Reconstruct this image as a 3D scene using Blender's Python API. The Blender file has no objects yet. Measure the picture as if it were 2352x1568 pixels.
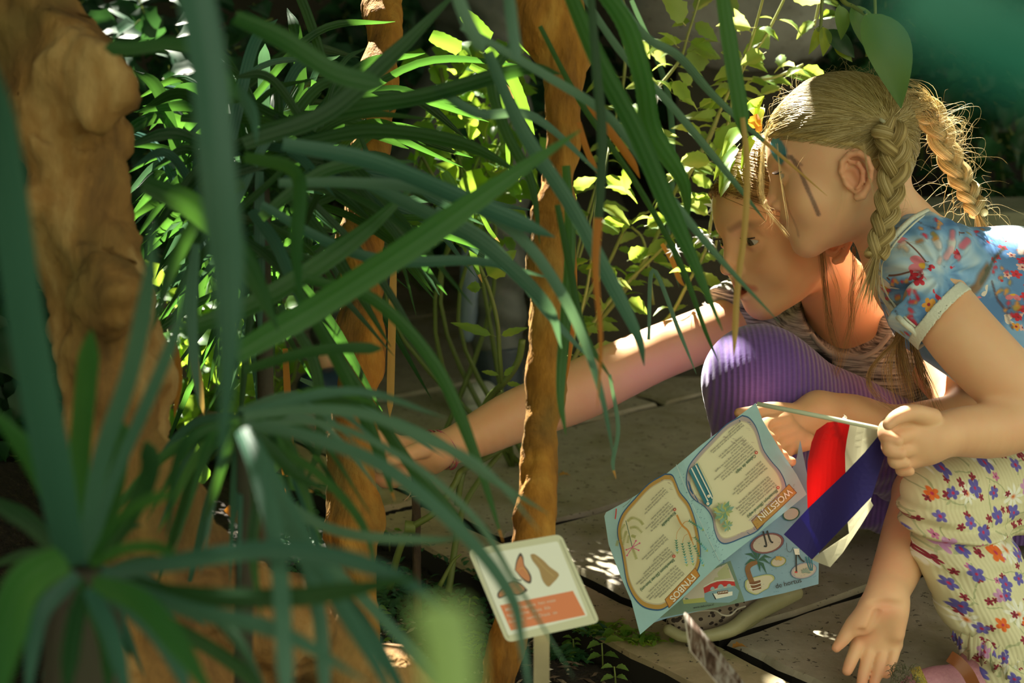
import bpy, bmesh, math, random
import numpy as np
from mathutils import Vector, Matrix, Euler
C = bpy.context.scene.collection
rnd = random.Random(7)
# ---------------------------------------------------------------- camera
PITCH = math.radians(14.0); CAMH = 0.82; FPX = 60.0/36.0*2352
cam_d = bpy.data.cameras.new('camera'); cam = bpy.data.objects.new('camera', cam_d); C.objects.link(cam)
cam.location = (0, 0, CAMH); cam.rotation_euler = (math.pi/2-PITCH, 0, 0)
cam_d.lens = 60.0; cam_d.sensor_width = 36.0; cam_d.clip_start = 0.02; cam_d.clip_end = 60
cam_d.dof.use_dof = True; cam_d.dof.focus_distance = 1.95; cam_d.dof.aperture_fstop = 5.4
bpy.context.scene.camera = cam
# ---------------------------------------------------------------- sky, sun, exposure
sc = bpy.context.scene
sc.view_settings.view_transform = 'Standard'; sc.view_settings.look = 'None'
sc.view_settings.exposure = 0.45; sc.view_settings.gamma = 1.0; sc.view_settings.use_curve_mapping = False
world = bpy.data.worlds.new('sky'); sc.world = world; world.use_nodes = True
_nt = world.node_tree; _bg = _nt.nodes['Background']
_tc = _nt.nodes.new('ShaderNodeTexCoord'); _sx = _nt.nodes.new('ShaderNodeSeparateXYZ')
_cr = _nt.nodes.new('ShaderNodeValToRGB')
_mr = _nt.nodes.new('ShaderNodeMapRange'); _mr.inputs['From Min'].default_value = -0.3; _mr.inputs['From Max'].default_value = 1.0
_nt.links.new(_tc.outputs['Generated'], _sx.inputs[0]); _nt.links.new(_sx.outputs['Z'], _mr.inputs['Value'])
_nt.links.new(_mr.outputs['Result'], _cr.inputs['Fac']); _nt.links.new(_cr.outputs['Color'], _bg.inputs['Color'])
_cr.color_ramp.elements[0].color = (0.44, 0.45, 0.20, 1); _cr.color_ramp.elements[0].position = 0.1
_cr.color_ramp.elements[1].color = (1.0, 0.97, 0.74, 1); _cr.color_ramp.elements[1].position = 0.75
_bg.inputs['Strength'].default_value = 1.3
SUNV = Vector((-0.22, 0.62, 0.78)).normalized()     # towards the sun, high behind the children
sun_d = bpy.data.lights.new('sun', 'SUN'); sun_d.energy = 30.0; sun_d.angle = math.radians(0.6); sun_d.color = (1.0, 0.95, 0.80)
sun = bpy.data.objects.new('sun', sun_d); C.objects.link(sun); sun.location = (0, 0, 6)
sun.rotation_euler = SUNV.to_track_quat('Z', 'Y').to_euler()
# ---------------------------------------------------------------- geometry helpers
_F = Vector((0, math.cos(PITCH), -math.sin(PITCH))); _U = Vector((0, math.sin(PITCH), math.cos(PITCH))); _R = Vector((1, 0, 0))
CAMP = Vector((0, 0, CAMH))
def P(px, py, d):
    """world point seen at a pixel of the photograph, d metres deep"""
    return CAMP + _F*d + _R*((px-1176)/FPX*d) + _U*(-(py-784)/FPX*d)
def G(px, py, z=0.0):
    """ground point (height z) seen at a pixel"""
    r = _F + _R*((px-1176)/FPX) + _U*(-(py-784)/FPX)
    t = (z-CAMH)/r.z
    return CAMP + r*t
def proj(p):
    v = Vector(p)-CAMP; d = v.dot(_F)
    return 1176+v.dot(_R)/d*FPX, 784-v.dot(_U)/d*FPX, d
def RP(r, d): return r*d/FPX     # pixels -> metres at depth d
def tag(o, label=None, cat=None, group=None, kind=None):
    if label: o['label'] = label
    if cat: o['category'] = cat
    if group: o['group'] = group
    if kind: o['kind'] = kind
    return o
def empty(name, loc, label=None, cat=None, group=None):
    o = bpy.data.objects.new(name, None); C.objects.link(o); o.location = loc; o.empty_display_size = 0.05
    return tag(o, label, cat, group)
def link_mesh(name, verts, faces, mats=None, parent=None, smooth=True, uvs=None, cols=None, midx=None):
    """verts/faces in world space -> one object; with a parent the object is placed relative to it"""
    me = bpy.data.meshes.new(name)
    v = np.asarray(verts, dtype=np.float32)
    if isinstance(faces, np.ndarray):
        n = faces.shape[1]
        me.vertices.add(len(v)); me.vertices.foreach_set('co', v.ravel())
        me.loops.add(faces.size); me.loops.foreach_set('vertex_index', faces.ravel().astype(np.int32))
        me.polygons.add(len(faces)); me.polygons.foreach_set('loop_start', np.arange(0, faces.size, n, dtype=np.int32))
        me.polygons.foreach_set('loop_total', np.full(len(faces), n, dtype=np.int32))
        me.update(calc_edges=True); me.validate()
    else:
        me.from_pydata([tuple(x) for x in v], [], faces); me.update()
    if smooth: me.polygons.foreach_set('use_smooth', np.ones(len(me.polygons), dtype=bool))
    if uvs is not None:
        uvl = me.uv_layers.new(name='UVMap'); u = np.asarray(uvs, dtype=np.float32)
        li = np.empty(len(me.loops), dtype=np.int32); me.loops.foreach_get('vertex_index', li)
        uvl.data.foreach_set('uv', u[li].ravel())
    if cols is not None:
        for cn, arr in cols.items():
            arr = np.asarray(arr, dtype=np.float32)
            a = me.attributes.new(cn, 'FLOAT' if arr.ndim == 1 else 'FLOAT_COLOR', 'POINT')
            if arr.ndim == 1: a.data.foreach_set('value', arr)
            else:
                if arr.shape[1] == 3: arr = np.concatenate([arr, np.ones((len(arr), 1), np.float32)], 1)
                a.data.foreach_set('color', arr.ravel())
    for m in (mats if isinstance(mats, (list, tuple)) else [mats] if mats else []): me.materials.append(m)
    if midx is not None: me.polygons.foreach_set('material_index', np.asarray(midx, dtype=np.int32))
    o = bpy.data.objects.new(name, me); C.objects.link(o)
    if parent is not None:
        o.parent = parent
        M = pmat(parent)
        o.matrix_parent_inverse = M.inverted()
    else:
        # origin at the base centre
        c = Vector(((v[:, 0].min()+v[:, 0].max())/2, (v[:, 1].min()+v[:, 1].max())/2, v[:, 2].min()))
        me.transform(Matrix.Translation(-c)); o.location = c
    return o
def pmat(o):
    m = Matrix.Translation(o.location) @ o.rotation_euler.to_matrix().to_4x4()
    if o.parent: m = pmat(o.parent) @ o.matrix_parent_inverse @ m
    return m
class MB:
    """collects shapes with uv, per-vertex values and material slots into one mesh"""
    def __init__(s): s.v = []; s.f = []; s.uv = []; s.a = []; s.m = []
    def add(s, verts, faces, uvs=None, a=0.0, m=0):
        b = len(s.v); s.v += [tuple(x) for x in verts]
        s.uv += [tuple(u) for u in uvs] if uvs is not None else [(0, 0)]*len(verts)
        s.a += list(a) if hasattr(a, '__len__') else [a]*len(verts)
        for f in faces: s.f.append(tuple(i+b for i in f)); s.m.append(m)
    def build(s, name, mats, parent=None, smooth=True):
        return link_mesh(name, s.v, s.f, mats, parent, smooth, s.uv, {'var': np.array(s.a)}, s.m)
def catmull(pts, n):
    """pts: sequence of tuples (any dimension); n samples per span"""
    p = [np.array(q, dtype=float) for q in pts]
    if len(p) == 2: return [p[0]*(1-t)+p[1]*t for t in np.linspace(0, 1, n+1)]
    p = [2*p[0]-p[1]]+p+[2*p[-1]-p[-2]]
    out = []
    for i in range(1, len(p)-2):
        for j in range(n):
            t = j/n
            out.append(0.5*((2*p[i])+(-p[i-1]+p[i+1])*t+(2*p[i-1]-5*p[i]+4*p[i+1]-p[i+2])*t*t+(-p[i-1]+3*p[i]-3*p[i+1]+p[i+2])*t**3))
    out.append(p[-2]); return out
def frames(pts, up0=None):
    T = []
    for i in range(len(pts)):
        a = pts[max(i-1, 0)]; b = pts[min(i+1, len(pts)-1)]
        t = Vector(b)-Vector(a); T.append(t.normalized() if t.length > 1e-9 else Vector((0, 0, 1)))
    n = Vector(up0) if up0 is not None else (Vector((0, 0, 1)) if abs(T[0].z) < 0.9 else Vector((1, 0, 0)))
    N = []
    for t in T:
        n = (n-t*n.dot(t)); n = n.normalized() if n.length > 1e-6 else t.orthogonal().normalized(); N.append(n)
    return T, N
def tube(mb, pts, radii, sides=8, a=0.0, m=0, cap=True, squash=1.0, up0=None, vs=1.0, noise=0.0, seed=0):
    T, N = frames(pts, up0); V = []; U = []; F = []; L = 0; n = len(pts); rr = random.Random(seed)
    for i, p in enumerate(pts):
        p = Vector(p); B = T[i].cross(N[i])
        if i: L += (p-Vector(pts[i-1])).length
        r = radii[i] if hasattr(radii, '__len__') else radii
        for j in range(sides):
            th = 2*math.pi*j/sides; q = r*(1+noise*(rr.random()-.5))
            V.append(p+N[i]*math.cos(th)*q*squash+B*math.sin(th)*q); U.append((j/sides, L*vs))
    for i in range(n-1):
        for j in range(sides):
            k = (j+1) % sides
            F.append((i*sides+j, i*sides+k, (i+1)*sides+k, (i+1)*sides+j))
    if cap: F.append(tuple(range(sides-1, -1, -1))); F.append(tuple((n-1)*sides+j for j in range(sides)))
    av = a
    mb.add(V, F, U, av, m)
# ---------------------------------------------------------------- smooth bodies: implicit shapes meshed by surface nets
class SDF:
    def __init__(s): s.pr = []
    def cap(s, a, b, ra, rb=None, k=0.004, sub=False):
        s.pr.append(('c', np.array(a, float), np.array(b, float), ra, ra if rb is None else rb, k, sub)); return s
    def sph(s, a, r, k=0.004, sub=False): return s.cap(a, a, r, r, k, sub)
    def ell(s, c, r, R=None, k=0.004, sub=False):
        s.pr.append(('e', np.array(c, float), np.array(r, float), np.array(R if R is not None else np.eye(3)), 0, k, sub)); return s
    def half(s, p, n, k=0.001):
        """cut away everything on the side n points to"""
        s.pr.append(('h', np.array(p, float), np.array(Vector(n).normalized(), float), 0, 0, k, True)); return s
    def cyl(s, a, b, ra, rb=None, k=0.004, sub=False):
        s.pr.append(('y', np.array(a, float), np.array(b, float), ra, ra if rb is None else rb, k, sub)); return s
    def wedge(s, p1, n1, p2, n2, k=0.002):
        s.pr.append(('w', np.array(p1, float), np.array(Vector(n1).normalized(), float), np.array(p2, float), np.array(Vector(n2).normalized(), float), k, True)); return s
    def chain(s, pts, radii, k=0.004):
        q = catmull([tuple(p)+(r,) for p, r in zip(pts, radii)], 4) if len(pts) > 2 else [tuple(p)+(r,) for p, r in zip(pts, radii)]
        q = np.array([list(x) for x in q]); s.pr.append(('C', q[:, :3], q[:, 3], q[:, :3].mean(0), 0, k, False)); return s
    @staticmethod
    def dist(q, X):
        if q[0] == 'c':
            a, b, ra, rb = q[1:5]; ab = b-a; L = ab@ab; pa = X-a
            if L < 1e-12: return np.sqrt((pa*pa).sum(-1))-ra
            t = np.clip((pa@ab)/L, 0, 1); d = pa-t[..., None]*ab
            return np.sqrt((d*d).sum(-1))-(ra+(rb-ra)*t)
        if q[0] == 'C':
            p = q[1]; r = q[2]; D = None
            for i in range(len(p)-1):
                a = p[i]; ab = p[i+1]-a; L = ab@ab+1e-12; pa = X-a; t = np.clip((pa@ab)/L, 0, 1); d = pa-t[..., None]*ab
                d = np.sqrt((d*d).sum(-1))-(r[i]+(r[i+1]-r[i])*t); D = d if D is None else np.minimum(D, d)
            return D
        if q[0] == 'y':
            a, b, ra, rb = q[1:5]; ab = b-a; L = ab@ab; pa = X-a; t = (pa@ab)/L; tc = np.clip(t, 0, 1)
            d = pa-t[..., None]*ab; rd = np.sqrt((d*d).sum(-1))-(ra+(rb-ra)*tc); l = math.sqrt(L)
            return np.maximum(rd, np.maximum(-t*l, (t-1)*l))
        if q[0] == 'w': return np.maximum(-((X-q[1])@q[2]), -((X-q[3])@q[4]))
        if q[0] == 'e':
            p = (X-q[1])@q[3]; r = q[2]
            k0 = np.sqrt(((p/r)**2).sum(-1)); k1 = np.sqrt(((p/(r*r))**2).sum(-1))+1e-9
            return k0*(k0-1)/k1
        return -((X-q[1])@q[2])       # half space: inside = side of n
    def eval(s, X, pr=None):
        D = np.full(X.shape[:-1], 1.0)
        for q in (s.pr if pr is None else pr):
            di = SDF.dist(q, X); k = q[5]
            if q[6]: di = -di; h = np.maximum(k-np.abs(D-di), 0)/k; D = np.maximum(D, di)+h*h*k*.25
            else: h = np.maximum(k-np.abs(D-di), 0)/k; D = np.minimum(D, di)-h*h*k*.25
        return D
    def mesh(s, lo, hi, h, disp=None, B=24):
        lo = np.array(lo, float); n = np.ceil((np.array(hi)-lo)/h/B).astype(int)*B+1
        V = np.full(tuple(n), 1.0, np.float32); nb = (n-1)//B; hd = B*h*0.5*math.sqrt(3)
        g = np.arange(B+1)*h
        ox, oy, oz = np.meshgrid(g, g, g, indexing='ij'); off = np.stack([ox, oy, oz], -1)
        for i in range(nb[0]):
            for j in range(nb[1]):
                for k in range(nb[2]):
                    b = lo+np.array([i, j, k])*B*h; c = b+B*h*.5
                    act = [q for q in s.pr if SDF.dist(q, c[None])[0]*(0.6 if q[0] == 'e' else 1) < hd+q[5]+0.004]
                    adds = [q for q in act if not q[6]]
                    if not adds: continue
                    dc = s.eval(c[None], act)[0]
                    sl = (slice(i*B, i*B+B+1), slice(j*B, j*B+B+1), slice(k*B, k*B+B+1))
                    if dc < -hd*2.2: V[sl] = -1.0; continue
                    X = b+off; D = s.eval(X, act)
                    if disp is not None: D = D-disp(X)
                    V[sl] = D
        return surface_nets(V, lo, h)
def surface_nets(V, lo, h):
    S = V < 0
    n0, n1, n2 = S.shape
    cnt = np.zeros((n0-1, n1-1, n2-1), np.uint8)
    for a in (0, 1):
        for b in (0, 1):
            for c in (0, 1): cnt += S[a:n0-1+a, b:n1-1+b, c:n2-1+c]
    act = (cnt > 0) & (cnt < 8); I = np.argwhere(act)
    idx = np.full(act.shape, -1, np.int64); idx[act] = np.arange(len(I))
    acc = np.zeros((len(I), 3)); num = np.zeros(len(I))
    cs = [(a, b, c) for a in (0, 1) for b in (0, 1) for c in (0, 1)]
    val = {c: V[I[:, 0]+c[0], I[:, 1]+c[1], I[:, 2]+c[2]].astype(float) for c in cs}
    for c in cs:
        for ax in range(3):
            if c[ax] == 0:
                d = list(c); d[ax] = 1; d = tuple(d); va, vb = val[c], val[d]
                m = (va < 0) != (vb < 0); t = np.where(m, va/np.where(m, va-vb, 1), 0)
                p = np.tile(np.array(c, float), (len(I), 1)); p[:, ax] += t
                acc += p*m[:, None]; num += m
    P3 = lo+h*(I+acc/num[:, None])
    quads = []
    for ax in range(3):
        o1, o2 = (ax+1) % 3, (ax+2) % 3
        sl0 = [slice(None)]*3; sl1 = [slice(None)]*3; sl0[ax] = slice(0, -1); sl1[ax] = slice(1, None)
        E = S[tuple(sl0)] != S[tuple(sl1)]; J = np.argwhere(E)
        J = J[(J[:, o1] > 0) & (J[:, o2] > 0) & (J[:, o1] < S.shape[o1]-1) & (J[:, o2] < S.shape[o2]-1)]
        e1 = np.zeros(3, int); e1[o1] = 1; e2 = np.zeros(3, int); e2[o2] = 1
        g = lambda K: idx[K[:, 0], K[:, 1], K[:, 2]]
        q = np.stack([g(J-e1-e2), g(J-e2), g(J), g(J-e1)], 1)
        fl = S[J[:, 0], J[:, 1], J[:, 2]]
        q[~fl] = q[~fl][:, ::-1]; quads.append(q)
    Q = np.concatenate(quads); Q = Q[(Q >= 0).all(1)]
    return P3, Q
def smoothmask(d, w): return np.clip(0.5-d/w, 0, 1)
# ---------------------------------------------------------------- materials
def mat(name, color=(.5, .5, .5), rough=.6, **kw):
    m = bpy.data.materials.new(name); m.use_nodes = True; b = m.node_tree.nodes['Principled BSDF']
    b.inputs['Base Color'].default_value = (*color, 1); b.inputs['Roughness'].default_value = rough
    for k, v in kw.items():
        k = k.replace('_', ' ')
        if k in b.inputs: b.inputs[k].default_value = v
    return m
class NT:
    def __init__(s, m): s.t = m.node_tree; s.b = s.t.nodes.get('Principled BSDF')
    def n(s, typ, **kw):
        x = s.t.nodes.new('ShaderNode'+typ)
        for k, v in kw.items():
            if hasattr(x, k): setattr(x, k, v)
            else: x.inputs[k.replace('_', ' ')].default_value = v
        return x
    def l(s, a, b): s.t.links.new(a, b); return b
    def math(s, op, a, b=None, c=None, clamp=False):
        x = s.t.nodes.new('ShaderNodeMath'); x.operation = op; x.use_clamp = clamp
        for i, v in enumerate((a, b, c)):
            if v is None: continue
            if isinstance(v, (int, float)): x.inputs[i].default_value = v
            else: s.l(v, x.inputs[i])
        return x.outputs[0]
    def mix(s, fac, a, b, blend='MIX'):
        x = s.t.nodes.new('ShaderNodeMix'); x.data_type = 'RGBA'; x.blend_type = blend
        for sock, v in ((x.inputs[0], fac), (x.inputs[6], a), (x.inputs[7], b)):
            if isinstance(v, (int, float)): sock.default_value = v
            elif isinstance(v, tuple): sock.default_value = (*v, 1) if len(v) == 3 else v
            else: s.l(v, sock)
        return x.outputs[2]
    def ramp(s, fac, stops, interp='LINEAR'):
        x = s.t.nodes.new('ShaderNodeValToRGB'); x.color_ramp.interpolation = interp; e = x.color_ramp.elements
        while len(e) < len(stops): e.new(0.5)
        for i, (p, c) in enumerate(stops): e[i].position = p; e[i].color = (*c, 1)
        s.l(fac, x.inputs['Fac']); return x.outputs['Color']
    def noise(s, scale, detail=4, vec=None, rough=.55, dist=0):
        x = s.n('TexNoise'); x.inputs['Scale'].default_value = scale; x.inputs['Detail'].default_value = detail
        x.inputs['Roughness'].default_value = rough; x.inputs['Distortion'].default_value = dist
        if vec is not None: s.l(vec, x.inputs['Vector'])
        return x.outputs['Fac']
    def obj(s): return s.n('TexCoord').outputs['Object']
    def uv(s): return s.n('TexCoord').outputs['UV']
    def attr(s, name, out='Fac'): x = s.n('Attribute'); x.attribute_name = name; return x.outputs[out]
    def mapping(s, vec, scale=(1, 1, 1), rot=(0, 0, 0), loc=(0, 0, 0)):
        x = s.n('Mapping'); s.l(vec, x.inputs['Vector']); x.inputs['Scale'].default_value = scale; x.inputs['Rotation'].default_value = rot
        x.inputs['Location'].default_value = loc; return x.outputs['Vector']
    def bump(s, h, strength=.3, dist=.002, prev=None):
        x = s.n('Bump'); x.inputs['Strength'].default_value = strength; x.inputs['Distance'].default_value = dist
        s.l(h, x.inputs['Height'])
        if prev is not None: s.l(prev, x.inputs['Normal'])
        s.l(x.outputs['Normal'], s.b.inputs['Normal']); return x.outputs['Normal']
    def base(s, c): s.l(c, s.b.inputs['Base Color'])
    def translucent(s, col, amount=.5):
        """thin leaf: part of the light goes through"""
        out = s.t.nodes['Material Output']; t = s.n('BsdfTranslucent'); mx = s.n('MixShader')
        mx.inputs[0].default_value = amount
        if isinstance(col, tuple): t.inputs['Color'].default_value = (*col, 1)
        else: s.l(col, t.inputs['Color'])
        s.l(s.b.outputs[0], mx.inputs[1]); s.l(t.outputs[0], mx.inputs[2]); s.l(mx.outputs[0], out.inputs['Surface'])
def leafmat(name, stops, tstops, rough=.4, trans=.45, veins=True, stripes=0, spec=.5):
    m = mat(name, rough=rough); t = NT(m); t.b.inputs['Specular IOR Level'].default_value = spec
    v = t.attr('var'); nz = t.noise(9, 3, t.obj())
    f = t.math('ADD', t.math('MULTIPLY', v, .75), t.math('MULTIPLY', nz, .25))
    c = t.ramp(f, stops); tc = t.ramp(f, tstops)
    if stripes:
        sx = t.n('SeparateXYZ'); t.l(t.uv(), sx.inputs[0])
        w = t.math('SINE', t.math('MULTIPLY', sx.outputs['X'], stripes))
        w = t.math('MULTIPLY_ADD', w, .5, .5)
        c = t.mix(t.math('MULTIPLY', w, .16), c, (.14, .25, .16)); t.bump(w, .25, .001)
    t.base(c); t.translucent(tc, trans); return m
def skinmat(name, base=(.80, .50, .36), red=(.80, .32, .22)):
    m = mat(name, base, .48); t = NT(m); b = t.b
    b.inputs['Subsurface Weight'].default_value = .4; b.inputs['Subsurface Radius'].default_value = (1.0, .35, .18); b.inputs['Subsurface Scale'].default_value = .006
    b.inputs['Specular IOR Level'].default_value = .4
    n1 = t.noise(28, 4, t.obj()); c = t.mix(t.math('MULTIPLY', t.math('SUBTRACT', n1, .35, clamp=True), .7), base, red)
    c = t.mix(t.attr('blush'), c, red)
    x = t.n('Attribute'); x.attribute_name = 'paint'
    c = t.mix(x.outputs['Alpha'], c, x.outputs['Color'])
    t.base(c); n2 = t.noise(900, 2, t.obj()); t.bump(n2, .12, .0006); return m

def pet(t, uv, scale, R, n, seed, amp=.45, soft=.03, jitter=.85):
    """scattered printed blossoms: mask, random value and centre mask"""
    v = t.mapping(uv, (scale, scale, 1), loc=(seed*3.7, seed*1.9, 0))
    x = t.n('TexVoronoi'); x.voronoi_dimensions = '2D'; x.inputs['Scale'].default_value = 1; x.inputs['Randomness'].default_value = jitter
    t.l(v, x.inputs['Vector'])
    sb = t.n('VectorMath', operation='SUBTRACT'); t.l(v, sb.inputs[0]); t.l(x.outputs['Position'], sb.inputs[1])
    sp = t.n('SeparateXYZ'); t.l(sb.outputs[0], sp.inputs[0]); cs = t.n('SeparateColor'); t.l(x.outputs['Color'], cs.inputs[0])
    a = t.math('ARCTAN2', sp.outputs['Y'], sp.outputs['X']); a = t.math('ADD', a, t.math('MULTIPLY', cs.outputs[1], 6.28))
    p = t.math('ABSOLUTE', t.math('COSINE', t.math('MULTIPLY', a, n/2)))
    r = t.math('MULTIPLY', t.math('MULTIPLY_ADD', p, amp, 1-amp), R); r = t.math('MULTIPLY', r, t.math('MULTIPLY_ADD', cs.outputs[2], .35, .8))
    d = x.outputs['Distance']
    mk = t.math('DIVIDE', t.math('SUBTRACT', r, d), soft, clamp=True)
    ce = t.math('DIVIDE', t.math('SUBTRACT', R*.26, d), soft, clamp=True)
    return mk, cs.outputs[0], ce
# ================================================================ PEOPLE
def pp(px, py, d): return np.array(P(px, py, d))
def rr_(r, d): return r*d/FPX
class Head:
    """a head frame: local x forward, y to the head's left, z up, in centimetres from the point between the eyes' level and the ears"""
    def __init__(s, px, py, d, yaw, pitch, roll, size):
        yw, pt, rl = map(math.radians, (yaw, pitch, roll)); up = np.array(_U)
        f = -np.array(_R)*math.cos(yw)-np.array(_F)*math.sin(yw)
        l = np.cross(up, f)
        f2 = f*math.cos(pt)-up*math.sin(pt); u2 = up*math.cos(pt)+f*math.sin(pt)
        l2 = l*math.cos(rl)+u2*math.sin(rl); u3 = u2*math.cos(rl)-l*math.sin(rl)
        s.o = pp(px, py, d); s.R = np.stack([f2, l2, u3], 1); s.s = 0.01*size
    def w(s, x, y=None, z=None):
        v = np.array([x, y, z], float) if y is not None else np.asarray(x, float)
        return s.o+(v*s.s)@s.R.T
    def loc(s, X): return ((X-s.o)@s.R)/s.s
    def hit(s, px, py, c=(-.6, 0, 2.2), r=(8.9, 7.1, 8.2), far=False):
        """local point on an ellipsoid of the head under a pixel of the photo"""
        o = s.loc(np.array(CAMP)); e = s.loc(pp(px, py, 1.0)); dr = e-o; c = np.array(c); r = np.array(r)
        p = (o-c)/r; q = dr/r; A = q@q; B = p@q; D = B*B-A*(p@p-1)
        if D < 0: D = 0
        t = (-B+(math.sqrt(D) if far else -math.sqrt(D)))/A
        return o+dr*t
    def head(s, S, mouth=0.12, mw=1.9, lid=.36):
        w = s.w; k = s.s; R = s.R
        def e(c, r, kk=1.5, sub=False): S.ell(w(c), np.array(r)*k, R, kk*k, sub)
        def cp(a, b, ra, rb=None, kk=.8, sub=False): S.cap(w(a), w(b), ra*k, (ra if rb is None else rb)*k, kk*k, sub)
        e((-.6, 0, 2.2), (8.9, 7.1, 8.2))
        e((1.6, 0, -1.6), (6.2, 5.9, 6.3), 2)
        e((2.9, 0, -5.2), (4.9, 4.7, 4.2), 2)
        for y in (-1, 1):
            cp((-.2, y*4.8, -4.6), (5.6, y*1.4, -7.9), 1.5, 1.6, 1.6)
            e((4.5, y*3.5, -3.4), (2.5, 2.6, 2.6), 1.6)
            cp((7.0, y*1.2, 1.7), (5.7, y*4.3, 1.5), .75, .75, 1.2)
        cp((6.1, 0, -8.1), (6.1, 0, -8.1), 1.6, 1.6, 1.4)
        e((6.2, 0, -5.2), (2.0, 2.5, 1.9), 1.4)
        for y in (-1, 1): cp((8.3, y*3.1, .05), (8.3, y*3.5, .05), 1.75, 1.75, 1.4, True)
        cp((7.4, 0, .8), (8.95, 0, -2.4), .6, .66, .8)
        cp((9.15, 0, -2.55), (9.15, 0, -2.55), .76, .76, .6)
        for y in (-1, 1):
            e((8.1, y*1.0, -3.0), (.85, .55, .6), .5)
            cp((8.55, y*.5, -3.7), (8.2, y*.65, -3.2), .27, .2, .12, True)
        # lips
        for y in (-1, 1):
            cp((8.15, y*.35, -4.85+mouth*.2), (7.2, y*mw, -5.35), .42, .22, .35)
            cp((8.0, y*.3, -5.75-mouth), (7.15, y*mw, -5.4), .5, .22, .35)
        e((8.0, 0, -5.3-mouth*.3), (1.5, mw*.92, mouth), .12, True)
        # eyelids open on the eye
        for y in (-1, 1):
            e((6.02, y*3.1, 0), (1.34, 1.42, 1.3), .5)
            e((7.3, y*3.15, -.04), (1.3, 1.30, lid), .12, True)
        # ears
        for y in (-1, 1):
            def E(x, z, o): return w((-1.0+x, y*(6.7+o), -2.5+z))
            e((-1.3, y*6.8, -2.4), (1.5, .45, 2.3), .5)
            hx = [(1.0, -.1, .1), (1.15, .9, .35), (.8, 1.9, .6), (-.2, 2.5, .9), (-1.3, 2.3, 1.2), (-2.0, 1.4, 1.45), (-2.15, .2, 1.45), (-1.8, -.9, 1.1), (-1.2, -1.8, .7), (-.5, -2.4, .45), (.1, -2.5, .3)]
            hr = [.3, .32, .34, .36, .36, .36, .34, .34, .4, .5, .45]
            for i in range(len(hx)-1): S.cap(E(*hx[i]), E(*hx[i+1]), hr[i]*k, hr[i+1]*k, .25*k)
            ax = [(-.1, 1.6, .7), (-.9, 1.2, .95), (-1.2, .2, 1.0), (-.9, -.8, .8), (-.1, -1.4, .55)]
            for i in range(4): S.cap(E(*ax[i]), E(*ax[i+1]), .3*k, .3*k, .2*k)
            S.cap(E(.35, .2, .75), E(.1, -.7, .7), .72*k, .6*k, .2*k, True); S.cap(E(-.5, 1.5, 1.25), E(.3, 1.4, .9), .34*k, .3*k, .15*k, True)
            S.cap(E(1.0, -.5, .35), E(.8, -1.0, .4), .32*k, .28*k, .3*k)
    def eyes(s, parent, iris, look=(1, 0, -.25)):
        for y in (-1, 1):
            c = s.w(6.02, y*3.1, 0); r = 1.2*s.s
            lk = np.array(look, float); lk /= np.linalg.norm(lk); d = Vector(s.R@lk)
            bm = bmesh.new(); bmesh.ops.create_uvsphere(bm, u_segments=32, v_segments=24, radius=r)
            q = Vector((0, 0, 1)).rotation_difference(d).to_matrix().to_4x4()
            vs = [(q@v.co) for v in bm.verts]; idx = {v: i for i, v in enumerate(bm.verts)}
            cs = [math.acos(max(-1, min(1, (v.co.z/r)))) for v in bm.verts]
            F = [tuple(idx[v] for v in f.verts) for f in bm.faces]; bm.free()
            V = [Vector(c)+v for v in vs]
            eyeo = link_mesh('eye', V, F, iris, parent, True, None, {'ang': np.array(cs)})
            # lashes along the upper lid
            mb = MB(); up = [s.w(6.02+1.45*math.cos(a)*.92, y*3.1+1.3*math.sin(a), .38+.1*math.cos(a)) for a in np.linspace(-.95, .95, 9)]
            tube(mb, up, [.05*s.s]+[.1*s.s]*7+[.05*s.s], 5)
            for a in np.linspace(-.9, .95, 15):
                b = np.array([6.02+1.4*math.cos(a), y*3.1+1.3*math.sin(a), .42]); o = np.array([math.cos(a)*.5, math.sin(a)*.45*1, .12])
                tube(mb, [s.w(b), s.w(b+o*.6), s.w(b+o+np.array([0, 0, .15]))], [.04*s.s, .03*s.s, .01*s.s], 3)
            mb.build('eyelashes', MAT['lash'], eyeo)
def finger(S, pts, radii, k=.003): S.chain(pts, radii, k)
MAT = {}
MAT['skinA'] = skinmat('skin_older', (.80, .48, .25), (.78, .28, .16))
MAT['skinB'] = skinmat('skin_younger', (.82, .52, .31), (.82, .31, .20))
MAT['lash'] = mat('lashes', (.05, .03, .02), .6)
def irismat(name, col):
    m = mat(name, rough=.08); t = NT(m); a = t.attr('ang')
    t.base(t.ramp(t.math('DIVIDE', a, 1.0), [(.0, (.005, .005, .005)), (.2, (.005, .005, .005)), (.23, col), (.54, col), (.57, (.05, .04, .03)), (.62, (.52, .47, .42))])); return m
MAT['eyeA'] = irismat('iris_grey_brown', (.10, .08, .05)); MAT['eyeB'] = irismat('iris_dark', (.07, .06, .05))
def hairmat(name, stops):
    m = mat(name, rough=.5); t = NT(m); t.b.inputs['Specular IOR Level'].default_value = .6
    c = t.ramp(t.attr('var'), stops); t.base(c); t.translucent(c, .35); return m
MAT['hairB'] = hairmat('blond_hair', [(0, (.42, .30, .11)), (.5, (.72, .56, .24)), (1, (.92, .80, .48))])
MAT['hairA'] = hairmat('dark_blond_hair', [(0, (.24, .13, .045)), (.5, (.50, .29, .10)), (1, (.82, .58, .26))])
def shellmat(name, c1, c2, sc=60):
    m = mat(name, rough=.5); t = NT(m); n = t.noise(sc, 4, t.mapping(t.obj(), (1, 1, 1))); t.base(t.mix(n, c1, c2)); t.bump(n, .5, .002); return m
MAT['scalpB'] = shellmat('blond_hair_base', (.36, .26, .09), (.60, .46, .19)); MAT['scalpA'] = shellmat('dark_hair_base', (.12, .07, .03), (.30, .17, .07))
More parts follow.
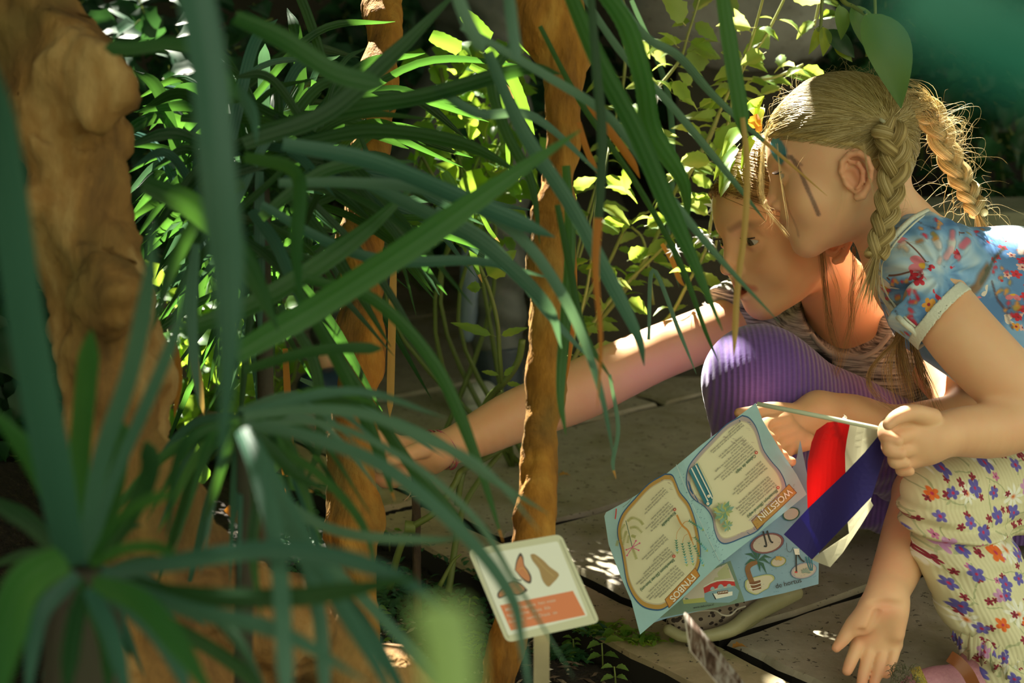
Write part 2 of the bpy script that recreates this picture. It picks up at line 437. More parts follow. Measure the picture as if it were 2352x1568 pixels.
def polymask(X, pts, r, soft):
    d = np.full(len(X), 9.0)
    for i in range(max(1, len(pts)-1)):
        a = np.array(pts[i]); b = np.array(pts[min(i+1, len(pts)-1)]); ab = b-a; L = ab@ab+1e-12
        t = np.clip(((X-a)@ab)/L, 0, 1); q = X-a-t[:, None]*ab; d = np.minimum(d, np.sqrt((q*q).sum(1)))
    return np.clip((r-d)/soft+.5, 0, 1)
def over(rgba, mask, col, alpha=1.0):
    a = mask*alpha; rgba[:, :3] = rgba[:, :3]*(1-a[:, None])+np.array(col)*a[:, None]; rgba[:, 3] = np.maximum(rgba[:, 3], a)
def face_colours(H, V, lipcol, browcol, lipa=.8, browa=.55):
    L = H.loc(V); rgba = np.zeros((len(V), 4)); near = (np.abs(L).max(1) < 14); blush = np.zeros(len(V))
    for y in (-1, 1):
        blush = np.maximum(blush, .30*np.clip(1-np.linalg.norm(L-np.array([6.3, y*3.9, -2.8]), axis=1)/3.0, 0, 1))
        blush = np.maximum(blush, .85*np.clip(1-np.linalg.norm((L-np.array([-1.6, y*7.8, -2.4]))/np.array([1, 1, 1.25]), axis=1)/3.0, 0, 1))
    blush = np.maximum(blush, .4*np.clip(1-np.linalg.norm(L-np.array([9.2, 0, -2.8]), axis=1)/1.8, 0, 1))
    lips = polymask(L, [(7.15, -1.95, -5.35), (8.25, -.5, -5.1), (8.4, 0, -5.25), (8.25, .5, -5.1), (7.15, 1.95, -5.35)], .72, .3)
    lips = np.maximum(lips, polymask(L, [(7.2, -1.6, -5.5), (8.2, 0, -6.0), (7.2, 1.6, -5.5)], .55, .3))
    col = lipcol
    rgba[:, :3] = np.array(col); rgba[:, 3] = lips*lipa
    for y in (-1, 1):
        b = polymask(L, [(8.0, y*1.4, 1.9), (7.4, y*3.0, 2.35), (6.0, y*4.9, 1.9)], .38, .45)
        m = b > rgba[:, 3]; rgba[m, :3] = np.array(browcol); rgba[m, 3] = (b*browa)[m]
    rgba[~near] = 0; blush[~near] = 0
    return rgba, blush
# ---- limb-following cloth coordinates
def cloth_uv(V, bones):
    """u around / v along the nearest bone, metres"""
    best = np.full(len(V), 9.0); U = np.zeros((len(V), 2))
    for a, b, r, uo, vo in bones:
        a = np.array(a); b = np.array(b); ab = b-a; L = np.linalg.norm(ab); t = ab/L
        tt = np.clip((V-a)@t, 0, L); q = V-a-((V-a)@t)[:, None]*t; d = np.linalg.norm(V-a-tt[:, None]*t, axis=1)-r
        n = np.array(_F)-t*(np.array(_F)@t); n /= np.linalg.norm(n); bb = np.cross(t, n)
        ang = np.arctan2(q@bb, -(q@n)); m = d < best
        best[m] = d[m]; U[m, 0] = (ang*r+uo)[m]; U[m, 1] = ((V-a)@t+vo)[m]
    return U
# ================================================================ older girl (behind): grey shirt, purple trousers
HA = Head(1803, 512, 2.08, 22, 20, -3, 1.03)
HB = Head(1930, 376, 1.95, -12, 14, 0, .96)
GA = empty('person', G(1800, 1460), 'older girl crouching in heathered grey shirt and purple ribbed trousers, one arm stretched out', 'person')
S = SDF(); HA.head(S, mouth=.55, mw=1.35)
# neck and chest
S.cap(HA.w(-2.2, 0, -3), pp(1935, 690, 2.14), rr_(74, 2.1), rr_(72, 2.1), .02)
S.cap(pp(1935, 690, 2.14), pp(1980, 800, 2.17), rr_(78, 2.1), rr_(100, 2.1), .03)
S.cap(pp(1770, 740, 2.23), pp(2110, 800, 2.12), rr_(58, 2.1), rr_(66, 2.1), .03)
S.cap(pp(1960, 830, 2.20), pp(2190, 1080, 2.26), rr_(105, 2.1), rr_(110, 2.1), .04)
# right arm: shoulder, elbow, wrist
armA = [(1712, 728, 2.23, 60), (1600, 775, 2.21, 62), (1500, 815, 2.19, 64), (1400, 862, 2.17, 68), (1330, 897, 2.16, 70), (1250, 930, 2.14, 66), (1170, 962, 2.12, 60), (1100, 997, 2.10, 52), (1040, 1023, 2.09, 43), (1000, 1037, 2.08, 43)]
S.chain([pp(*a[:3]) for a in armA], [rr_(a[3], a[2]) for a in armA], .012)
d0 = 2.06
S.cap(pp(1000, 1038, d0), pp(905, 1040, d0), rr_(40, 2.06), rr_(40, 2.06), .015)
S.cap(pp(985, 1060, d0+.01), pp(910, 1068, d0+.01), rr_(30, 2.06), rr_(28, 2.06), .01)
finger(S, [pp(900, 1015, d0), pp(840, 998, d0), pp(785, 987, d0), pp(735, 981, d0)], [rr_(r, 2.06) for r in (22, 17, 14.5, 12)])
finger(S, [pp(905, 1065, d0+.02), pp(868, 1082, d0+.015), pp(868, 1098, d0-.01), pp(892, 1103, d0-.025)], [rr_(r, 2.06) for r in (20, 15, 13, 11)])
finger(S, [pp(925, 1075, d0+.01), pp(888, 1092, d0+.005), pp(880, 1108, d0-.015), pp(908, 1110, d0-.03)], [rr_(r, 2.06) for r in (19, 14, 12, 11)], .002)
finger(S, [pp(940, 1078, d0-.005), pp(912, 1092, d0-.01), pp(905, 1106, d0-.03), pp(930, 1104, d0-.04)], [rr_(r, 2.06) for r in (17, 12, 11, 10)], .002)
finger(S, [pp(975, 1030, d0-.02), pp(930, 1045, d0-.045), pp(893, 1062, d0-.05), pp(872, 1076, d0-.045)], [rr_(r, 2.06) for r in (22, 17, 14, 11)])
# left arm holding the leaflet
S.chain([pp(2120, 790, 2.13), pp(2200, 900, 2.05), pp(2225, 955, 2.0)], [rr_(72, 2.1), rr_(62, 2.05), rr_(56, 2.0)], .012)
S.chain([pp(2225, 955, 2.0), pp(2060, 985, 1.97), pp(1960, 955, 1.955), pp(1880, 945, 1.94)], [rr_(56, 2.0), rr_(56, 1.97), rr_(50, 1.95), rr_(44, 1.94)], .012)
S.cap(pp(1880, 950, 1.935), pp(1815, 975, 1.92), rr_(46, 1.93), rr_(44, 1.93), .015)
finger(S, [pp(1830, 950, 1.92), pp(1770, 942, 1.90), pp(1725, 948, 1.895), pp(1698, 948, 1.895)], [rr_(r, 1.9) for r in (24, 20, 16, 12)])      # thumb
for i, (dx, dy) in enumerate([(0, 0), (14, 24), (30, 44), (50, 60)]):
    finger(S, [pp(1800+dx, 965+dy*.8, 1.90), pp(1762+dx, 972+dy, 1.89), pp(1750+dx, 992+dy, 1.875), pp(1768+dx, 1006+dy*.9, 1.868)], [rr_(r, 1.9) for r in (23, 19-i, 17-i, 14-i)], .002)
# legs under the cloth and ankle
S.cap(pp(2190, 1080, 2.26), pp(1800, 900, 2.05), rr_(80, 2.1), rr_(70, 2.0), .03)
S.cap(pp(1775, 900, 2.04), pp(1745, 1330, 2.05), rr_(66, 2.0), rr_(34, 2.0), .02)
S.cap(pp(2190, 1080, 2.26), pp(1960, 1120, 2.32), rr_(80, 2.1), rr_(70, 2.1), .03)
V, F = S.mesh(pp(690, 1420, 2.0)-[.02, .2, .04], pp(2300, 230, 2.35)+[.02, .12, .05], .0019)
rgba, blush = face_colours(HA, V, (.50, .09, .06), (.28, .16, .08), .85, .6)
mouthin = HA.loc(V); mi = polymask(mouthin, [(7.2, -.9, -5.35), (7.5, 0, -5.4), (7.2, .9, -5.35)], .55, .2)*(mouthin[:, 0] < 7.75); over(rgba, mi, (.12, .02, .02))
ft = [pp(735, 981, d0), pp(868, 1098, d0), pp(890, 1108, d0)]
for q in ft: blush = np.maximum(blush, .8*np.clip(1-np.linalg.norm(V-q, axis=1)/.035, 0, 1))
blush = np.maximum(blush, .35*polymask(V, [pp(1940, 640, 2.1), pp(1960, 800, 2.1)], .09, .1))
bodyA = link_mesh('body', V, F, MAT['skinA'], GA, True, None, {'paint': rgba, 'blush': blush})
HA.eyes(GA, MAT['eyeA'], (1, .0, -.22))
# teeth
mb = MB()
for i in range(-2, 3):
    x = i*.36; c = (7.35-.12*abs(i), x, -4.98)
    v = [HA.w(c[0]+a*.1, x+b*.16, -4.98+e*.16) for a in (-1, 1) for b in (-1, 1) for e in (-1, 1)]
    mb.add(v, [(0, 1, 3, 2), (4, 6, 7, 5), (0, 4, 5, 1), (2, 3, 7, 6), (0, 2, 6, 4), (1, 5, 7, 3)])
mb.build('teeth', mat('teeth', (.8, .76, .66), .2), GA)
# ================================================================ younger girl (front): flowered shirt, plaits
GB = empty('person', G(2250, 1620), 'younger blond girl with two plaits, face paint, blue floral shirt and cream flowered trousers', 'person')
S = SDF(); HB.head(S, mouth=.1, mw=1.7)
S.cap(HB.w(-2.5, 0, -2.5), pp(2075, 560, 1.98), rr_(78, 1.95), rr_(86, 1.95), .02)
S.cap(pp(2075, 560, 1.98), pp(2130, 620, 1.99), rr_(90, 1.95), rr_(110, 1.95), .03)
S.cap(pp(2130, 640, 2.0), pp(2480, 800, 2.06), rr_(120, 2.0), rr_(150, 2.0), .03)
S.chain([pp(2150, 690, 1.88), pp(2210, 770, 1.86), pp(2300, 865, 1.85), pp(2395, 945, 1.85)], [rr_(r, 1.86) for r in (76, 82, 80, 66)], .012)
S.chain([pp(2395, 945, 1.85), pp(2290, 985, 1.83), pp(2200, 992, 1.81), pp(2145, 1005, 1.80)], [rr_(r, 1.83) for r in (68, 66, 56, 48)], .012)
dB = 1.79
S.cap(pp(2145, 1005, dB), pp(2085, 1000, dB), rr_(50, dB), rr_(50, dB), .012)
S.cap(pp(2120, 1030, dB), pp(2090, 1045, dB), rr_(40, dB), rr_(34, dB), .01)
finger(S, [pp(2090, 965, dB-.01), pp(2045, 975, dB-.02), pp(2035, 1000, dB-.03), pp(2060, 1012, dB-.035)], [rr_(r, dB) for r in (26, 21, 18, 15)])
finger(S, [pp(2095, 995, dB-.012), pp(2050, 1008, dB-.025), pp(2044, 1032, dB-.033), pp(2068, 1040, dB-.035)], [rr_(r, dB) for r in (24, 20, 17.5, 14)], .002)
finger(S, [pp(2100, 1025, dB-.01), pp(2062, 1040, dB-.02), pp(2056, 1060, dB-.028), pp(2078, 1062, dB-.03)], [rr_(r, dB) for r in (22, 18, 16, 13)], .002)
finger(S, [pp(2110, 1050, dB-.005), pp(2078, 1066, dB-.01), pp(2070, 1080, dB-.015), pp(2090, 1082, dB-.02)], [rr_(r, dB) for r in (20, 15, 13.5, 11)], .002)
finger(S, [pp(2140, 960, dB-.01), pp(2095, 948, dB-.03), pp(2060, 958, dB-.045), pp(2040, 975, dB-.05)], [rr_(r, dB) for r in (24, 20, 17, 13)], .003)
# hanging right arm and open palm
dh = 1.86
S.chain([pp(2230, 760, 2.12), pp(2200, 950, 2.1), pp(2110, 1130, 2.04)], [rr_(70, 2.1), rr_(64, 2.1), rr_(56, 2.0)], .012)
S.chain([pp(2110, 1130, 2.04), pp(2088, 1210, 1.99), pp(2066, 1290, 1.93), pp(2042, 1350, 1.88), pp(2035, 1378, dh)], [rr_(r, 1.92) for r in (58, 60, 57, 49, 46)], .012)
S.cap(pp(2035, 1378, dh), pp(2030, 1400, dh), rr_(44, dh), rr_(46, dh), .012)
S.cap(pp(2052, 1400, dh), pp(2055, 1478, dh), rr_(25, dh), rr_(19, dh), .014)
S.cap(pp(2028, 1400, dh), pp(2026, 1484, dh), rr_(26, dh), rr_(19, dh), .012)
S.cap(pp(2006, 1400, dh), pp(1998, 1476, dh), rr_(27, dh), rr_(19, dh), .012)
S.cap(pp(2000, 1405, dh), pp(1976, 1456, dh), rr_(28, dh), rr_(19, dh), .01)
S.cap(pp(2002, 1398, dh-.014), pp(1978, 1432, dh-.016), rr_(26, dh), rr_(25, dh), .01)
S.cap(pp(2062, 1410, dh-.012), pp(2060, 1455, dh-.01), rr_(17, dh), rr_(15, dh), .01)
finger(S, [pp(1985, 1420, dh-.012), pp(1958, 1438, dh-.014), pp(1938, 1466, dh-.016), pp(1921, 1487, dh-.018)], [rr_(r, dh) for r in (25, 19, 15.5, 11)], .008)
finger(S, [pp(1974, 1468, dh), pp(1962, 1500, dh-.006), pp(1952, 1525, dh-.010), pp(1946, 1540, dh-.012)], [rr_(r, dh) for r in (17, 15, 14, 12)])
finger(S, [pp(1999, 1482, dh), pp(1990, 1520, dh-.008), pp(1983, 1550, dh-.014), pp(1979, 1570, dh-.018)], [rr_(r, dh) for r in (17, 14.5, 13.5, 12)], .002)
finger(S, [pp(2027, 1490, dh), pp(2020, 1522, dh-.010), pp(2014, 1550, dh-.016), pp(2008, 1568, dh-.020)], [rr_(r, dh) for r in (16.5, 14.5, 13, 11.5)], .002)
finger(S, [pp(2056, 1482, dh), pp(2050, 1510, dh-.008), pp(2043, 1533, dh-.014), pp(2036, 1548, dh-.018)], [rr_(r, dh) for r in (15.5, 13.5, 12, 10.5)], .002)
for (a, b, r) in [((1978, 1452), (2020, 1470), 2.2), ((2020, 1470), (2066, 1472), 2.0), ((1996, 1456), (2014, 1405), 2.2), ((1992, 1384), (2072, 1388), 2.2), ((1962, 1500), (1974, 1503), 1.6), ((1984, 1520), (1998, 1522), 1.6)]:
    S.cap(pp(*a, dh-.026), pp(*b, dh-.026), rr_(r+6, dh), rr_(r+6, dh), .004, True)
# legs
S.cap(pp(2480, 1100, 2.0), pp(2165, 1150, 1.93), rr_(90, 1.95), rr_(66, 1.93), .03)
S.cap(pp(2180, 1170, 1.93), pp(2290, 1540, 1.92), rr_(62, 1.93), rr_(38, 1.92), .03)
V, F = S.mesh([HB.w(9, 0, 0)[0]-.03, 1.6, -.03], [P(2560, 0, 1.95).x, 2.2, P(0, 130, 1.95).z+.03], .0019)
rgba, blush = face_colours(HB, V, (.70, .28, .22), (.45, .30, .16), .5, .3)
def surf(px, py):    # nearest body vertex under a pixel
    pr = V-np.array(CAMP); d = pr@np.array(_F); x = 1176+pr@np.array(_R)/d*FPX; y = 784-pr@np.array(_U)/d*FPX
    m = (x-px)**2+(y-py)**2; c = np.where(m < 100)[0]
    if not len(c): c = np.argsort(m)[:5]
    return V[c[np.argmin(d[c])]]
over(rgba, polymask(V, [surf(1772, 338), surf(1782, 350)], .0125, .004), (.01, .26, .36), .95)
over(rgba, polymask(V, [surf(1790, 360), surf(1808, 364), surf(1822, 382), surf(1845, 430), surf(1866, 476), surf(1880, 502)], .0028, .002), (.035, .045, .04), .8)
over(rgba, polymask(V, [surf(1808, 364), surf(1832, 380)], .002, .002), (.035, .045, .04), .6)
over(rgba, polymask(V, [surf(1792, 440), surf(1800, 470), surf(1812, 505), surf(1826, 545)], .0022, .002), (.04, .11, .04), .5)
for q in (surf(1921, 1487), surf(1946, 1540), surf(1979, 1565), surf(2010, 1560), surf(2036, 1545), surf(2040, 1410), surf(1985, 1470)):
    blush = np.maximum(blush, .55*np.clip(1-np.linalg.norm(V-q, axis=1)/.018, 0, 1))
bodyB = link_mesh('body', V, F, MAT['skinB'], GB, True, None, {'paint': rgba, 'blush': blush})
HB.eyes(GB, MAT['eyeB'], (1, .05, -.3))
# ---------------------------------------------------------------- clothes
def fabric_cols(V, paints=()):
    rgba = np.zeros((len(V), 4))
    for pts, r, soft, col, al in paints: over(rgba, polymask(V, pts, r, soft), col, al)
    return rgba
def picker(V):
    pr = V-np.array(CAMP); d = pr@np.array(_F); x = 1176+pr@np.array(_R)/d*FPX; y = 784-pr@np.array(_U)/d*FPX
    def f(px, py, lift=0.0):
        m = (x-px)**2+(y-py)**2; c = np.where(m < 80)[0]
        if not len(c): c = np.argsort(m)[:6]
        q = V[c[np.argmin(d[c])]]; u = (np.array(CAMP)-q); return q+u/np.linalg.norm(u)*lift
    return f
def planar(V, a, zc=None):
    x = V[:, 0]+(.35 if zc else .0)*V[:, 1]; z = V[:, 2]+.0*V[:, 1]
    b = np.full(len(V), a) if zc is None else np.clip((zc-V[:, 2])/.02, 0, 1)*a
    if zc is None: return np.stack([x, z], 1)
    return np.stack([x-b*(zc-z)*-1., z], 1)
# heathered grey shirt
m = mat('heather_grey_jersey', rough=.9); t = NT(m); uv = t.uv()
n1 = t.noise(1, 5, t.mapping(t.obj(), (26, 26, 430), rot=(0, .25, 0)), .65); n2 = t.noise(14, 3, t.obj())
c = t.ramp(n1, [(.36, (.035, .03, .03)), (.46, (.20, .18, .165)), (.56, (.42, .385, .35)), (.7, (.56, .52, .48))])
x = t.n('Attribute'); x.attribute_name = 'paint'; c = t.mix(x.outputs['Alpha'], c, x.outputs['Color'])
t.base(c); b1 = t.bump(t.noise(1, 3, t.mapping(t.obj(), (12, 12, 60))), .6, .008); t.bump(n1, .35, .001, b1); MAT['heather'] = m
S = SDF()
S.cap(pp(1745, 730, 2.23), pp(2110, 800, 2.12), rr_(70, 2.2), rr_(82, 2.12), .03)
S.cap(pp(1880, 770, 2.15), pp(1990, 830, 2.15), rr_(88, 2.15), rr_(112, 2.15), .03)
S.cap(pp(1950, 850, 2.18), pp(2190, 1090, 2.26), rr_(122, 2.15), rr_(130, 2.26), .04)
S.cyl(pp(1752, 648, 2.25), pp(1678, 716, 2.22), rr_(58, 2.23), rr_(68, 2.23), .02)
S.ell(pp(1948, 685, 2.08), [rr_(98, 2.1), .16, rr_(132, 2.1)], None, .008, True)
def ripA(X): return .0018*np.sin(X[..., 0]*70+X[..., 2]*120+2*np.sin(X[..., 0]*40))
V, F = S.mesh(pp(1560, 1260, 2.1)-[0, .2, 0], pp(2380, 590, 2.35)+[0, .1, .03], .0026, ripA)
bon = [(pp(1700, 720, 2.2), pp(1900, 770, 2.18), .03, 0, 0), (pp(1900, 770, 2.18), pp(2190, 1090, 2.26), .06, 0, .1)]
pk = picker(V)
rgba = fabric_cols(V, [([pk(1870, 828), pk(1888, 842), pk(1900, 862)], .012, .003, (.012, .012, .014), 1), ([pk(1868, 818), pk(1874, 830)], .005, .002, (.012, .012, .014), 1), ([pk(1884, 842), pk(1887, 850)], .0062, .002, (.6, .6, .58), 1), ([pk(1884, 848), pk(1886, 852)], .003, .0015, (.012, .012, .014), 1)])
uvA = cloth_uv(V, bon)
shA = link_mesh('shirt', V, F, MAT['heather'], GA, True, uvA, {'paint': rgba})
mb = MB(); nl = [pk(x, y, .001) for x, y in [(1868, 760), (1884, 782), (1912, 806), (1945, 818), (1980, 815), (2012, 796), (2036, 765)]]
tube(mb, catmull(nl, 6), .0032, 8); mb.build('collar_band', mat('grey_collar', (.36, .33, .30), .9), shA)
# purple ribbed trousers
m = mat('purple_rib', rough=.85); t = NT(m); uv = t.uv(); sx = t.n('SeparateXYZ'); t.l(uv, sx.inputs[0])
w = t.math('SINE', t.math('MULTIPLY', sx.outputs['X'], 1000)); n = t.noise(26, 4, t.obj()); f = t.noise(1, 3, t.mapping(uv, (90, 420, 1)))
c = t.mix(t.math('MULTIPLY_ADD', w, .3, .5), (.06, .022, .17), (.19, .085, .42)); c = t.mix(t.math('MULTIPLY', f, .45), c, (.24, .13, .48)); t.base(c)
t.b.inputs['Sheen Weight'].default_value = .4; b1 = t.bump(n, .35, .006); t.bump(w, .5, .0012, b1); MAT['purple'] = m
S = SDF()
S.cap(pp(1745, 872, 2.0), pp(1790, 900, 2.02), rr_(118, 2.0), rr_(112, 2.0), .03)
S.cap(pp(1790, 900, 2.03), pp(2190, 1090, 2.22), rr_(108, 2.0), rr_(125, 2.2), .03)
S.cap(pp(1742, 880, 2.0), pp(1742, 1080, 2.03), rr_(118, 2.0), rr_(100, 2.03), .03)
S.cap(pp(1742, 1080, 2.03), pp(1745, 1320, 2.05), rr_(100, 2.0), rr_(62, 2.0), .03)
S.cap(pp(1960, 1130, 2.27), pp(2330, 1190, 2.3), rr_(78, 2.2), rr_(120, 2.2), .03)
def ripP(X): return .0011*np.sin(X[..., 2]*200+3*np.sin(X[..., 0]*60))*np.clip((P(0, 930, 2.0).z-X[..., 2])*14, 0, 1)
V, F = S.mesh(pp(1560, 1430, 2.0)-[0, .15, .0], [P(2480, 0, 2.4).x, 2.5, P(0, 715, 1.98).z], .0028, ripP)
link_mesh('trousers', V, F, MAT['purple'], GA, True, planar(V, 0))
# floral shirt of the younger girl
m = mat('blue_blossom_jersey', rough=.7); t = NT(m); uv = t.uv()
n = t.noise(7, 4, t.obj(), .6, 1.2); n2 = t.noise(20, 3, t.obj())
c = t.ramp(n, [(.34, (.10, .25, .55)), (.44, (.22, .44, .74)), (.52, (.52, .68, .80)), (.62, (.82, .84, .80))])
br = t.n('TexVoronoi'); br.voronoi_dimensions = '2D'; br.feature = 'DISTANCE_TO_EDGE'; br.inputs['Scale'].default_value = 17; t.l(uv, br.inputs['Vector'])
bl = t.math('DIVIDE', t.math('SUBTRACT', .03, br.outputs['Distance']), .02, clamp=True); bl = t.math('MULTIPLY', bl, t.math('GREATER_THAN', n2, .6))
c = t.mix(bl, c, (.16, .06, .04))
for scale, R, npt, seed, cols, cen in ((26, .42, 5, 1, [(0, (.80, .72, .66)), (.35, (.85, .80, .74)), (.5, (.72, .22, .30))], (.75, .45, .05)), (46, .36, 5, 2, [(0, (.62, .03, .06)), (.6, (.75, .36, .06)), (.8, (.80, .50, .46))], (.35, .02, .04))):
    mk, rv, ce = pet(t, uv, scale, R, npt, seed); mk = t.math('MULTIPLY', mk, t.math('GREATER_THAN', t.noise(13, 2, t.mapping(t.obj(), loc=(seed, 0, 0))) , .60))
    c = t.mix(mk, c, t.ramp(rv, cols, 'CONSTANT')); c = t.mix(t.math('MULTIPLY', ce, mk), c, cen)
x = t.n('Attribute'); x.attribute_name = 'paint'; c = t.mix(x.outputs['Alpha'], c, x.outputs['Color'])
t.base(c); t.bump(n2, .3, .004); MAT['blossom'] = m
S = SDF()
S.cap(pp(2118, 602, 1.91), pp(2150, 625, 1.93), rr_(112, 1.93), rr_(116, 1.93), .03)
S.cap(pp(2145, 640, 1.97), pp(2520, 690, 2.03), rr_(125, 1.97), rr_(168, 2.0), .03)
S.cap(pp(2140, 735, 1.98), pp(2330, 840, 2.0), rr_(88, 1.97), rr_(105, 2.0), .03)
S.cap(pp(2330, 800, 2.0), pp(2520, 880, 2.03), rr_(120, 1.97), rr_(140, 2.0), .03)
S.cyl(pp(2105, 680, 1.885), pp(2160, 726, 1.87), rr_(92, 1.88), rr_(86, 1.88), .012)
S.cap(HB.w(-2.3, 0, -3), pp(2062, 540, 1.975), rr_(92, 1.95), rr_(98, 1.95), .006, True)
def ripB(X):
    c0 = pp(2190, 650, 1.8); r = np.linalg.norm((X-c0)[..., [0, 2]], axis=-1); a = np.arctan2((X-c0)[..., 2], (X-c0)[..., 0])
    return .0022*np.sin(a*13)*np.exp(-((r-.035)/.03)**2)+.0012*np.sin(X[..., 0]*70+X[..., 2]*90)
V, F = S.mesh(pp(1960, 1040, 2.0)-[0, .22, .0], pp(2560, 400, 2.2)+[0, .1, .03], .0024, ripB); pk = picker(V)
PT = []
for (x, y, s, a, col) in [(2195, 575, 26, 100, (.82, .80, .78)), (2175, 585, 22, 60, (.80, .42, .48)), (2160, 560, 20, 150, (.84, .78, .78)), (2215, 560, 22, 60, (.75, .16, .26)), (2190, 540, 16, 90, (.80, .25, .33)), (2210, 600, 16, 110, (.70, .18, .28)), (2165, 605, 14, 80, (.80, .55, .55)),
        (2320, 540, 24, 10, (.86, .80, .74)), (2345, 570, 22, 60, (.86, .78, .72)), (2300, 515, 20, 150, (.84, .74, .70)), (2270, 500, 18, 20, (.80, .45, .42)), (2060, 560, 14, 40, (.80, .62, .58)), (2075, 575, 13, 120, (.82, .60, .40)), (2100, 555, 12, 30, (.62, .25, .05))]:
    dx = math.cos(math.radians(a))*s; dy = -math.sin(math.radians(a))*s
    PT.append(([pk(x, y), pk(x+dx, y+dy)], rr_(s*.42, 1.9), .003, col, .9))
for path, w in [([(2040, 520), (2075, 512), (2110, 500), (2150, 520)], 2.2), ([(2225, 515), (2260, 540), (2300, 560)], 2.2), ([(2285, 650), (2295, 690), (2310, 720), (2330, 760)], 3), ([(2310, 720), (2345, 705)], 2.5), ([(2015, 640), (2050, 665), (2080, 690)], 2.2), ([(2010, 700), (2050, 720), (2090, 770)], 2.2)]:
    PT.append(([pk(*q) for q in path], rr_(w, 1.9), .0015, (.13, .05, .04), .9))
rb = random.Random(3)
for (x, y, n_) in [(2300, 625, 6), (2310, 660, 5), (2325, 720, 7), (2345, 700, 4), (2060, 655, 6), (2090, 685, 5), (2040, 700, 5), (2070, 725, 5), (2085, 760, 4), (2130, 530, 5), (2160, 510, 5), (2240, 520, 4), (2030, 680, 4)]:
    for k in range(n_):
        q = (x+rb.uniform(-18, 18), y+rb.uniform(-16, 16)); PT.append(([pk(*q), pk(q[0]+rb.uniform(-8, 8), q[1]+rb.uniform(-8, 8))], rr_(5, 1.9), .002, rb.choice([(.60, .02, .05), (.70, .05, .09), (.72, .34, .05), (.45, .35, .06)]), .95))
PT += [([pk(2245, 668), pk(2262, 640), pk(2275, 618)], rr_(17, 1.9), .006, (.26, .15, .07), .95), ([pk(2238, 690), pk(2256, 662)], rr_(11, 1.9), .006, (.30, .20, .12), .9), ([pk(2272, 622), pk(2290, 590), pk(2310, 562)], rr_(5, 1.9), .003, (.05, .06, .03), .95), ([pk(2262, 648), pk(2285, 612)], rr_(7, 1.9), .004, (.07, .08, .04), .9)]
shB = link_mesh('shirt', V, F, MAT['blossom'], GB, True, cloth_uv(V, [(pp(2100, 620, 1.97), pp(2560, 760, 2.03), .12, 0, 0)]), {'paint': fabric_cols(V, PT)})
MAT['binding'] = shellmat('white_green_binding', (.66, .70, .60), (.80, .84, .74), 400)
mb = MB(); tube(mb, catmull([pk(x, y, .001) for x, y in [(2128, 470), (2088, 498), (2046, 540), (2018, 580), (2006, 620), (2010, 660), (2032, 700), (2060, 735), (2092, 765), (2108, 778)]], 6), .0034, 10)
tube(mb, catmull([pk(x, y, .0006) for x, y in [(2140, 472), (2100, 502), (2058, 545), (2030, 583), (2018, 622), (2022, 658), (2044, 698), (2070, 730), (2098, 756)]], 6), .0012, 6)
mb.build('piping', MAT['binding'], shB)
S = SDF(); S.cyl(pp(2146, 714, 1.872), pp(2170, 734, 1.868), rr_(90, 1.87), rr_(92, 1.87), .004); S.cyl(pp(2120, 694, 1.88), pp(2196, 754, 1.86), rr_(82, 1.87), rr_(84, 1.87), .004, True)
V, F = S.mesh(pp(2030, 850, 1.87)-[0, .08, 0], pp(2290, 610, 1.87)+[0, .08, .0], .0016); link_mesh('sleeve_cuff', V, F, MAT['binding'], shB)
# cream flowered trousers
m = mat('cream_flower_rib', rough=.8); t = NT(m); uv = t.uv(); sx = t.n('SeparateXYZ'); t.l(uv, sx.inputs[0])
n = t.noise(12, 3, t.obj()); c = t.mix(n, (.66, .64, .40), (.76, .75, .52))
br = t.n('TexVoronoi'); br.voronoi_dimensions = '2D'; br.feature = 'DISTANCE_TO_EDGE'; br.inputs['Scale'].default_value = 30; nz = t.n('TexNoise'); nz.inputs['Scale'].default_value = 60
wv = t.n('VectorMath', operation='SCALE'); wv.inputs[3].default_value = .012; t.l(nz.outputs['Color'], wv.inputs[0]); ad = t.n('VectorMath', operation='ADD'); t.l(uv, nz.inputs['Vector']); t.l(uv, ad.inputs[0]); t.l(wv.outputs[0], ad.inputs[1]); t.l(ad.outputs[0], br.inputs['Vector'])
st = t.math('DIVIDE', t.math('SUBTRACT', .035, br.outputs['Distance']), .02, clamp=True); st = t.math('MULTIPLY', st, t.math('GREATER_THAN', t.noise(45, 2, uv), .47))
c = t.mix(t.math('MULTIPLY', st, .5), c, (.20, .30, .12))
for scale, R, npt, seed, amp, cols, cen in (
        (15, .24, 9, 5, .7, [(0, (.86, .88, .80))], (.75, .20, .03)),
        (47, .24, 5, 3, .5, [(0, (.30, .03, .06)), (.62, (.62, .20, .42)), (.8, (.30, .03, .06))], (.10, .01, .02)),
        (36, .32, 5, 1, .42, [(0, (.13, .12, .50)), (.45, (.80, .17, .03)), (.66, (.17, .15, .55)), (.84, (.60, .32, .60))], (.55, .03, .12))):
    mk, rv, ce = pet(t, uv, scale, R, npt, seed, amp, .05)
    c = t.mix(mk, c, t.ramp(rv, cols, 'CONSTANT')); c = t.mix(ce, c, cen)
t.base(c); w = t.math('SINE', t.math('MULTIPLY', sx.outputs['X'], 1300)); b1 = t.bump(t.noise(16, 3, t.obj()), .4, .006); t.bump(w, .3, .0008, b1); MAT['flowerrib'] = m
S = SDF()
S.cap(pp(2155, 1140, 1.90), pp(2440, 1112, 1.98), rr_(88, 1.9), rr_(118, 1.97), .02)
S.chain([pp(2178, 1180, 1.905), pp(2208, 1250, 1.90), pp(2258, 1360, 1.895), pp(2300, 1450, 1.89), pp(2315, 1520, 1.888)], [rr_(r, 1.9) for r in (96, 108, 112, 104, 96)], .02)
S.cap(pp(2440, 1112, 1.98), pp(2560, 1050, 2.02), rr_(118, 1.97), rr_(150, 1.97), .02)
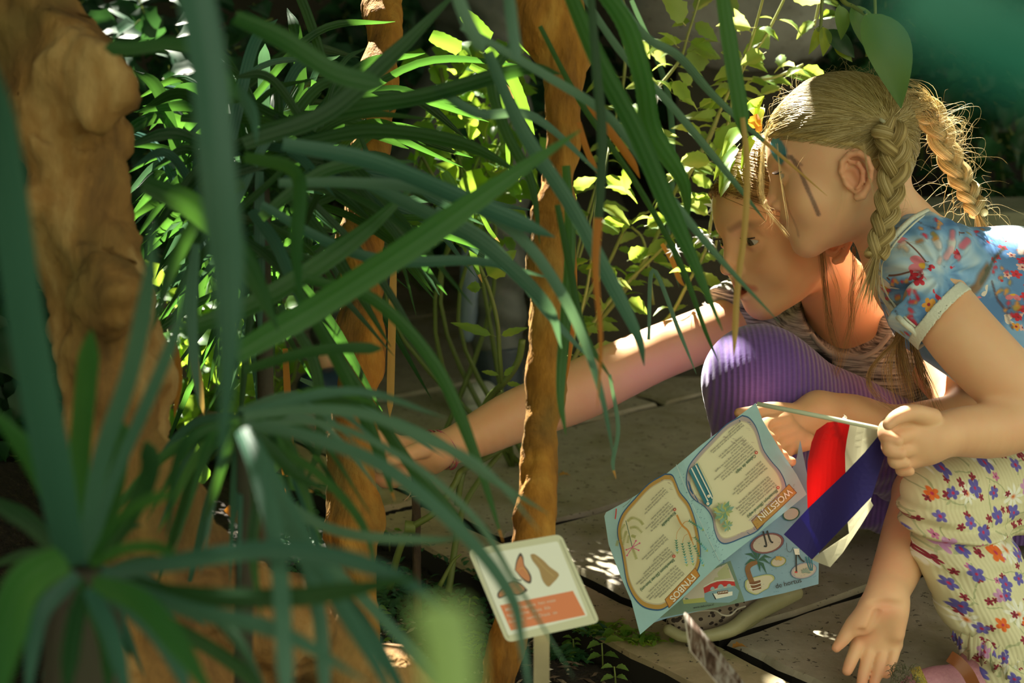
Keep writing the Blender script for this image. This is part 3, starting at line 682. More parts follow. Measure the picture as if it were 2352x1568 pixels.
zf = lambda py: P(0, py, 1.9).z
def ripT(X):
    z = X[..., 2]; o = np.zeros_like(z)
    for py, dep, wd, sl in ((1222, -.0085, .0035, 0.02), (1190, -.003, .004, -.06), (1165, .0025, .004, -.03), (1205, .004, .004, -.03), (1262, .003, .006, .10), (1140, -.002, .004, .05), (1360, -.002, .008, .25), (1430, -.003, .006, .4), (1500, -.004, .004, .2)):
        zz = zf(py)+sl*(X[..., 0]-P(2200, 0, 1.9).x); o += dep*np.exp(-((z-zz)/wd)**2)
    return o+.0012*np.sin(z*170+X[..., 0]*110)
V, F = S.mesh(pp(2020, 1640, 1.9)-[0, .2, 0], pp(2620, 940, 2.1)+[0, .1, .02], .0024, ripT)
trB = link_mesh('trousers', V, F, MAT['flowerrib'], GB, True, planar(V, -.33, P(0, 1222, 1.9).z))
# frilled hem
mb = MB(); ring = []; c0 = pp(2300, 1512, 1.888)
for i in range(160):
    a = 2*math.pi*i/160; r = rr_(102+4*math.sin(17*a)+3*math.sin(29*a+1), 1.9); ring.append((c0[0]+math.cos(a)*r, c0[1]+math.sin(a)*r*.85, c0[2]+.004*math.sin(23*a)+.012-.02*math.cos(a)))
V = [(x, y, z+.012) for x, y, z in ring]+[(c0[0]+(x-c0[0])*1.06, c0[1]+(y-c0[1])*1.06, z-.012+.003*math.sin(i*.9)) for i, (x, y, z) in enumerate(ring)]+[(c0[0]+(x-c0[0])*1.0, c0[1]+(y-c0[1])*1.0, z-.011) for i, (x, y, z) in enumerate(ring)]
mb.add(V, [(k*160+i, k*160+(i+1) % 160, (k+1)*160+(i+1) % 160, (k+1)*160+i) for k in range(2) for i in range(160)], [(p[0]*1.2, p[2]) for p in V]); mb.build('frilled_hem', MAT['flowerrib'], trB)
# ---------------------------------------------------------------- hair
HC = np.array([-.6, 0, 2.2]); HR = np.array([8.9, 7.1, 8.2])
def shell(H, name, m, wedges, grow=.28, parent=None, extra=None):
    S = SDF(); S.ell(H.w(HC), (HR+grow)*H.s, H.R, .01)
    if extra: extra(S)
    for a, n1, b, n2 in wedges: S.wedge(H.w(a), H.R@np.array(n1), H.w(b), H.R@np.array(n2), .004)
    lo = H.o-.125; hi = H.o+.135
    V, F = S.mesh(lo, hi, .0022); return link_mesh(name, V, F, m, parent)
def strand(mb, pts, r0, var, sides=3, n=6):
    q = catmull(pts, n) if len(pts) > 2 else pts; N = len(q)
    tube(mb, q, [r0*(1 if i < N*.6 else max(.15, 1-(i/N-.6)*2)) for i in range(N)], sides, var, cap=False)
def scalp_strands(H, mb, n, start_ok, target, rn, jitter=.5, lift=.45, width=.00032, tlift=.9):
    T = (np.array(target)-HC)/HR; T /= np.linalg.norm(T); k = 0
    while k < n:
        u = np.array([rn.gauss(0, 1) for _ in range(3)]); u /= np.linalg.norm(u); p = HC+u*HR
        if not start_ok(p): continue
        k += 1; om = math.acos(max(-1, min(1, u@T))); pts = []; bow = rn.uniform(-1, 1)*.035; l = .3+lift*.6*abs(math.sin(p[0]*1.7+p[2]*2.3))
        if om > 2.6: continue
        ax = np.cross(u, T); ax /= np.linalg.norm(ax)+1e-9
        for t in np.linspace(0, 1, 9):
            d = (math.sin((1-t)*om)*u+math.sin(t*om)*T)/max(1e-6, math.sin(om))
            d = d+ax*bow*math.sin(math.pi*t); d /= np.linalg.norm(d)
            pts.append(H.w(HC+d*(HR+l*math.sin(math.pi*min(1, t*1.3+.15))+tlift*t**4)))
        strand(mb, pts, width*rn.uniform(.6, 1.4), rn.random(), 3, 1)
def braid(name, path, r, turns, m, parent, seed, loose=40):
    rn = random.Random(seed); mb = MB(); q = catmull(path, 10); n = len(q)*4; idx = np.linspace(0, len(q)-1, n)
    q = np.array(q); c = np.stack([np.interp(idx, np.arange(len(q)), q[:, i]) for i in range(3)], 1)
    T, N = frames([Vector(x) for x in c], up0=np.array(_F))
    for s in range(3):
        pts = []
        for i in range(n):
            ph = 2*math.pi*(turns*i/n+s/3); tp = 1-.35*(i/n)
            B = T[i].cross(N[i]); o = B*(math.sin(ph)*r*.95*tp)+N[i]*(math.sin(2*ph)*r*.42*tp); pts.append(Vector(c[i])+o)
        rad = [r*.60*(1-.35*i/n)*min(1, .35+i/n*12) for i in range(n)]
        tube(mb, pts, rad, 10, .45)
        t2, n2 = frames(pts)
        for h in range(70):
            a0 = rn.uniform(0, 6.28); tw = rn.uniform(-.6, .6); rr = rn.uniform(.9, 1.12); v = rn.random()
            hp = [pts[i]+(n2[i]*math.cos(a0+tw*i/n)+t2[i].cross(n2[i])*math.sin(a0+tw*i/n))*rad[i]*rr for i in range(0, n, 2)]
            tube(mb, hp, .00036, 3, v, cap=False)
    for h in range(loose):
        i = rn.randrange(n-2); p = Vector(c[i]); d = Vector((rn.uniform(-1, 1), rn.uniform(-.5, .5), rn.uniform(-1, 1))).normalized()
        L = rn.uniform(.008, .03); d2 = d+Vector((rn.uniform(-1, 1), 0, rn.uniform(-1, .6)))
        strand(mb, [p, p+d*L*.5+d*r, p+d*r+d2*L, p+d*r+d2*L+d*L*.6+Vector((0, 0, -L*.4))], .00013, rn.random(), 3, 4)
    # tassel
    e = Vector(c[-1]); te = T[-1]
    for h in range(90):
        d = Vector((rn.gauss(0, .25), rn.gauss(0, .25), rn.gauss(0, .2))); p1 = e+te*r*1.2+d*r; strand(mb, [e-te*r, p1, p1+te*r*rn.uniform(1.5, 3.5)+d*r*1.3], .0003, rn.random(), 3, 3)
    return mb.build(name, m, parent)
def bundle(mb, path, n, spread, rn, r0=.00025, curl=0.0, lo=0.1, hi=1.0):
    for k in range(n):
        o = Vector((rn.gauss(0, 1), rn.gauss(0, 1), rn.gauss(0, 1)))*spread; o2 = Vector((rn.gauss(0, 1), rn.gauss(0, 1), rn.gauss(0, 1)))*spread
        m_ = len(path); L = max(2, int(m_*rn.uniform(.7, 1.0)+.5)); pts = []
        for i in range(L):
            f = i/(m_-1); pts.append(Vector(path[i])+o*(1-f)*.6+o2*f*1.5+Vector((rn.gauss(0, 1), rn.gauss(0, 1), rn.gauss(0, 1)))*curl)
        strand(mb, pts, r0*rn.uniform(.5, 1.3), rn.uniform(lo, hi), 3, 6)
pl = lambda seq, d: [P(x, y, d) for x, y in seq]
# younger girl: centre parting, two tails, two plaits
rn = random.Random(11)
hrB = shell(HB, 'hair', MAT['scalpB'], [((4, 0, 3.5), (.44, 0, -.90), (-1.7, 0, 1.6), (.894, 0, -.447))], .26, GB)
tgt = HB.hit(2036, 290); far = np.array([tgt[0]-.5, -tgt[1], tgt[2]])
def okB(p): return not ((p[2]-3.5) < .49*(p[0]-4) and (p[0]+1.7)*.894-(p[2]-1.6)*.447 > 0) and p[2] > -4.8
mb = MB()
scalp_strands(HB, mb, 4200, lambda p: okB(p) and p[1] > -.15, tgt, rn, tlift=.8)
scalp_strands(HB, mb, 1500, lambda p: okB(p) and p[1] < .15 and p[0] < 4, far, rn, tlift=.8)
def hairl(x): return 3.5+.49*(x-4)
for k in range(500):            # soft hairline
    x = rn.uniform(-1.5, 7.9); z = hairl(x)+rn.uniform(-.45, .3); yy = 1-((x-HC[0])/HR[0])**2-((z-HC[2])/HR[2])**2
    if yy <= 0: continue
    p = HC+(np.array([x, HR[1]*math.sqrt(yy), z])-HC)*1.012; T_ = np.array(tgt)*1.0
    a = p; b = HC+((p*.6+T_*.4)-HC); b = HC+(b-HC)/np.linalg.norm((b-HC)/HR)*1.05; c_ = HC+((p*.25+T_*.75)-HC); c_ = HC+(c_-HC)/np.linalg.norm((c_-HC)/HR)*1.06; e_ = HC+(T_-HC)*1.08
    strand(mb, [HB.w(a), HB.w(b), HB.w(c_), HB.w(e_)], .00022, rn.random(), 3, 5)
mb.build('hair_strands', MAT['hairB'], hrB)
mb = MB()
for k in range(260):            # flyaways round the head
    u = np.array([rn.gauss(-.5, .9), rn.gauss(0, .8), abs(rn.gauss(.5, .7))]); u /= np.linalg.norm(u); p = HC+u*(HR+.4)
    tn = np.cross(u, [rn.gauss(0, 1), rn.gauss(0, 1), rn.gauss(0, 1)]); tn /= np.linalg.norm(tn); L = rn.uniform(1.2, 3.8); lf = rn.uniform(.3, 1.3)
    strand(mb, [HB.w(p), HB.w(p+tn*L*.4+u*lf*.6), HB.w(p+tn*L*.8+u*lf), HB.w(p+tn*L*1.1+u*lf*.6+np.array([0, 0, -.3]))], .00010, rn.uniform(.5, 1), 3, 5)
for k in range(70):            # wild curls behind the far plait
    p = P(2150+rn.gauss(0, 14), 290+rn.uniform(-40, 60), 2.0+rn.uniform(-.03, .03)); a = rn.uniform(-.9, .9); L = RP(rn.uniform(30, 95), 2.0)
    d = Vector((math.cos(a), rn.uniform(-.2, .2), math.sin(a)*.7)); e = Vector((-.2, 0, -1))
    strand(mb, [p, p+d*L*.5, p+d*L+e*L*.1, p+d*L*1.1+e*L*.45, p+d*L*.8+e*L*.75], .00011, rn.uniform(.6, 1), 3, 6)
bundle(mb, pl([(1775, 282), (1757, 320), (1750, 380), (1746, 430), (1760, 478), (1775, 500)], 1.93), 22, .0014, rn, .0002, .0006, .7, 1)
bundle(mb, pl([(1762, 300), (1752, 350), (1752, 420), (1758, 470), (1772, 488), (1774, 510), (1766, 520)], 1.925), 14, .0022, rn, .0002, .001, .7, 1)
bundle(mb, pl([(1785, 330), (1792, 400), (1800, 450), (1808, 500), (1812, 545)], 1.885), 6, .0015, rn, .00015, .0005, .5, 1)
bundle(mb, pl([(1765, 490), (1790, 520), (1808, 545), (1822, 565)], 1.90), 7, .0014, rn, .0002, .0004, .6, 1)
bundle(mb, pl([(1985, 330), (1994, 400), (2012, 450), (2020, 480)], 1.86), 10, .0018, rn, .00015, .0008, .5, 1)
bundle(mb, pl([(1940, 440), (1936, 480), (1930, 520)], 1.865), 4, .002, rn, .0001, .0008, .6, 1)
for k in range(260):
    a = HB.w(HC+np.array([rn.uniform(-8.2, -5), rn.uniform(-5.5, -1), rn.uniform(1, 7)])*1.0)
    e = P(2150+rn.gauss(0, 9), 290+rn.gauss(0, 10), 2.045); mid_ = (Vector(a)*.5+e*.5)+Vector((.012, 0, .014))*rn.uniform(.4, 1.3); strand(mb, [Vector(a), mid_, e], .00028, rn.random(), 3, 6)
mb.build('loose_strands', MAT['hairB'], hrB)
zb = lambda seq: [P(x, y, d) for x, y, d in seq]
braid('plait', zb([(2030, 283, 1.865), (2050, 320, 1.86), (2056, 370, 1.862), (2046, 430, 1.866), (2036, 490, 1.862), (2024, 540, 1.855), (2012, 590, 1.85)]), RP(27, 1.86), 2.4, MAT['hairB'], hrB, 1)
braid('plait', zb([(2112, 238, 2.02), (2150, 282, 2.045), (2176, 350, 2.06), (2208, 410, 2.06), (2232, 455, 2.05), (2246, 492, 2.04)]), RP(24, 2.05), 2.3, MAT['hairB'], hrB, 2, 110)
for (a, b, nm) in (((2038, 284, 1.866), (2048, 298, 1.864), 'hair_tie'),):
    mb = MB(); c0 = P(*a); mb_pts = [c0+Vector((math.cos(t)*RP(15, 1.86), math.sin(t)*RP(15, 1.86), -math.cos(t)*.004)) for t in np.linspace(0, 2*math.pi, 25)]
    tube(mb, mb_pts, .0022, 8, .8); mb.build(nm, mat('clear_elastic', (.62, .60, .42), .3), hrB)
# older girl: combed back, long loose locks
rn = random.Random(12)
hrA = shell(HA, 'hair', MAT['scalpA'], [((5.5, 0, 5.2), (.835, 0, -.55), (0, 0, 20), (0, 0, -1)), ((4.2, 0, 3.1), (.31, 0, -.95), (-1.7, 0, 1.2), (.894, 0, -.447))], .26, GA)
def okA(p):
    a = (p[0]-5.5)*.835-(p[2]-5.2)*.55 > 0; b = (p[0]-4.2)*.31-(p[2]-3.1)*.95 > 0 and (p[0]+1.7)*.894-(p[2]-1.2)*.447 > 0
    return not a and not b and p[2] > -5
mb = MB(); scalp_strands(HA, mb, 2600, okA, (-4.5, 6.3, -2.2), rn, tlift=.4)
for k in range(420):
    y = rn.uniform(-2, 6.4); f = rn.random(); x = 5.6-.045*y*y+rn.uniform(-.3, .5); z = 5.0+(x-5.5)*1.5
    u = (np.array([x, y, z])-HC)/HR; u /= np.linalg.norm(u); p = HC+u*(HR+.12); Tt = (np.array([-4.5, 6.3, -2.2])-HC)/HR; Tt /= np.linalg.norm(Tt); w2 = u*.8+Tt*.2+np.array([0, 0, .12]); b = HC+w2/np.linalg.norm(w2)*(HR+.45)
    w3 = u*.5+Tt*.5+np.array([0, .1, .1]); c_ = HC+w3/np.linalg.norm(w3)*(HR+.5); strand(mb, [HA.w(p), HA.w(b), HA.w(c_)], .00022, rn.random(), 3, 5)
mb.build('hair_strands', MAT['hairA'], hrA)
mb = MB()
bundle(mb, pl([(1884, 560), (1890, 620), (1897, 690), (1908, 760), (1926, 825), (1912, 862), (1902, 900)], 2.01), 26, .0028, rn, .00022, .0012, .1, .7)
bundle(mb, pl([(1962, 570), (1962, 620), (1957, 680), (1956, 735), (1942, 800), (1926, 850), (1910, 885)], 2.015), 22, .0024, rn, .00022, .0012, .2, .8)
bundle(mb, pl([(1990, 590), (1984, 640), (1968, 690), (1957, 745), (1975, 800)], 2.01), 18, .003, rn, .0002, .0016, .5, 1)
bundle(mb, pl([(1900, 590), (1918, 650), (1930, 700), (1926, 760)], 2.01), 14, .003, rn, .00012, .002, .5, 1)
bundle(mb, pl([(2080, 690), (2070, 760), (2068, 800), (2078, 850), (2092, 900), (2100, 945)], 1.93), 110, .0042, rn, .0003, .001, .3, 1)
bundle(mb, pl([(2095, 730), (2098, 790), (2112, 840), (2130, 890), (2148, 945)], 1.93), 80, .0035, rn, .0003, .001, .1, .7)
bundle(mb, pl([(2078, 720), (2060, 775), (2024, 815), (1998, 850), (1996, 885), (2020, 915), (2055, 940), (2075, 955)], 1.92), 34, .0022, rn, .00025, .0008, .3, .9)
bundle(mb, pl([(2070, 740), (2052, 800), (2040, 850), (2048, 900), (2060, 950)], 1.925), 34, .004, rn, .0002, .0016, .6, 1)
mb.build('loose_strands', MAT['hairA'], hrA)
# ================================================================ PRINTED AND HELD THINGS
def flat(name, col, rough=.6, trans=0.0, **kw):
    m = mat(name, col, rough, **kw)
    if trans: NT(m).translucent(col, trans)
    return m
INK = {}
def ink(col, rough=.55):
    k = tuple(round(c, 3) for c in col)
    if k not in INK: INK[k] = mat('ink_%d' % len(INK), col, rough)
    return INK[k]
class Sheet:
    """a printed sheet in space: X(px,py) gives its surface; art is laid on it layer by layer as very thin print"""
    def __init__(s, D, step=12): s.D = D; s.step = step; s.mb = MB(); s.mats = []; s.lay = 0
    def X(s, px, py, off=0.0): return P(px, py, s.D(px, py)-off)
    def mi(s, m):
        if m not in s.mats: s.mats.append(m)
        return s.mats.index(m)
    def tri(s, pts):
        bm = bmesh.new(); vs = [bm.verts.new((x, y, 0)) for x, y in pts]; f = bm.faces.new(vs)
        bmesh.ops.triangulate(bm, faces=[f])
        for _ in range(7):
            L = [e for e in bm.edges if e.calc_length() > s.step*1.6]
            if not L: break
            bmesh.ops.subdivide_edges(bm, edges=L, cuts=1); bmesh.ops.triangulate(bm, faces=bm.faces[:])
        idx = {v: i for i, v in enumerate(bm.verts)}; V = [(v.co.x, v.co.y) for v in bm.verts]; F = [tuple(idx[v] for v in f.verts) for f in bm.faces]; bm.free(); return V, F
    def poly(s, pts, m, up=None, smooth=0):
        if smooth: pts = [tuple(q) for q in catmull(list(pts)+[pts[0]], smooth)][:-1]
        if up is None: s.lay += 1; up = .00025+s.lay*.00003
        V, F = s.tri(pts); s.mb.add([s.X(x, y, up) for x, y in V], F, [(x*.01, y*.01) for x, y in V], 0, s.mi(m)); return s
    def line(s, pts, w, m, close=False, smooth=4):
        s.lay += 1; up = .00025+s.lay*.00003
        q = catmull(list(pts)+([pts[0]] if close else []), smooth) if len(pts) > 2 else catmull(pts, 6); V = []; F = []
        for i, p in enumerate(q):
            a = q[max(0, i-1)]; b = q[min(len(q)-1, i+1)]; d = np.array(b)-np.array(a); L = np.hypot(*d)+1e-9; n = np.array([-d[1], d[0]])/L*w/2
            V += [s.X(*(p+n), up), s.X(*(p-n), up)]
        F = [(2*i, 2*i+1, 2*i+3, 2*i+2) for i in range(len(q)-1)]; s.mb.add(V, F, None, 0, s.mi(m))
    def text(s, body, x, y, ang, size, m, bold=0.0, sx=1.0, shear=0.0, align='LEFT'):
        cu = bpy.data.curves.new('t', 'FONT'); cu.body = body; cu.size = 1; cu.resolution_u = 3; cu.offset = bold; cu.align_x = align; cu.shear = shear
        o = bpy.data.objects.new('t', cu); me = bpy.data.meshes.new_from_object(o)
        a = math.radians(ang); dx, dy = math.cos(a), math.sin(a); ux, uy = math.sin(a), -math.cos(a); s.lay += 1; up = .00025+s.lay*.00003
        V = []
        for v in me.vertices:
            X, Y = v.co.x*size*sx, v.co.y*size; V.append(s.X(x+dx*X+ux*Y, y+dy*X+uy*Y, up))
        s.mb.add(V, [tuple(p.vertices) for p in me.polygons], None, 0, s.mi(m)); bpy.data.objects.remove(o); bpy.data.meshes.remove(me); bpy.data.curves.remove(cu)
    def base(s, pts, m, th=.0003, smooth=0, edge=None):
        """solid sheet of real thickness"""
        if smooth: pts = [tuple(q) for q in catmull(list(pts)+[pts[0]], smooth)][:-1]
        V, F = s.tri(pts); n = len(V); VV = [s.X(x, y) for x, y in V]+[s.X(x, y, -th) for x, y in V]
        FF = F+[tuple(n+i for i in reversed(f)) for f in F]; cnt = {}
        for f in F:
            for i in range(3): e = (f[i], f[(i+1) % 3]); cnt[e] = 1
        for a, b in list(cnt):
            if (b, a) not in cnt: FF.append((b, a, n+a, n+b))
        s.mb.add(VV, FF, [(x*.01, y*.01) for x, y in V]*2, 0, s.mi(m))
    def build(s, name, parent=None): return s.mb.build(name, s.mats, parent, smooth=False)
def paper(name, col, sc=30):
    m = mat(name, rough=.55); t = NT(m); n = t.noise(sc, 5, t.obj()); c = t.mix(n, tuple(x*.8 for x in col), tuple(min(1, x*1.12) for x in col)); t.base(c); t.bump(n, .25, .003); t.translucent(c, .15); return m
Z3 = lambda x, y: (x/2.703+1350, y/2.703+900)
Z1 = lambda x, y: (x/5.227+1560, y/5.227+920)
Z2 = lambda x, y: (x/4.61+1400, y/4.61+1080)
Z4 = lambda x, y: (x/6.533+1540, y/6.533+1180)
BLUE = paper('leaflet_blue', (.42, .70, .76)); CREAM = ink((.74, .72, .50)); 
black = ink((.03, .03, .03)); grey = ink((.12, .12, .10)); navy = ink((.02, .10, .25)); white = ink((.88, .88, .80)); ochre = ink((.50, .30, .07)); brown = ink((.20, .08, .03)); red = ink((.60, .04, .04)); teal = ink((.01, .17, .24)); olive = ink((.32, .34, .07)); lav = ink((.42, .36, .38)); orange = ink((.58, .27, .05)); leafg = ink((.05, .22, .14)); leafl = ink((.38, .50, .14)); pinkp = ink((.62, .10, .25)); dkgreen = ink((.03, .12, .07)); lightteal = ink((.10, .42, .50))
fold = lambda px, py: (px-1563)*.92-(py-1062)*.39   # signed distance from the fold
def D1(px, py):
    f = fold(px, py); return 1.842+abs(f)*.00006+.006*math.sin((px+py)*.011)+.000000*px
LF = Sheet(D1, 14)
LF.base([(1736, 925), (1752, 965), (1790, 1030), (1830, 1090), (1853, 1135), (1800, 1178), (1740, 1226), (1650, 1297), (1560, 1380), (1470, 1457), (1450, 1380), (1424, 1320), (1398, 1250), (1388, 1185), (1392, 1176), (1440, 1150), (1500, 1112), (1555, 1068), (1610, 1022), (1680, 968)], BLUE)
I1 = [Z3(*q) for q in [(960, 142), (1000, 155), (1035, 195), (1060, 250), (1090, 350), (1140, 425), (1195, 490), (1228, 560), (1228, 620), (1150, 740), (1060, 860), (960, 908), (860, 945), (812, 925), (785, 860), (770, 780), (725, 715), (650, 660), (615, 590), (610, 530), (625, 460), (680, 385), (760, 300), (860, 200)]]
I2 = [Z3(*q) for q in [(480, 505), (525, 512), (550, 560), (575, 620), (630, 690), (665, 780), (690, 880), (702, 980), (695, 1080), (640, 1180), (540, 1290), (480, 1345), (420, 1357), (340, 1335), (280, 1270), (240, 1180), (222, 1080), (205, 980), (185, 900), (185, 830), (215, 750), (290, 660), (380, 565)]]
def inset(pts, k):
    cx = sum(p[0] for p in pts)/len(pts); cy = sum(p[1] for p in pts)/len(pts); return [(p[0]+(cx-p[0])*k, p[1]+(cy-p[1])*k) for p in pts]
for I, rim in ((I1, lav), (I2, ochre)):
    LF.poly(I, navy, smooth=4); LF.poly(inset(I, .022), rim, smooth=4); LF.poly(inset(I, .085), ink((.55, .50, .36)), smooth=4); LF.poly(inset(I, .105), CREAM, smooth=4)
LF.line([(1553, 1066), (1600, 1180), (1655, 1292)], 1.2, ink((.62, .78, .80)), smooth=2)
# wooden title boards
LF.poly([Z1(1320, 998), Z1(1415, 1105), Z1(1180, 1330), Z1(935, 1552), Z1(862, 1440), Z1(1100, 1215)], brown); LF.poly([Z1(1318, 1008), Z1(1404, 1105), Z1(1180, 1318), Z1(938, 1540), Z1(872, 1442), Z1(1100, 1222)], ochre)
LF.poly([Z2(908, 1025), Z2(960, 1115), Z2(800, 1290), Z2(630, 1460), Z2(583, 1365), Z2(740, 1200)], brown); LF.poly([Z2(906, 1034), Z2(950, 1114), Z2(800, 1278), Z2(634, 1448), Z2(592, 1365), Z2(745, 1206)], orange)
rp = random.Random(5)
for k in range(44):
    t = rp.random(); a = Z1(1390-470*t, 1030+470*t*.95+rp.uniform(-35, 50)); LF.line([a, (a[0]-3, a[1]+1.6)], .6, brown)
LF.text('WOESTIJN', *Z1(1318, 1050), 138.6, 21, white, .012, 1.0); LF.text('FYNBOS', *Z2(872, 1088), 132.5, 21, white, .012, 1.0)
for z, q in ((Z1, (1187, 1042)), (Z1, (927, 622)), (Z2, (690, 413)), (Z2, (682, 908))):
    c = z(*q); LF.poly([(c[0]+3.6*math.cos(a), c[1]+3.6*math.sin(a)) for a in np.linspace(0, 6.0, 14)], red); LF.poly([(c[0]+1.5*math.cos(a), c[1]+1.5*math.sin(a)) for a in np.linspace(0, 6.0, 10)], CREAM)
LF.text('Blouaalwyn (Bloo-al-wijn)', *Z1(1172, 1062), 138, 9.4, dkgreen, .022, .95, .2); LF.text('Cabeza de viejo', *Z1(908, 640), 137, 9.6, dkgreen, .022, .98, .2)
LF.text('Kransheide', *Z2(690, 432), 134, 9.8, dkgreen, .022, .98, .2); LF.text('Silwerboom (Sil-ver boo-um)', *Z2(678, 930), 137, 9.4, dkgreen, .022, .95, .2)
LF.text('DROOG  MY  KEEL', *Z1(1190, 1110), 137.5, 12, ink((.30, .22, .45)), -.012, .92)
def block(lines, x, y, ang, pitch, size, sx=.92, skew=-.25):
    a = math.radians(ang)
    for i, l in enumerate(lines): LF.text(l, x+i*pitch*(-math.sin(a)+skew*math.cos(a)), y+i*pitch*(math.cos(a)+skew*math.sin(a)), ang, size, grey, .004, sx)
block(['In de woestijn is genoeg zon, maar weinig water.', 'De blouaalwyn overleeft de droogte door water', 'op te slaan in zijn dikke bladeren. Zien jullie de', 'grijze kleur van de bladeren? Dat is een waslaag', 'die de plant beschermt tegen de felle zon.'], *Z1(1160, 1000), 138, 6.4, 6.5, .84, .02)
block(['Wat hebben jullie nodig om de woestijn te', 'overleven? Kies samen twee dingen. Denk aan:', 'water, zonnebrand, sokken, waterzak, een', 'paraplu, of iets anders.'], *Z1(1050, 795), 138, 6.4, 6.3, .84, .05)
block(["De naam van deze cactus betekent 'hoofd van een", "oude man'. Waarom denken jullie dat hij zo heet?", 'Deze cactus heeft verschillende trucjes om te overleven:', '• Witte haren: weerkaatst het zonlicht', '• Lange, dunne vorm: zo vangt hij zo min mogelijk', 'zonlicht - doe maar na!', '• Doorns: beschermt tegen dieren', '• Waslaag: beschermt tegen de zon'], *Z1(915, 585), 138, 6.4, 6.2, .82, .02)
block(['Kies samen een trucje uit voor een andere plant', 'die jullie kunnen gebruiken. Kunnen jullie allemaal', 'een truc verzinnen?'], *Z1(770, 285), 138, 5.4, 5.8, .84, .0)
block(['Jullie staan nu in het Zuid-Afrikaanse', 'Fynbos (fijn-bos). Er zijn veel uitdagingen:', 'het waait hard, de bodem is arm en er breekt', 'elke 10 tot 15 jaar brand uit. Er zijn ook natte', 'en droge, hete zomers en natte winters.'], *Z2(785, 1085), 136, 6.4, 6.4, .84, .02)
block(['De silwerboom heeft harige en behaarde blaadjes.', 'Zo kan hij tegen wind en warmte. Bekijk de bladeren', 'van dichtbij. Zijn de blaadjes goed zacht', 'of zijn het de haartjes?'], *Z2(675, 870), 137, 6.2, 6.2, .84, .02)
block(['Zien jullie nog meer planten met', 'een zilveren kleur? Hoeveel zilveren', 'planten vinden jullie?'], *Z2(612, 715), 136, 6.2, 6.2, .84, .05)
block(['Planten zijn net mensen: ze lijken op', 'elkaar maar zijn ook verschillend.', 'In Zuid-Afrika zijn er wel 700 soorten', 'heide, die allemaal bloeien.'], *Z2(690, 385), 135, 6.4, 6.2, .86, .1)
block(['Zie je de verschillende soorten hier', 'staan? Kies samen een heide uit', 'en verzin een naam.'], *Z2(610, 215), 135, 6.0, 6.0, .86, .05)
LF.line([Z2(140, 390), Z2(200, 340), Z2(235, 290)], .8, grey); LF.line([Z2(72, 405), Z2(68, 460), Z2(60, 515)], 2.6, red, smooth=2)
# drawn plants
for off in (0, 52):
    LF.poly([Z1(115+off, 840-off*.95), Z1(165+off, 795-off*.95), Z1(340+off*.9, 1120-off*.4), Z1(405-off*.0, 1150), Z1(395, 1235), Z1(350, 1275), Z1(300, 1230)], teal)
for off, n in ((0, 30), (50, 30)):
    for i in range(n):
        t = i/n; c = Z1(150+off+200*t, 815-off*.7+400*t); LF.poly([(c[0]+1.7*math.cos(a), c[1]+1.7*math.sin(a)) for a in np.linspace(0, 5.5, 6)], white)
for i in range(26):
    t = i/26; 
    for q in ((232+170*t, 735+330*t), (115+150*t, 880+360*t)): c = Z1(*q); LF.line([c, (c[0]-1.8, c[1]+.8)], .8, olive)
for q in ((355, 1145), (345, 1235)):
    c = Z1(*q); LF.poly([(c[0]+3.6*math.cos(a), c[1]+3.6*math.sin(a)) for a in np.linspace(0, 5.8, 10)], white); LF.poly([(c[0]+1.4*math.cos(a), c[1]+1.4*math.sin(a)) for a in np.linspace(0, 5.4, 7)], ochre)
def spiky(S_, cx, cy, r, n, a0, a1, ms, w=.22, sq=1.0):
    for i in range(n):
        a = math.radians(a0+(a1-a0)*i/(n-1)); rr2 = r*(.8+.35*((i*7) % 5)/5); dx, dy = math.cos(a), math.sin(a)*sq; nx, ny = -dy, dx
        S_.poly([(cx, cy), (cx+dx*rr2*.5+nx*rr2*w, cy+dy*rr2*.5+ny*rr2*w), (cx+dx*rr2, cy+dy*rr2), (cx+dx*rr2*.5-nx*rr2*w, cy+dy*rr2*.5-ny*rr2*w)], ms[i % len(ms)])
ag = [ink((.16, .34, .22)), ink((.30, .40, .18)), ink((.22, .40, .34)), ink((.42, .46, .14))]
spiky(LF, *Z1(540, 1340), 27, 15, 70, 330, ag); spiky(LF, *Z1(560, 1330), 16, 8, 0, 360, ag[2:] + ag[:2]); spiky(LF, *Z1(585, 1500), 15, 11, 60, 350, ag)
LF.line([Z2(712, 470), Z2(760, 570), Z2(830, 640), Z2(870, 740)], 4.5, orange); LF.line([Z2(870, 740), Z2(890, 790)], 2, orange)
for path in ([(835, 535), (790, 550), (755, 600), (715, 660), (708, 730)], [(830, 670), (790, 700), (772, 770)], [(850, 740), (840, 760)], [(860, 710), (900, 710)], [(770, 580), (800, 545), (840, 535)]): LF.line([Z2(*q) for q in path], 1, orange)
for a, b in (((840, 530), (1000, 635)), ((705, 735), (720, 885)), ((768, 770), (822, 1020)), ((838, 760), (890, 1010)), ((898, 795), (1000, 1020)), ((900, 705), (1042, 860))):
    n = 9 if abs(a[1]-b[1])+abs(a[0]-b[0]) > 200 else 6
    for i in range(n):
        t = (i+.3)/n; c = Z2(a[0]+(b[0]-a[0])*t, a[1]+(b[1]-a[1])*t); d = np.array([b[0]-a[0], b[1]-a[1]], float); d /= np.hypot(*d); nn = np.array([-d[1], d[0]]); m_ = leafg if t < .55 else (lightteal if t < .88 else leafl)
        for sg in (-1, 1):
            e = (c[0]-d[0]*2+nn[0]*sg*5.0, c[1]-d[1]*2+nn[1]*sg*5.0); LF.poly([(c[0]+d[0]*4.2, c[1]+d[1]*4.2), (c[0]+nn[0]*sg*2.4, c[1]+nn[1]*sg*2.4), e, (c[0]-d[0]*1.0, c[1]-d[1]*1.0)], m_)
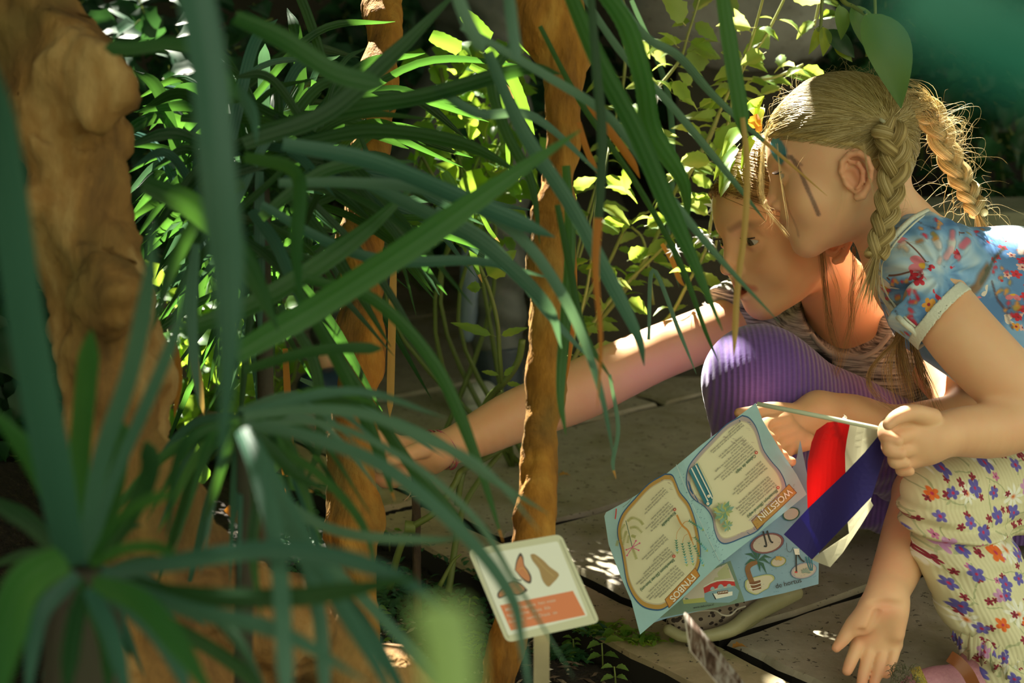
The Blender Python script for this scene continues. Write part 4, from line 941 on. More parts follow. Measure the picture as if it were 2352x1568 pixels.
LF.line([Z2(172, 530), Z2(200, 640), Z2(240, 810)], 1.6, dkgreen, smooth=2)
for path in ([(190, 540), (240, 500), (320, 530), (355, 575)], [(215, 610), (280, 600), (345, 660)], [(230, 690), (275, 705)], [(160, 570), (120, 640), (130, 730)], [(180, 640), (160, 700), (140, 790)], [(240, 820), (265, 880), (285, 940)], [(205, 690), (190, 770)], [(90, 740), (75, 800)]):
    q = catmull([Z2(*p) for p in path], 8); LF.line([tuple(x) for x in q], 1.0, olive, smooth=1)
    for i in range(0, len(q)-1):
        d = np.array(q[i+1])-np.array(q[i]); d /= np.hypot(*d)+1e-9
        for sg in (-1, 1): LF.line([tuple(q[i]), (q[i][0]+(-d[1]*sg*.8+d[0]*.4)*4.5, q[i][1]+(d[0]*sg*.8+d[1]*.4)*4.5)], .8, olive, smooth=1)
for e in ((318, 770), (178, 840), (185, 900), (308, 845), (280, 745)): LF.line([Z2(240, 815), Z2(*e)], 1.7, pinkp); c = Z2(*e); LF.poly([(c[0]+2.2*math.cos(a), c[1]+2.2*math.sin(a)) for a in np.linspace(0, 5.5, 7)], pinkp)
for k in range(60):
    u = rp.random(); v = rp.uniform(-14, 14); c = (1563+95*u+v+6, 1090+205*u+rp.uniform(-10, 10)); LF.line([c, (c[0]-2.5, c[1]+2.5)], .7, navy)
leaf_o = LF.build('leaflet'); tag(leaf_o, 'open blue leaflet with two cream islands titled WOESTIJN and FYNBOS, held upside down', 'leaflet')
# the lower half of the folded map behind
def D2(px, py): return 1.885+(py-1150)*.00004+.004*math.sin((px-py)*.012)
LB = Sheet(D2, 16); BLUE2 = paper('leaflet_blue_back', (.30, .50, .66)); GREEN2 = paper('leaflet_green_back', (.22, .34, .26))
LB.base([(1838, 1010), (1852, 1080), (1868, 1160), (1881, 1240), (1880, 1341), (1800, 1362), (1710, 1381), (1640, 1395), (1530, 1420), (1500, 1430), (1470, 1400), (1700, 1230), (1790, 1150), (1830, 1050)], BLUE2)
LB.poly([Z4(900, 700), Z4(1115, 1315), Z4(700, 1400), Z4(150, 1500), Z4(-150, 1560), Z4(-200, 1500), Z4(400, 900)], GREEN2)
LB.poly([Z4(850, 740), Z4(900, 990), Z4(960, 1000), Z4(960, 1200), Z4(530, 1270), Z4(180, 1290), Z4(200, 1250), Z4(500, 900)], ink((.60, .55, .46))); LB.poly([Z4(850, 740), Z4(910, 960), Z4(640, 1000), Z4(720, 860)], ink((.48, .50, .28)))
LB.poly([Z4(180, 1290), Z4(530, 1250), Z4(530, 1320), Z4(200, 1350)], ink((.45, .48, .14)))
LB.poly([Z4(510, 1180), Z4(960, 1080), Z4(1030, 1150), Z4(1000, 1270), Z4(880, 1330), Z4(560, 1330), Z4(510, 1280)], ink((.24, .40, .48)))
LB.poly([Z4(495, 1110), Z4(600, 1050), Z4(700, 1015), Z4(820, 1000), Z4(960, 1015), Z4(975, 1080), Z4(900, 1070), Z4(700, 1110), Z4(510, 1190)], red)
for cx, cy, r in ((632, 1130, 36), (755, 1110, 48), (880, 1090, 38)): LB.poly([Z4(cx+r*math.cos(a), cy+60+r*1.4*math.sin(a)-50) for a in np.linspace(3.14, 6.28, 10)], ink((.34, .50, .56)))
LB.line([Z4(500, 1090), Z4(700, 1000), Z4(960, 1005)], 1.4, white)
LB.poly([Z4(630, 1200), Z4(930, 1160), Z4(930, 1220), Z4(680, 1275)], white); LB.poly([Z4(625, 1190), Z4(640, 1190), Z4(690, 1280), Z4(670, 1280)], black); LB.poly([Z4(700, 1165), Z4(860, 1140), Z4(865, 1190), Z4(710, 1210)], brown)
for i in range(6): LB.poly([Z4(718+i*24, 1172-i*4), Z4(730+i*24, 1170-i*4), Z4(732+i*24, 1192-i*4), Z4(720+i*24, 1194-i*4)], white)
LB.text('www.dehortus.nl', *Z4(345, 1420), -9, 7.2, black, 0, .95)
isl = [(1115, 1080), (1130, 1000), (1220, 960), (1320, 930), (1450, 905), (1540, 925), (1560, 980), (1500, 1040), (1470, 1110), (1400, 1150), (1340, 1190), (1280, 1210), (1200, 1185), (1140, 1140)]
LB.poly(inset([Z4(*q) for q in isl], -.03), navy, smooth=4); LB.poly([Z4(*q) for q in isl], ink((.44, .48, .20)), smooth=4); LB.poly(inset([Z4(*q) for q in isl], .11), ink((.62, .58, .44)), smooth=4)
LB.line([Z4(1225, 1030), Z4(1175, 900), Z4(1160, 820), Z4(1200, 760), Z4(1300, 710)], 12, ink((.26, .12, .04))); LB.poly([Z4(1180, 1030), Z4(1350, 990), Z4(1362, 1120), Z4(1235, 1150)], brown)
for y in (0, 55): LB.line([Z4(1185, 1060+y), Z4(1260, 1062+y), Z4(1358, 1030+y)], 1.6, white)
for e, w in (((1110, 600), 1), ((1110, 770), 1), ((1530, 660), 1), ((1500, 750), 1), ((1350, 870), 1), ((1450, 910), 1), ((1200, 520), 1), ((1260, 560), 1), ((1370, 550), 1)):
    a = np.array(Z4(1305, 700)); b = np.array(Z4(*e)); d = b-a; L = np.hypot(*d); d /= L; n = np.array([-d[1], d[0]]); up_ = np.array([0, -1])*L*.22
    LB.poly([tuple(a), tuple(a+d*L*.5+n*3.4+up_), tuple(b), tuple(a+d*L*.5-n*3.4+up_)], dkgreen)
for cx, cy, rx, ry, rim in ((1450, 440, 250, 150, ink((.22, .08, .08))), (2000, 850, 190, 115, ink((.44, .38, .42))), (1620, 715, 115, 75, olive), (1810, 0, 130, 100, dkgreen)):
    e = lambda k: [Z4(cx+rx*k*math.cos(a), cy+ry*k*math.sin(a)-.2*rx*k*math.cos(a)*.8) for a in np.linspace(0, 6.05, 20)]
    LB.poly(e(1.03), navy); LB.poly(e(1), rim); LB.poly(e(.85), ink((.56, .50, .42)))
for q in (((1390, 260), (1440, 470), (1400, 480)), ((1450, 250), (1500, 400), (1540, 430))): LB.line([Z4(*p) for p in q], 4, black)
for q in (((1885, 600), (1890, 870)), ((1915, 610), (1960, 680), (2010, 720))): LB.line([Z4(*p) for p in q], 3.4, black)
LB.poly([Z4(1850, 520), Z4(1930, 520), Z4(1940, 610), Z4(1870, 610)], white); LB.line([Z4(1740, 430), Z4(1750, 540), Z4(1800, 570), Z4(1840, 500)], .9, black); LB.poly([Z4(1865, 860), Z4(1905, 865), Z4(1905, 885), Z4(1865, 882)], red)
for k in range(3): LB.line([Z4(2030+k*40, 640), Z4(2070+k*30, 780), Z4(2100+k*14, 850)], 2.4, teal)
spiky(LB, *Z4(2030, 880), 13, 13, 180, 360, [ink((.22, .30, .24)), ink((.30, .38, .32))], .12); spiky(LB, *Z4(1620, 680), 9, 8, 180, 360, [ochre, ink((.62, .42, .08))], .35)
LB.text('de hortus', *Z4(1580, 1118), -14, 15.5, black, .004, 1.02)
for k in range(80):
    c = Z4(rp.uniform(1000, 2200), rp.uniform(300, 1250)); LB.line([c, (c[0]+3, c[1]-.6)], .5, navy)
bo = LB.build('leaflet'); tag(bo, 'dark blue folded map lettered de hortus, hanging behind the open leaflet above the shoe', 'leaflet')
# ---------------------------------------------------------------- flag
fl = empty('flag', P(1900, 1280, 1.80), 'small red, white and blue flag on a pale stick in the younger girl\'s fist', 'flag')
mb = MB(); tube(mb, [P(1739, 927, 1.815), P(1900, 959, 1.795), P(2010, 982, 1.772), P(2062, 992, 1.765)], [RP(5.5, 1.8)]*4, 12)
sp_ = P(1739, 927, 1.815); mb.build('stick', flat('pale_plastic', (.70, .78, .60), .35), fl)
def cloth(name, col):
    m = mat(name, rough=.75); t = NT(m); n = t.noise(1500, 2, t.obj()); c = t.mix(t.math('MULTIPLY', n, .5), col, tuple(x*.7 for x in col)); t.base(c); t.bump(n, .2, .0005); t.translucent(col, .4); return m
CR = cloth('flag_red', (.72, .015, .02)); CW = cloth('flag_white', (.82, .80, .66)); CB = cloth('flag_blue', (.06, .045, .30)); 
def DF(px, py): return 1.80+.012*math.sin((px-1850)*.03+(py-1000)*.006)+(py-970)*.00006
FS = Sheet(DF, 12); FS.base([(1928, 966), (1952, 974), (1945, 1010), (1941, 1040), (1942, 1090), (1935, 1180), (1900, 1240), (1858, 1200), (1855, 1168), (1853, 1110), (1855, 1060), (1864, 1015), (1875, 988), (1900, 970)], CR, .0004)
FS.base([(1952, 974), (2018, 982), (2016, 1010), (2010, 1080), (2000, 1150), (1950, 1225), (1942, 1160), (1942, 1090), (1941, 1040), (1945, 1010)], CW, .0004)
FS.base([(1950, 1225), (2000, 1150), (2006, 1160), (1975, 1210), (1935, 1270), (1907, 1302), (1885, 1294), (1862, 1284)], CW, .0004); FS.build('flag_cloth', fl)
FS2 = Sheet(lambda x, y: DF(x, y)-.006-.004*math.sin((x+y)*.012), 12)
FS2.base([(2018, 1000), (2034, 1040), (2018, 1090), (2003, 1140), (1965, 1180), (1925, 1222), (1865, 1285), (1835, 1258), (1800, 1227), (1855, 1168), (1900, 1125), (1942, 1085), (1985, 1040)], CB, .0004); FS2.build('blue_stripe', fl)
mb = MB()
for k in range(5): a = P(1930, 968, 1.79); strand(mb, [a, a+Vector((rp.uniform(-.004, .008), 0, .004)), a+Vector((rp.uniform(-.004, .012), 0, rp.uniform(.003, .009)))], .00025, .5)
mb.build('frayed_thread', flat('thread', (.8, .8, .7)), fl)
# ---------------------------------------------------------------- butterfly label on its stake
Z5 = lambda x, y: (x/4.042+1040, y/4.042+1180)
sg = empty('plant_sign', P(1240, 1900, 1.56), 'tilted white plastic butterfly label with red text panel on a pale stake beside the trunk', 'sign')
def DS(px, py): return 1.545+(px-1220)*.00012-(py-1350)*.00010
SS = Sheet(DS, 30)
def roundq(pts, r=.07, n=5):
    out = []; m_ = len(pts)
    for i in range(m_):
        p = np.array(pts[i], float); a = np.array(pts[i-1], float); b = np.array(pts[(i+1) % m_], float); s0 = p+(a-p)*r; s1 = p+(b-p)*r
        for t in np.linspace(0, 1, n): out.append(tuple((1-t)**2*s0+2*t*(1-t)*p+t*t*s1))
    return out
SS.base(roundq([Z5(137, 335), Z5(1005, 185), Z5(1368, 1005), Z5(500, 1195)]), flat('cream_plastic', (.60, .62, .44), .35), .004); SS.poly(roundq([Z5(195, 390), Z5(975, 252), Z5(1255, 945), Z5(505, 1130)], .03), flat('white_panel', (.80, .84, .76), .3))
SS.line([Z5(210, 400), Z5(520, 1150)], 2.0, flat('groove', (.42, .44, .30))); SS.line([Z5(995, 235), Z5(1325, 990)], 2.0, ink((.42, .44, .30)))
SS.poly([Z5(438, 848), Z5(1115, 712), Z5(1232, 938), Z5(540, 1082)], flat('red_panel', (.72, .20, .06), .35))
wing = ink((.62, .24, .10)); SS.poly([Z5(*q) for q in [(575, 520), (590, 430), (625, 360), (655, 400), (665, 470), (700, 520), (730, 580), (725, 640), (690, 640), (640, 600)]], ink((.08, .06, .05)), smooth=3); SS.poly([Z5(*q) for q in [(582, 520), (600, 440), (630, 390), (650, 430), (660, 480), (690, 530), (715, 590), (705, 625), (645, 590)]], wing, smooth=3)
SS.poly([Z5(*q) for q in [(520, 630), (600, 620), (680, 690), (690, 715), (620, 755), (550, 745), (500, 760), (430, 785), (412, 745), (440, 700)]], ink((.08, .06, .05)), smooth=3); SS.poly([Z5(*q) for q in [(528, 640), (595, 632), (668, 695), (615, 742), (550, 732), (500, 745), (438, 770), (428, 742), (455, 705)]], wing, smooth=3)
SS.line([Z5(570, 590), Z5(600, 610), Z5(640, 615)], 4, ink((.25, .26, .24))); SS.line([Z5(610, 520), Z5(650, 500), Z5(700, 560)], 1.2, ink((.70, .45, .12))); SS.line([Z5(560, 700), Z5(600, 680), Z5(640, 700)], 1.5, ink((.70, .45, .12)))
SS.poly([Z5(*q) for q in [(720, 378), (760, 372), (840, 430), (900, 490), (980, 550), (975, 590), (930, 640), (890, 675), (850, 640), (825, 590), (800, 510), (740, 430)]], ink((.40, .26, .10)), smooth=3); SS.line([Z5(760, 400), Z5(850, 500), Z5(940, 580)], 1.5, ink((.52, .38, .16)))
for i, l in enumerate(('Nederlands: Hageprus Heliconie', 'English name: Doris Longwing', 'Scientific name: Laparus doris')): pass
for (x, y, txt) in ((490, 905, 'Mimi:   Rieggenia  hecı waae'), (505, 960, 'Ngo:   name  Dnaia  lIıIa'), (520, 1015, 'Scientific  name  Dnaıia  ısıı')):
    SS.text(txt, *Z5(x, y), -11.5, 10.6, ink((.80, .62, .50)), .006, .98)
SS.build('label_plate', sg)
mb = MB(); c1 = [P(x, y, 1.556) for x, y in ((1226, 1450), (1262, 1445), (1262, 1900), (1226, 1900))]; off = Vector((0, .006, 0))
mb.add(c1+[c+off for c in c1], [(0, 1, 2, 3), (7, 6, 5, 4), (0, 4, 5, 1), (1, 5, 6, 2), (2, 6, 7, 3), (3, 7, 4, 0)], [(0, 0), (1, 0), (1, 9), (0, 9)]*2)
MAT['stake'] = shellmat('weathered_stake', (.20, .17, .09), (.36, .31, .18), 30); mb.build('stake', MAT['stake'], sg, smooth=False)
# glossy brown placard seen nearly edge on
Z8 = lambda x, y: (x/5.6+1480, y/5.6+1300)
pg = empty('information_placard', P(1690, 1900, 1.52), 'glossy brown lettered placard seen almost edge on in front of the grey shoe', 'sign')
SP = Sheet(lambda x, y: 1.56-(y-1400)*.0006+(x-1600)*.0002, 12)
m = mat('glossy_brown_plate', (.16, .09, .06), .16, Metallic=.55, Specular_IOR_Level=.9); t = NT(m); n = t.noise(2.2, 3, t.mapping(t.uv(), (2.5, .6, 1)), .5, 1.5); t.base(t.ramp(n, [(.36, (.13, .075, .055)), (.50, (.34, .24, .19)), (.60, (.75, .68, .62))]))  # pale ramp stops paint the streaked highlights into the base colour
SP.base([Z8(510, 600), Z8(530, 590), Z8(555, 612), Z8(700, 780), Z8(900, 1010), Z8(1240, 1440), Z8(1420, 1680), Z8(1290, 1900), Z8(1100, 1700), Z8(880, 1440), Z8(590, 1090), Z8(575, 1060), Z8(565, 900), Z8(540, 800)], m, .003)
for i in range(34):
    a = Z8(800+i*17, 960+i*23); SP.line([a, (a[0]+2-i*.1, a[1]+9+rp.uniform(0, 9))], 1.1, ink((.48, .42, .38)))
SP.line([Z8(512, 610), Z8(545, 820), Z8(572, 1000), Z8(592, 1088)], 2.2, ink((.72, .68, .58))); SP.line([Z8(592, 1088), Z8(880, 1440), Z8(1100, 1700)], 1.6, ink((.60, .54, .48)), smooth=3)
SP.build('plate', pg)
mb = MB(); tube(mb, [P(1740, 1640, 1.47), P(1745, 1800, 1.5), P(1745, 1900, 1.52)], .004, 8); mb.build('stake', MAT['stake'], pg)
# ---------------------------------------------------------------- older girl's shoe
m = mat('leopard_suede', rough=.85); t = NT(m); v = t.n('TexVoronoi'); v.inputs['Scale'].default_value = 130; v.inputs['Randomness'].default_value = 1; t.l(t.mapping(t.obj(), (1, 1, 1.3)), v.inputs['Vector']); nn = t.noise(60, 3, t.obj())
sp_m = t.math('LESS_THAN', t.math('ADD', v.outputs['Distance'], t.math('MULTIPLY', nn, .75)), .72); t.base(t.mix(sp_m, (.30, .24, .18), (.045, .030, .025))); t.bump(t.noise(400, 3, t.obj()), .4, .001); MAT['leopard'] = m
MAT['sole'] = shellmat('olive_rubber', (.28, .27, .13), (.40, .38, .22), 40)
SH = empty('shoe_A', (0, 0, 0)); bpy.data.objects.remove(SH)
S = SDF(); S.chain([pp(1556, 1430, 1.985), pp(1600, 1420, 1.99), pp(1660, 1402, 2.0), pp(1720, 1370, 2.02), pp(1780, 1335, 2.05)], [rr_(r, 2) for r in (26, 36, 42, 46, 44)], .02); S.cap(pp(1745, 1320, 2.04), pp(1755, 1290, 2.05), rr_(46, 2), rr_(46, 2), .02)
V, F = S.mesh(pp(1500, 1480, 2)-[0, .08, .02], pp(1860, 1220, 2)+[0, .14, 0], .0024); shoeA = link_mesh('shoe', V, F, MAT['leopard'], GA)
S = SDF(); S.chain([pp(1536, 1446, 1.965), pp(1570, 1462, 1.96), pp(1620, 1461, 1.955), pp(1680, 1445, 1.96), pp(1720, 1415, 1.975), pp(1770, 1385, 1.99), pp(1828, 1362, 2.0)], [rr_(r, 2) for r in (13, 13, 14, 17, 19, 23, 17)], .012)
S.chain([pp(1545, 1450, 2.02), pp(1620, 1458, 2.02), pp(1700, 1438, 2.02), pp(1770, 1385, 2.03), pp(1825, 1360, 2.04)], [rr_(r, 2) for r in (14, 15, 16, 19, 17)], .014)
V, F = S.mesh(pp(1500, 1500, 2)-[0, .08, .02], pp(1880, 1320, 2)+[0, .12, 0], .0022); so = link_mesh('shoe_sole', V, F, MAT['sole'], shoeA)
mb = MB(); tube(mb, catmull([P(x, y, d) for x, y, d in [(1560, 1412, 1.955), (1600, 1404, 1.945), (1640, 1402, 1.94), (1660, 1412, 1.935), (1678, 1412, 1.937), (1694, 1398, 1.945), (1712, 1392, 1.955)]], 6), .0011, 6); mb.build('shoe_piping', flat('pale_piping', (.55, .50, .40)), shoeA)
# younger girl's sock shoe and strap
S = SDF(); S.chain([pp(2075, 1600, 1.86), pp(2110, 1582, 1.86), pp(2160, 1572, 1.87), pp(2220, 1580, 1.88), pp(2290, 1600, 1.89)], [rr_(r, 1.87) for r in (28, 38, 44, 50, 50)], .02); S.cap(pp(2230, 1590, 1.88), pp(2250, 1520, 1.89), rr_(46, 1.87), rr_(44, 1.87), .02)
m = shellmat('pink_felt', (.42, .16, .24), (.62, .32, .38), 300)
V, F = S.mesh(pp(2020, 1690, 1.87)-[0, .1, 0], pp(2370, 1500, 1.87)+[0, .1, 0], .0026); shoeB = link_mesh('shoe', V, F, m, GB)
m = mat('gold_glitter', (.45, .36, .08), .35, Metallic=.7); t = NT(m); t.bump(t.noise(900, 2, t.obj()), .9, .002)
def band(name, pts, w, m, parent):
    mb = MB(); q = catmull(pts, 8); T, N = frames([Vector(x) for x in q], np.array(_F)); V = []; 
    for i, p in enumerate(q):
        p = Vector(p); b = T[i].cross(Vector(_F)).normalized()*w/2; o = -Vector(_F)*.0018; V += [p+b, p-b, p-b+o, p+b+o]
    F_ = []
    for i in range(len(q)-1):
        for j in range(4): F_.append((i*4+j, i*4+(j+1) % 4, i*4+4+(j+1) % 4, i*4+4+j))
    mb.add(V, F_, [(0, 0)]*len(V)); return mb.build(name, m, parent, smooth=False)
band('gold_strap', [P(2101, 1532, 1.835), P(2108, 1548, 1.828), P(2118, 1570, 1.826), P(2130, 1600, 1.83)], RP(24, 1.83), m, shoeB)
m = mat('brown_leather', (.22, .07, .02), .35); band('leather_strap', [P(2180, 1506, 1.835), P(2200, 1520, 1.828), P(2222, 1545, 1.826), P(2240, 1580, 1.83)], RP(28, 1.83), m, shoeB)
mb = MB()
for k in range(170):
    a = (rp.uniform(2045, 2110), rp.uniform(1532, 1600)); b = (a[0]+rp.uniform(-16, 20), a[1]+rp.uniform(-14, 8)); dd = rp.uniform(1.815, 1.83); strand(mb, [P(*a, dd), P((a[0]+b[0])/2, min(a[1], b[1])-3, dd-.003), P(*b, dd)], .0004, rp.random())
mb.build('frayed_trim', hairmat('frayed_canvas', [(0, (.12, .13, .07)), (1, (.36, .36, .24))]), shoeB)
# wrist threads on the outstretched arm
for i, (c, nm) in enumerate((((.50, .06, .10), 'red_wrist_thread'), ((.55, .45, .28), 'tan_wrist_thread'), ((.62, .12, .20), 'pink_wrist_thread'))):
    mb = MB()
    for k in range(4):
        cx = 994+i*9+k*5; t0 = pp(cx, 1033, 2.083); ax = Vector(pp(1040, 1023, 2.09)-pp(1000, 1037, 2.08)).normalized(); u = ax.orthogonal().normalized(); w_ = ax.cross(u); r = rr_(46.5, 2.08)
        tube(mb, [Vector(t0)+(u*math.cos(a)+w_*math.sin(a))*r+ax*.0025*math.sin(a*2+k) for a in np.linspace(0, 2*math.pi, 40)], .0006, 5)
    mb.build(nm, flat(nm, c), GA)
mb = MB(); tube(mb, catmull(pl([(1000, 1096), (996, 1112), (985, 1126), (968, 1136), (945, 1140)], 2.05)+pl([(948, 1124), (934, 1143), (928, 1150)], 2.05)[0:0], 6), .0006, 5); tube(mb, catmull(pl([(946, 1122), (940, 1138), (928, 1150)], 2.05), 5), .0007, 5); mb.build('dangling_thread', flat('tan_thread', (.45, .30, .18)), GA)
# ================================================================ THE PLACE
# paving: big worn slabs, a kerb row, and the planting bed
A1 = np.array([.6, -.8]); A2 = np.array([.87, .49]); NB = np.array([.8, .6])
def AB(a, b):     # position from slab coordinates: a along the kerb, b across it
    M = np.array([[A1[0], A1[1]], [NB[0], NB[1]]]); return np.linalg.solve(M, np.array([a, b]))
def pav(name, c1, c2, c3):
    m = mat(name, rough=.85); t = NT(m); n1 = t.noise(3.5, 6, t.obj(), .6); n2 = t.noise(38, 5, t.obj(), .65); n3 = t.noise(11, 4, t.mapping(t.obj(), (1, 1, 1), loc=(4, 2, 0)))
    c = t.mix(n2, c1, c2); c = t.mix(t.math('MULTIPLY', t.math('SUBTRACT', n3, .45, clamp=True), 3.2, clamp=True), c, c3); c = t.mix(t.math('MULTIPLY', n1, .35), c, (.10, .09, .07))
    pits = t.math('LESS_THAN', t.noise(120, 2, t.obj()), .33); c = t.mix(t.math('MULTIPLY', pits, .8), c, (.035, .03, .02))
    t.base(c); b1 = t.bump(n1, .5, .012); b2 = t.bump(n2, .55, .004, b1); t.bump(pits, -.5, .002, b2); return m
MAT['slab'] = pav('worn_sandstone', (.30, .27, .20), (.56, .50, .39), (.26, .23, .12)); MAT['kerb'] = pav('kerb_sandstone', (.30, .23, .13), (.55, .43, .26), (.17, .18, .06))
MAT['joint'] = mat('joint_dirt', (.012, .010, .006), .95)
def slab(mb, a0, a1, b0, b1, z=0.0, th=.07, gap=.007, seed=0):
    r = random.Random(seed); n = 14; V = []; F = []
    def rough(a, b, k): return AB(a+k*r.uniform(-.0035, .0035), b+k*r.uniform(-.0035, .0035))
    ring = []
    ga, gb = gap, gap
    for i in range(n): ring.append((a0+ga+(a1-a0-2*ga)*i/n, b0+gb))
    for i in range(n): ring.append((a1-ga, b0+gb+(b1-b0-2*gb)*i/n))
    for i in range(n): ring.append((a1-ga-(a1-a0-2*ga)*i/n, b1-gb))
    for i in range(n): ring.append((a0+ga, b1-gb-(b1-b0-2*gb)*i/n))
    ca, cb = (a0+a1)/2, (b0+b1)/2; R = [rough(a, b, 1) for a, b in ring]; L = len(R)
    sk = lambda a: 0
    def off(p, k): c = AB(ca, cb); d = p-c; return c+d*(1-k/max(1e-6, np.hypot(*d)))
    V += [(p[0], p[1], z-th) for p in R]+[(p[0], p[1], z-.005-r.uniform(0, .003)) for p in R]+[(*off(p, .005), z) for p in R]
    for k in range(2): F += [(k*L+i, k*L+(i+1) % L, (k+1)*L+(i+1) % L, (k+1)*L+i) for i in range(L)]
    F.append(tuple(2*L+i for i in range(L)))
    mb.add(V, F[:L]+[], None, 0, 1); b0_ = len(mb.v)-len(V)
    for f in F[L:]: mb.f.append(tuple(i+b0_ for i in f)); mb.m.append(0)
sk_ = lambda b: (b-1.3)*.14     # rows run a little askew
mb = MB(); rows = [-3.62, -3.25, -2.92, -2.43, -2.12, -1.764, -1.336, -.95, -.5, 0.0]
for i in range(len(rows)-1):
    bs = [1.305, 1.30+.62+.25*((i*5) % 3), 3.1+.2*((i*3) % 4), 4.3]
    for j in range(3): slab(mb, rows[i]+.0, rows[i+1], bs[j], bs[j+1], seed=i*7+j, gap=.0075 if i != 7 else .014)
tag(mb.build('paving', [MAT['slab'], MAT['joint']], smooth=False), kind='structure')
mb = MB(); ks = [-3.6, -2.75, -1.93, -1.13, -.3]
for i in range(4): slab(mb, ks[i], ks[i+1], 1.185, 1.288, z=.004+.004*(i % 2), seed=90+i)
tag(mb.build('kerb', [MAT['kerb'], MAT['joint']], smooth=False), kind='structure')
# soil: bed in front, dark ground below and behind
m = mat('dark_soil', rough=.95); t = NT(m); n1 = t.noise(90, 6, t.obj(), .75); n2 = t.noise(260, 3, t.obj()); c = t.ramp(n1, [(.3, (.006, .005, .004)), (.55, (.035, .024, .016)), (.72, (.11, .075, .045))]); t.base(c); b1 = t.bump(n1, 1.0, .02); t.bump(n2, .8, .006, b1); MAT['soil'] = m
def soilz(x, y):
    b = .8*x+.6*y
    if b > 1.2: return -.075
    k = max(0, min(1, (1.19-b)/.35)); return -.028+k*.03+.012*math.sin(x*31+y*17)*k+.008*math.sin(x*73-y*51)*k+.10*max(0, min(1, (-.15-x)/.5))*k
N = 150; V = []; F = []
for i in range(N+1):
    for j in range(N+1): x = -1.7+3.4*i/N; y = .7+1.9*j/N; V.append((x, y, soilz(x, y)))
for i in range(N):
    for j in range(N): a = i*(N+1)+j; F.append((a, a+N+1, a+N+2, a+1))
tag(link_mesh('soil_bed', V, F, MAT['soil']), kind='structure')
mb = MB(); mb.add([(-6, -1, -.08), (6, -1, -.08), (6, 9, -.08), (-6, 9, -.08)], [(0, 1, 2, 3)], [(0, 0)]*4); tag(mb.build('ground', MAT['soil'], smooth=False), kind='structure')
# raised bed behind the girls
def boxm(mb, x0, x1, y0, y1, z0, z1, m=0):
    mb.add([(x0, y0, z0), (x1, y0, z0), (x1, y1, z0), (x0, y1, z0), (x0, y0, z1), (x1, y0, z1), (x1, y1, z1), (x0, y1, z1)], [(0, 3, 2, 1), (4, 5, 6, 7), (0, 1, 5, 4), (1, 2, 6, 5), (2, 3, 7, 6), (3, 0, 4, 7)], None, 0, m)
MAT['darkwall'] = pav('dark_mossy_stone', (.022, .018, .012), (.055, .045, .028), (.02, .028, .01))
for q_ in ((.10, 3.6, 3.02, 3.14), (.10, .22, 3.14, 4.6)):
    mb = MB(); boxm(mb, *q_, -.05, .27); tag(mb.build('planter_wall', MAT['darkwall'], smooth=False), kind='structure')
mb = MB(); boxm(mb, .62, 3.6, 2.99, 3.16, .272, .31); tag(mb.build('planter_coping', pav('coping_stone', (.20, .22, .15), (.30, .32, .22), (.14, .17, .09)), smooth=False), kind='structure')
mb = MB(); boxm(mb, .22, 3.6, 3.14, 4.6, .0, .24); tag(mb.build('planter_soil', MAT['soil'], smooth=False), kind='structure')
mb = MB(); boxm(mb, -5, 6, 4.95, 5.1, -.05, 3.2); tag(mb.build('wall_back', MAT['darkwall'], smooth=False), kind='structure')
mb = MB(); boxm(mb, -3.2, -3.08, .2, 5, -.05, 3.0); tag(mb.build('wall_left', MAT['darkwall'], smooth=False), kind='structure')
# pale boulder in the light behind the shrub
S = SDF(); c0 = np.array(P(1700, 60, 3.6)); S.ell(c0, (.21, .16, .11), None, .05); S.ell(c0+[-.12, .02, .04], (.14, .13, .09), None, .08)
mb = MB(); boxm(mb, c0[0]-.14, c0[0]+.14, c0[1]-.1, c0[1]+.12, .2, c0[2]-.06); tag(mb.build('stone_block', MAT['darkwall'], smooth=False), 'dark stone block carrying the pale boulder behind the shrub', 'stone')
V, F = S.mesh([c0[0]-.6, c0[1]-.3, .2], [c0[0]+.6, c0[1]+.3, c0[2]+.3], .02); tag(link_mesh('boulder', V, F, pav('grey_boulder', (.30, .30, .29), (.46, .46, .44), (.22, .22, .20))), 'rounded pale grey boulder standing behind the sunlit shrub', 'boulder')
# ---------------------------------------------------------------- trunks
def bark(name, c1, c2, c3, sc=14):
    m = mat(name, rough=.85); t = NT(m); v = t.mapping(t.obj(), (1, 1, .35)); n1 = t.noise(sc, 6, v, .62, .6); n2 = t.noise(sc*7, 4, v, .6); n3 = t.noise(sc*.5, 3, t.obj())
    c = t.ramp(n1, [(.30, c1), (.52, c2), (.72, c3)]); c = t.mix(t.math('MULTIPLY', n2, .55), c, c1); c = t.mix(t.math('MULTIPLY', t.math('SUBTRACT', n3, .5, clamp=True), 3, clamp=True), c, (.13, .13, .035))
    t.base(c); b1 = t.bump(n1, .8, .012); t.bump(n2, .7, .004, b1); return m
MAT['bark'] = bark('ochre_bark', (.06, .022, .004), (.46, .20, .018), (.72, .42, .08)); MAT['barkbig'] = bark('tan_bark', (.07, .032, .01), (.38, .20, .055), (.66, .46, .20), 11)
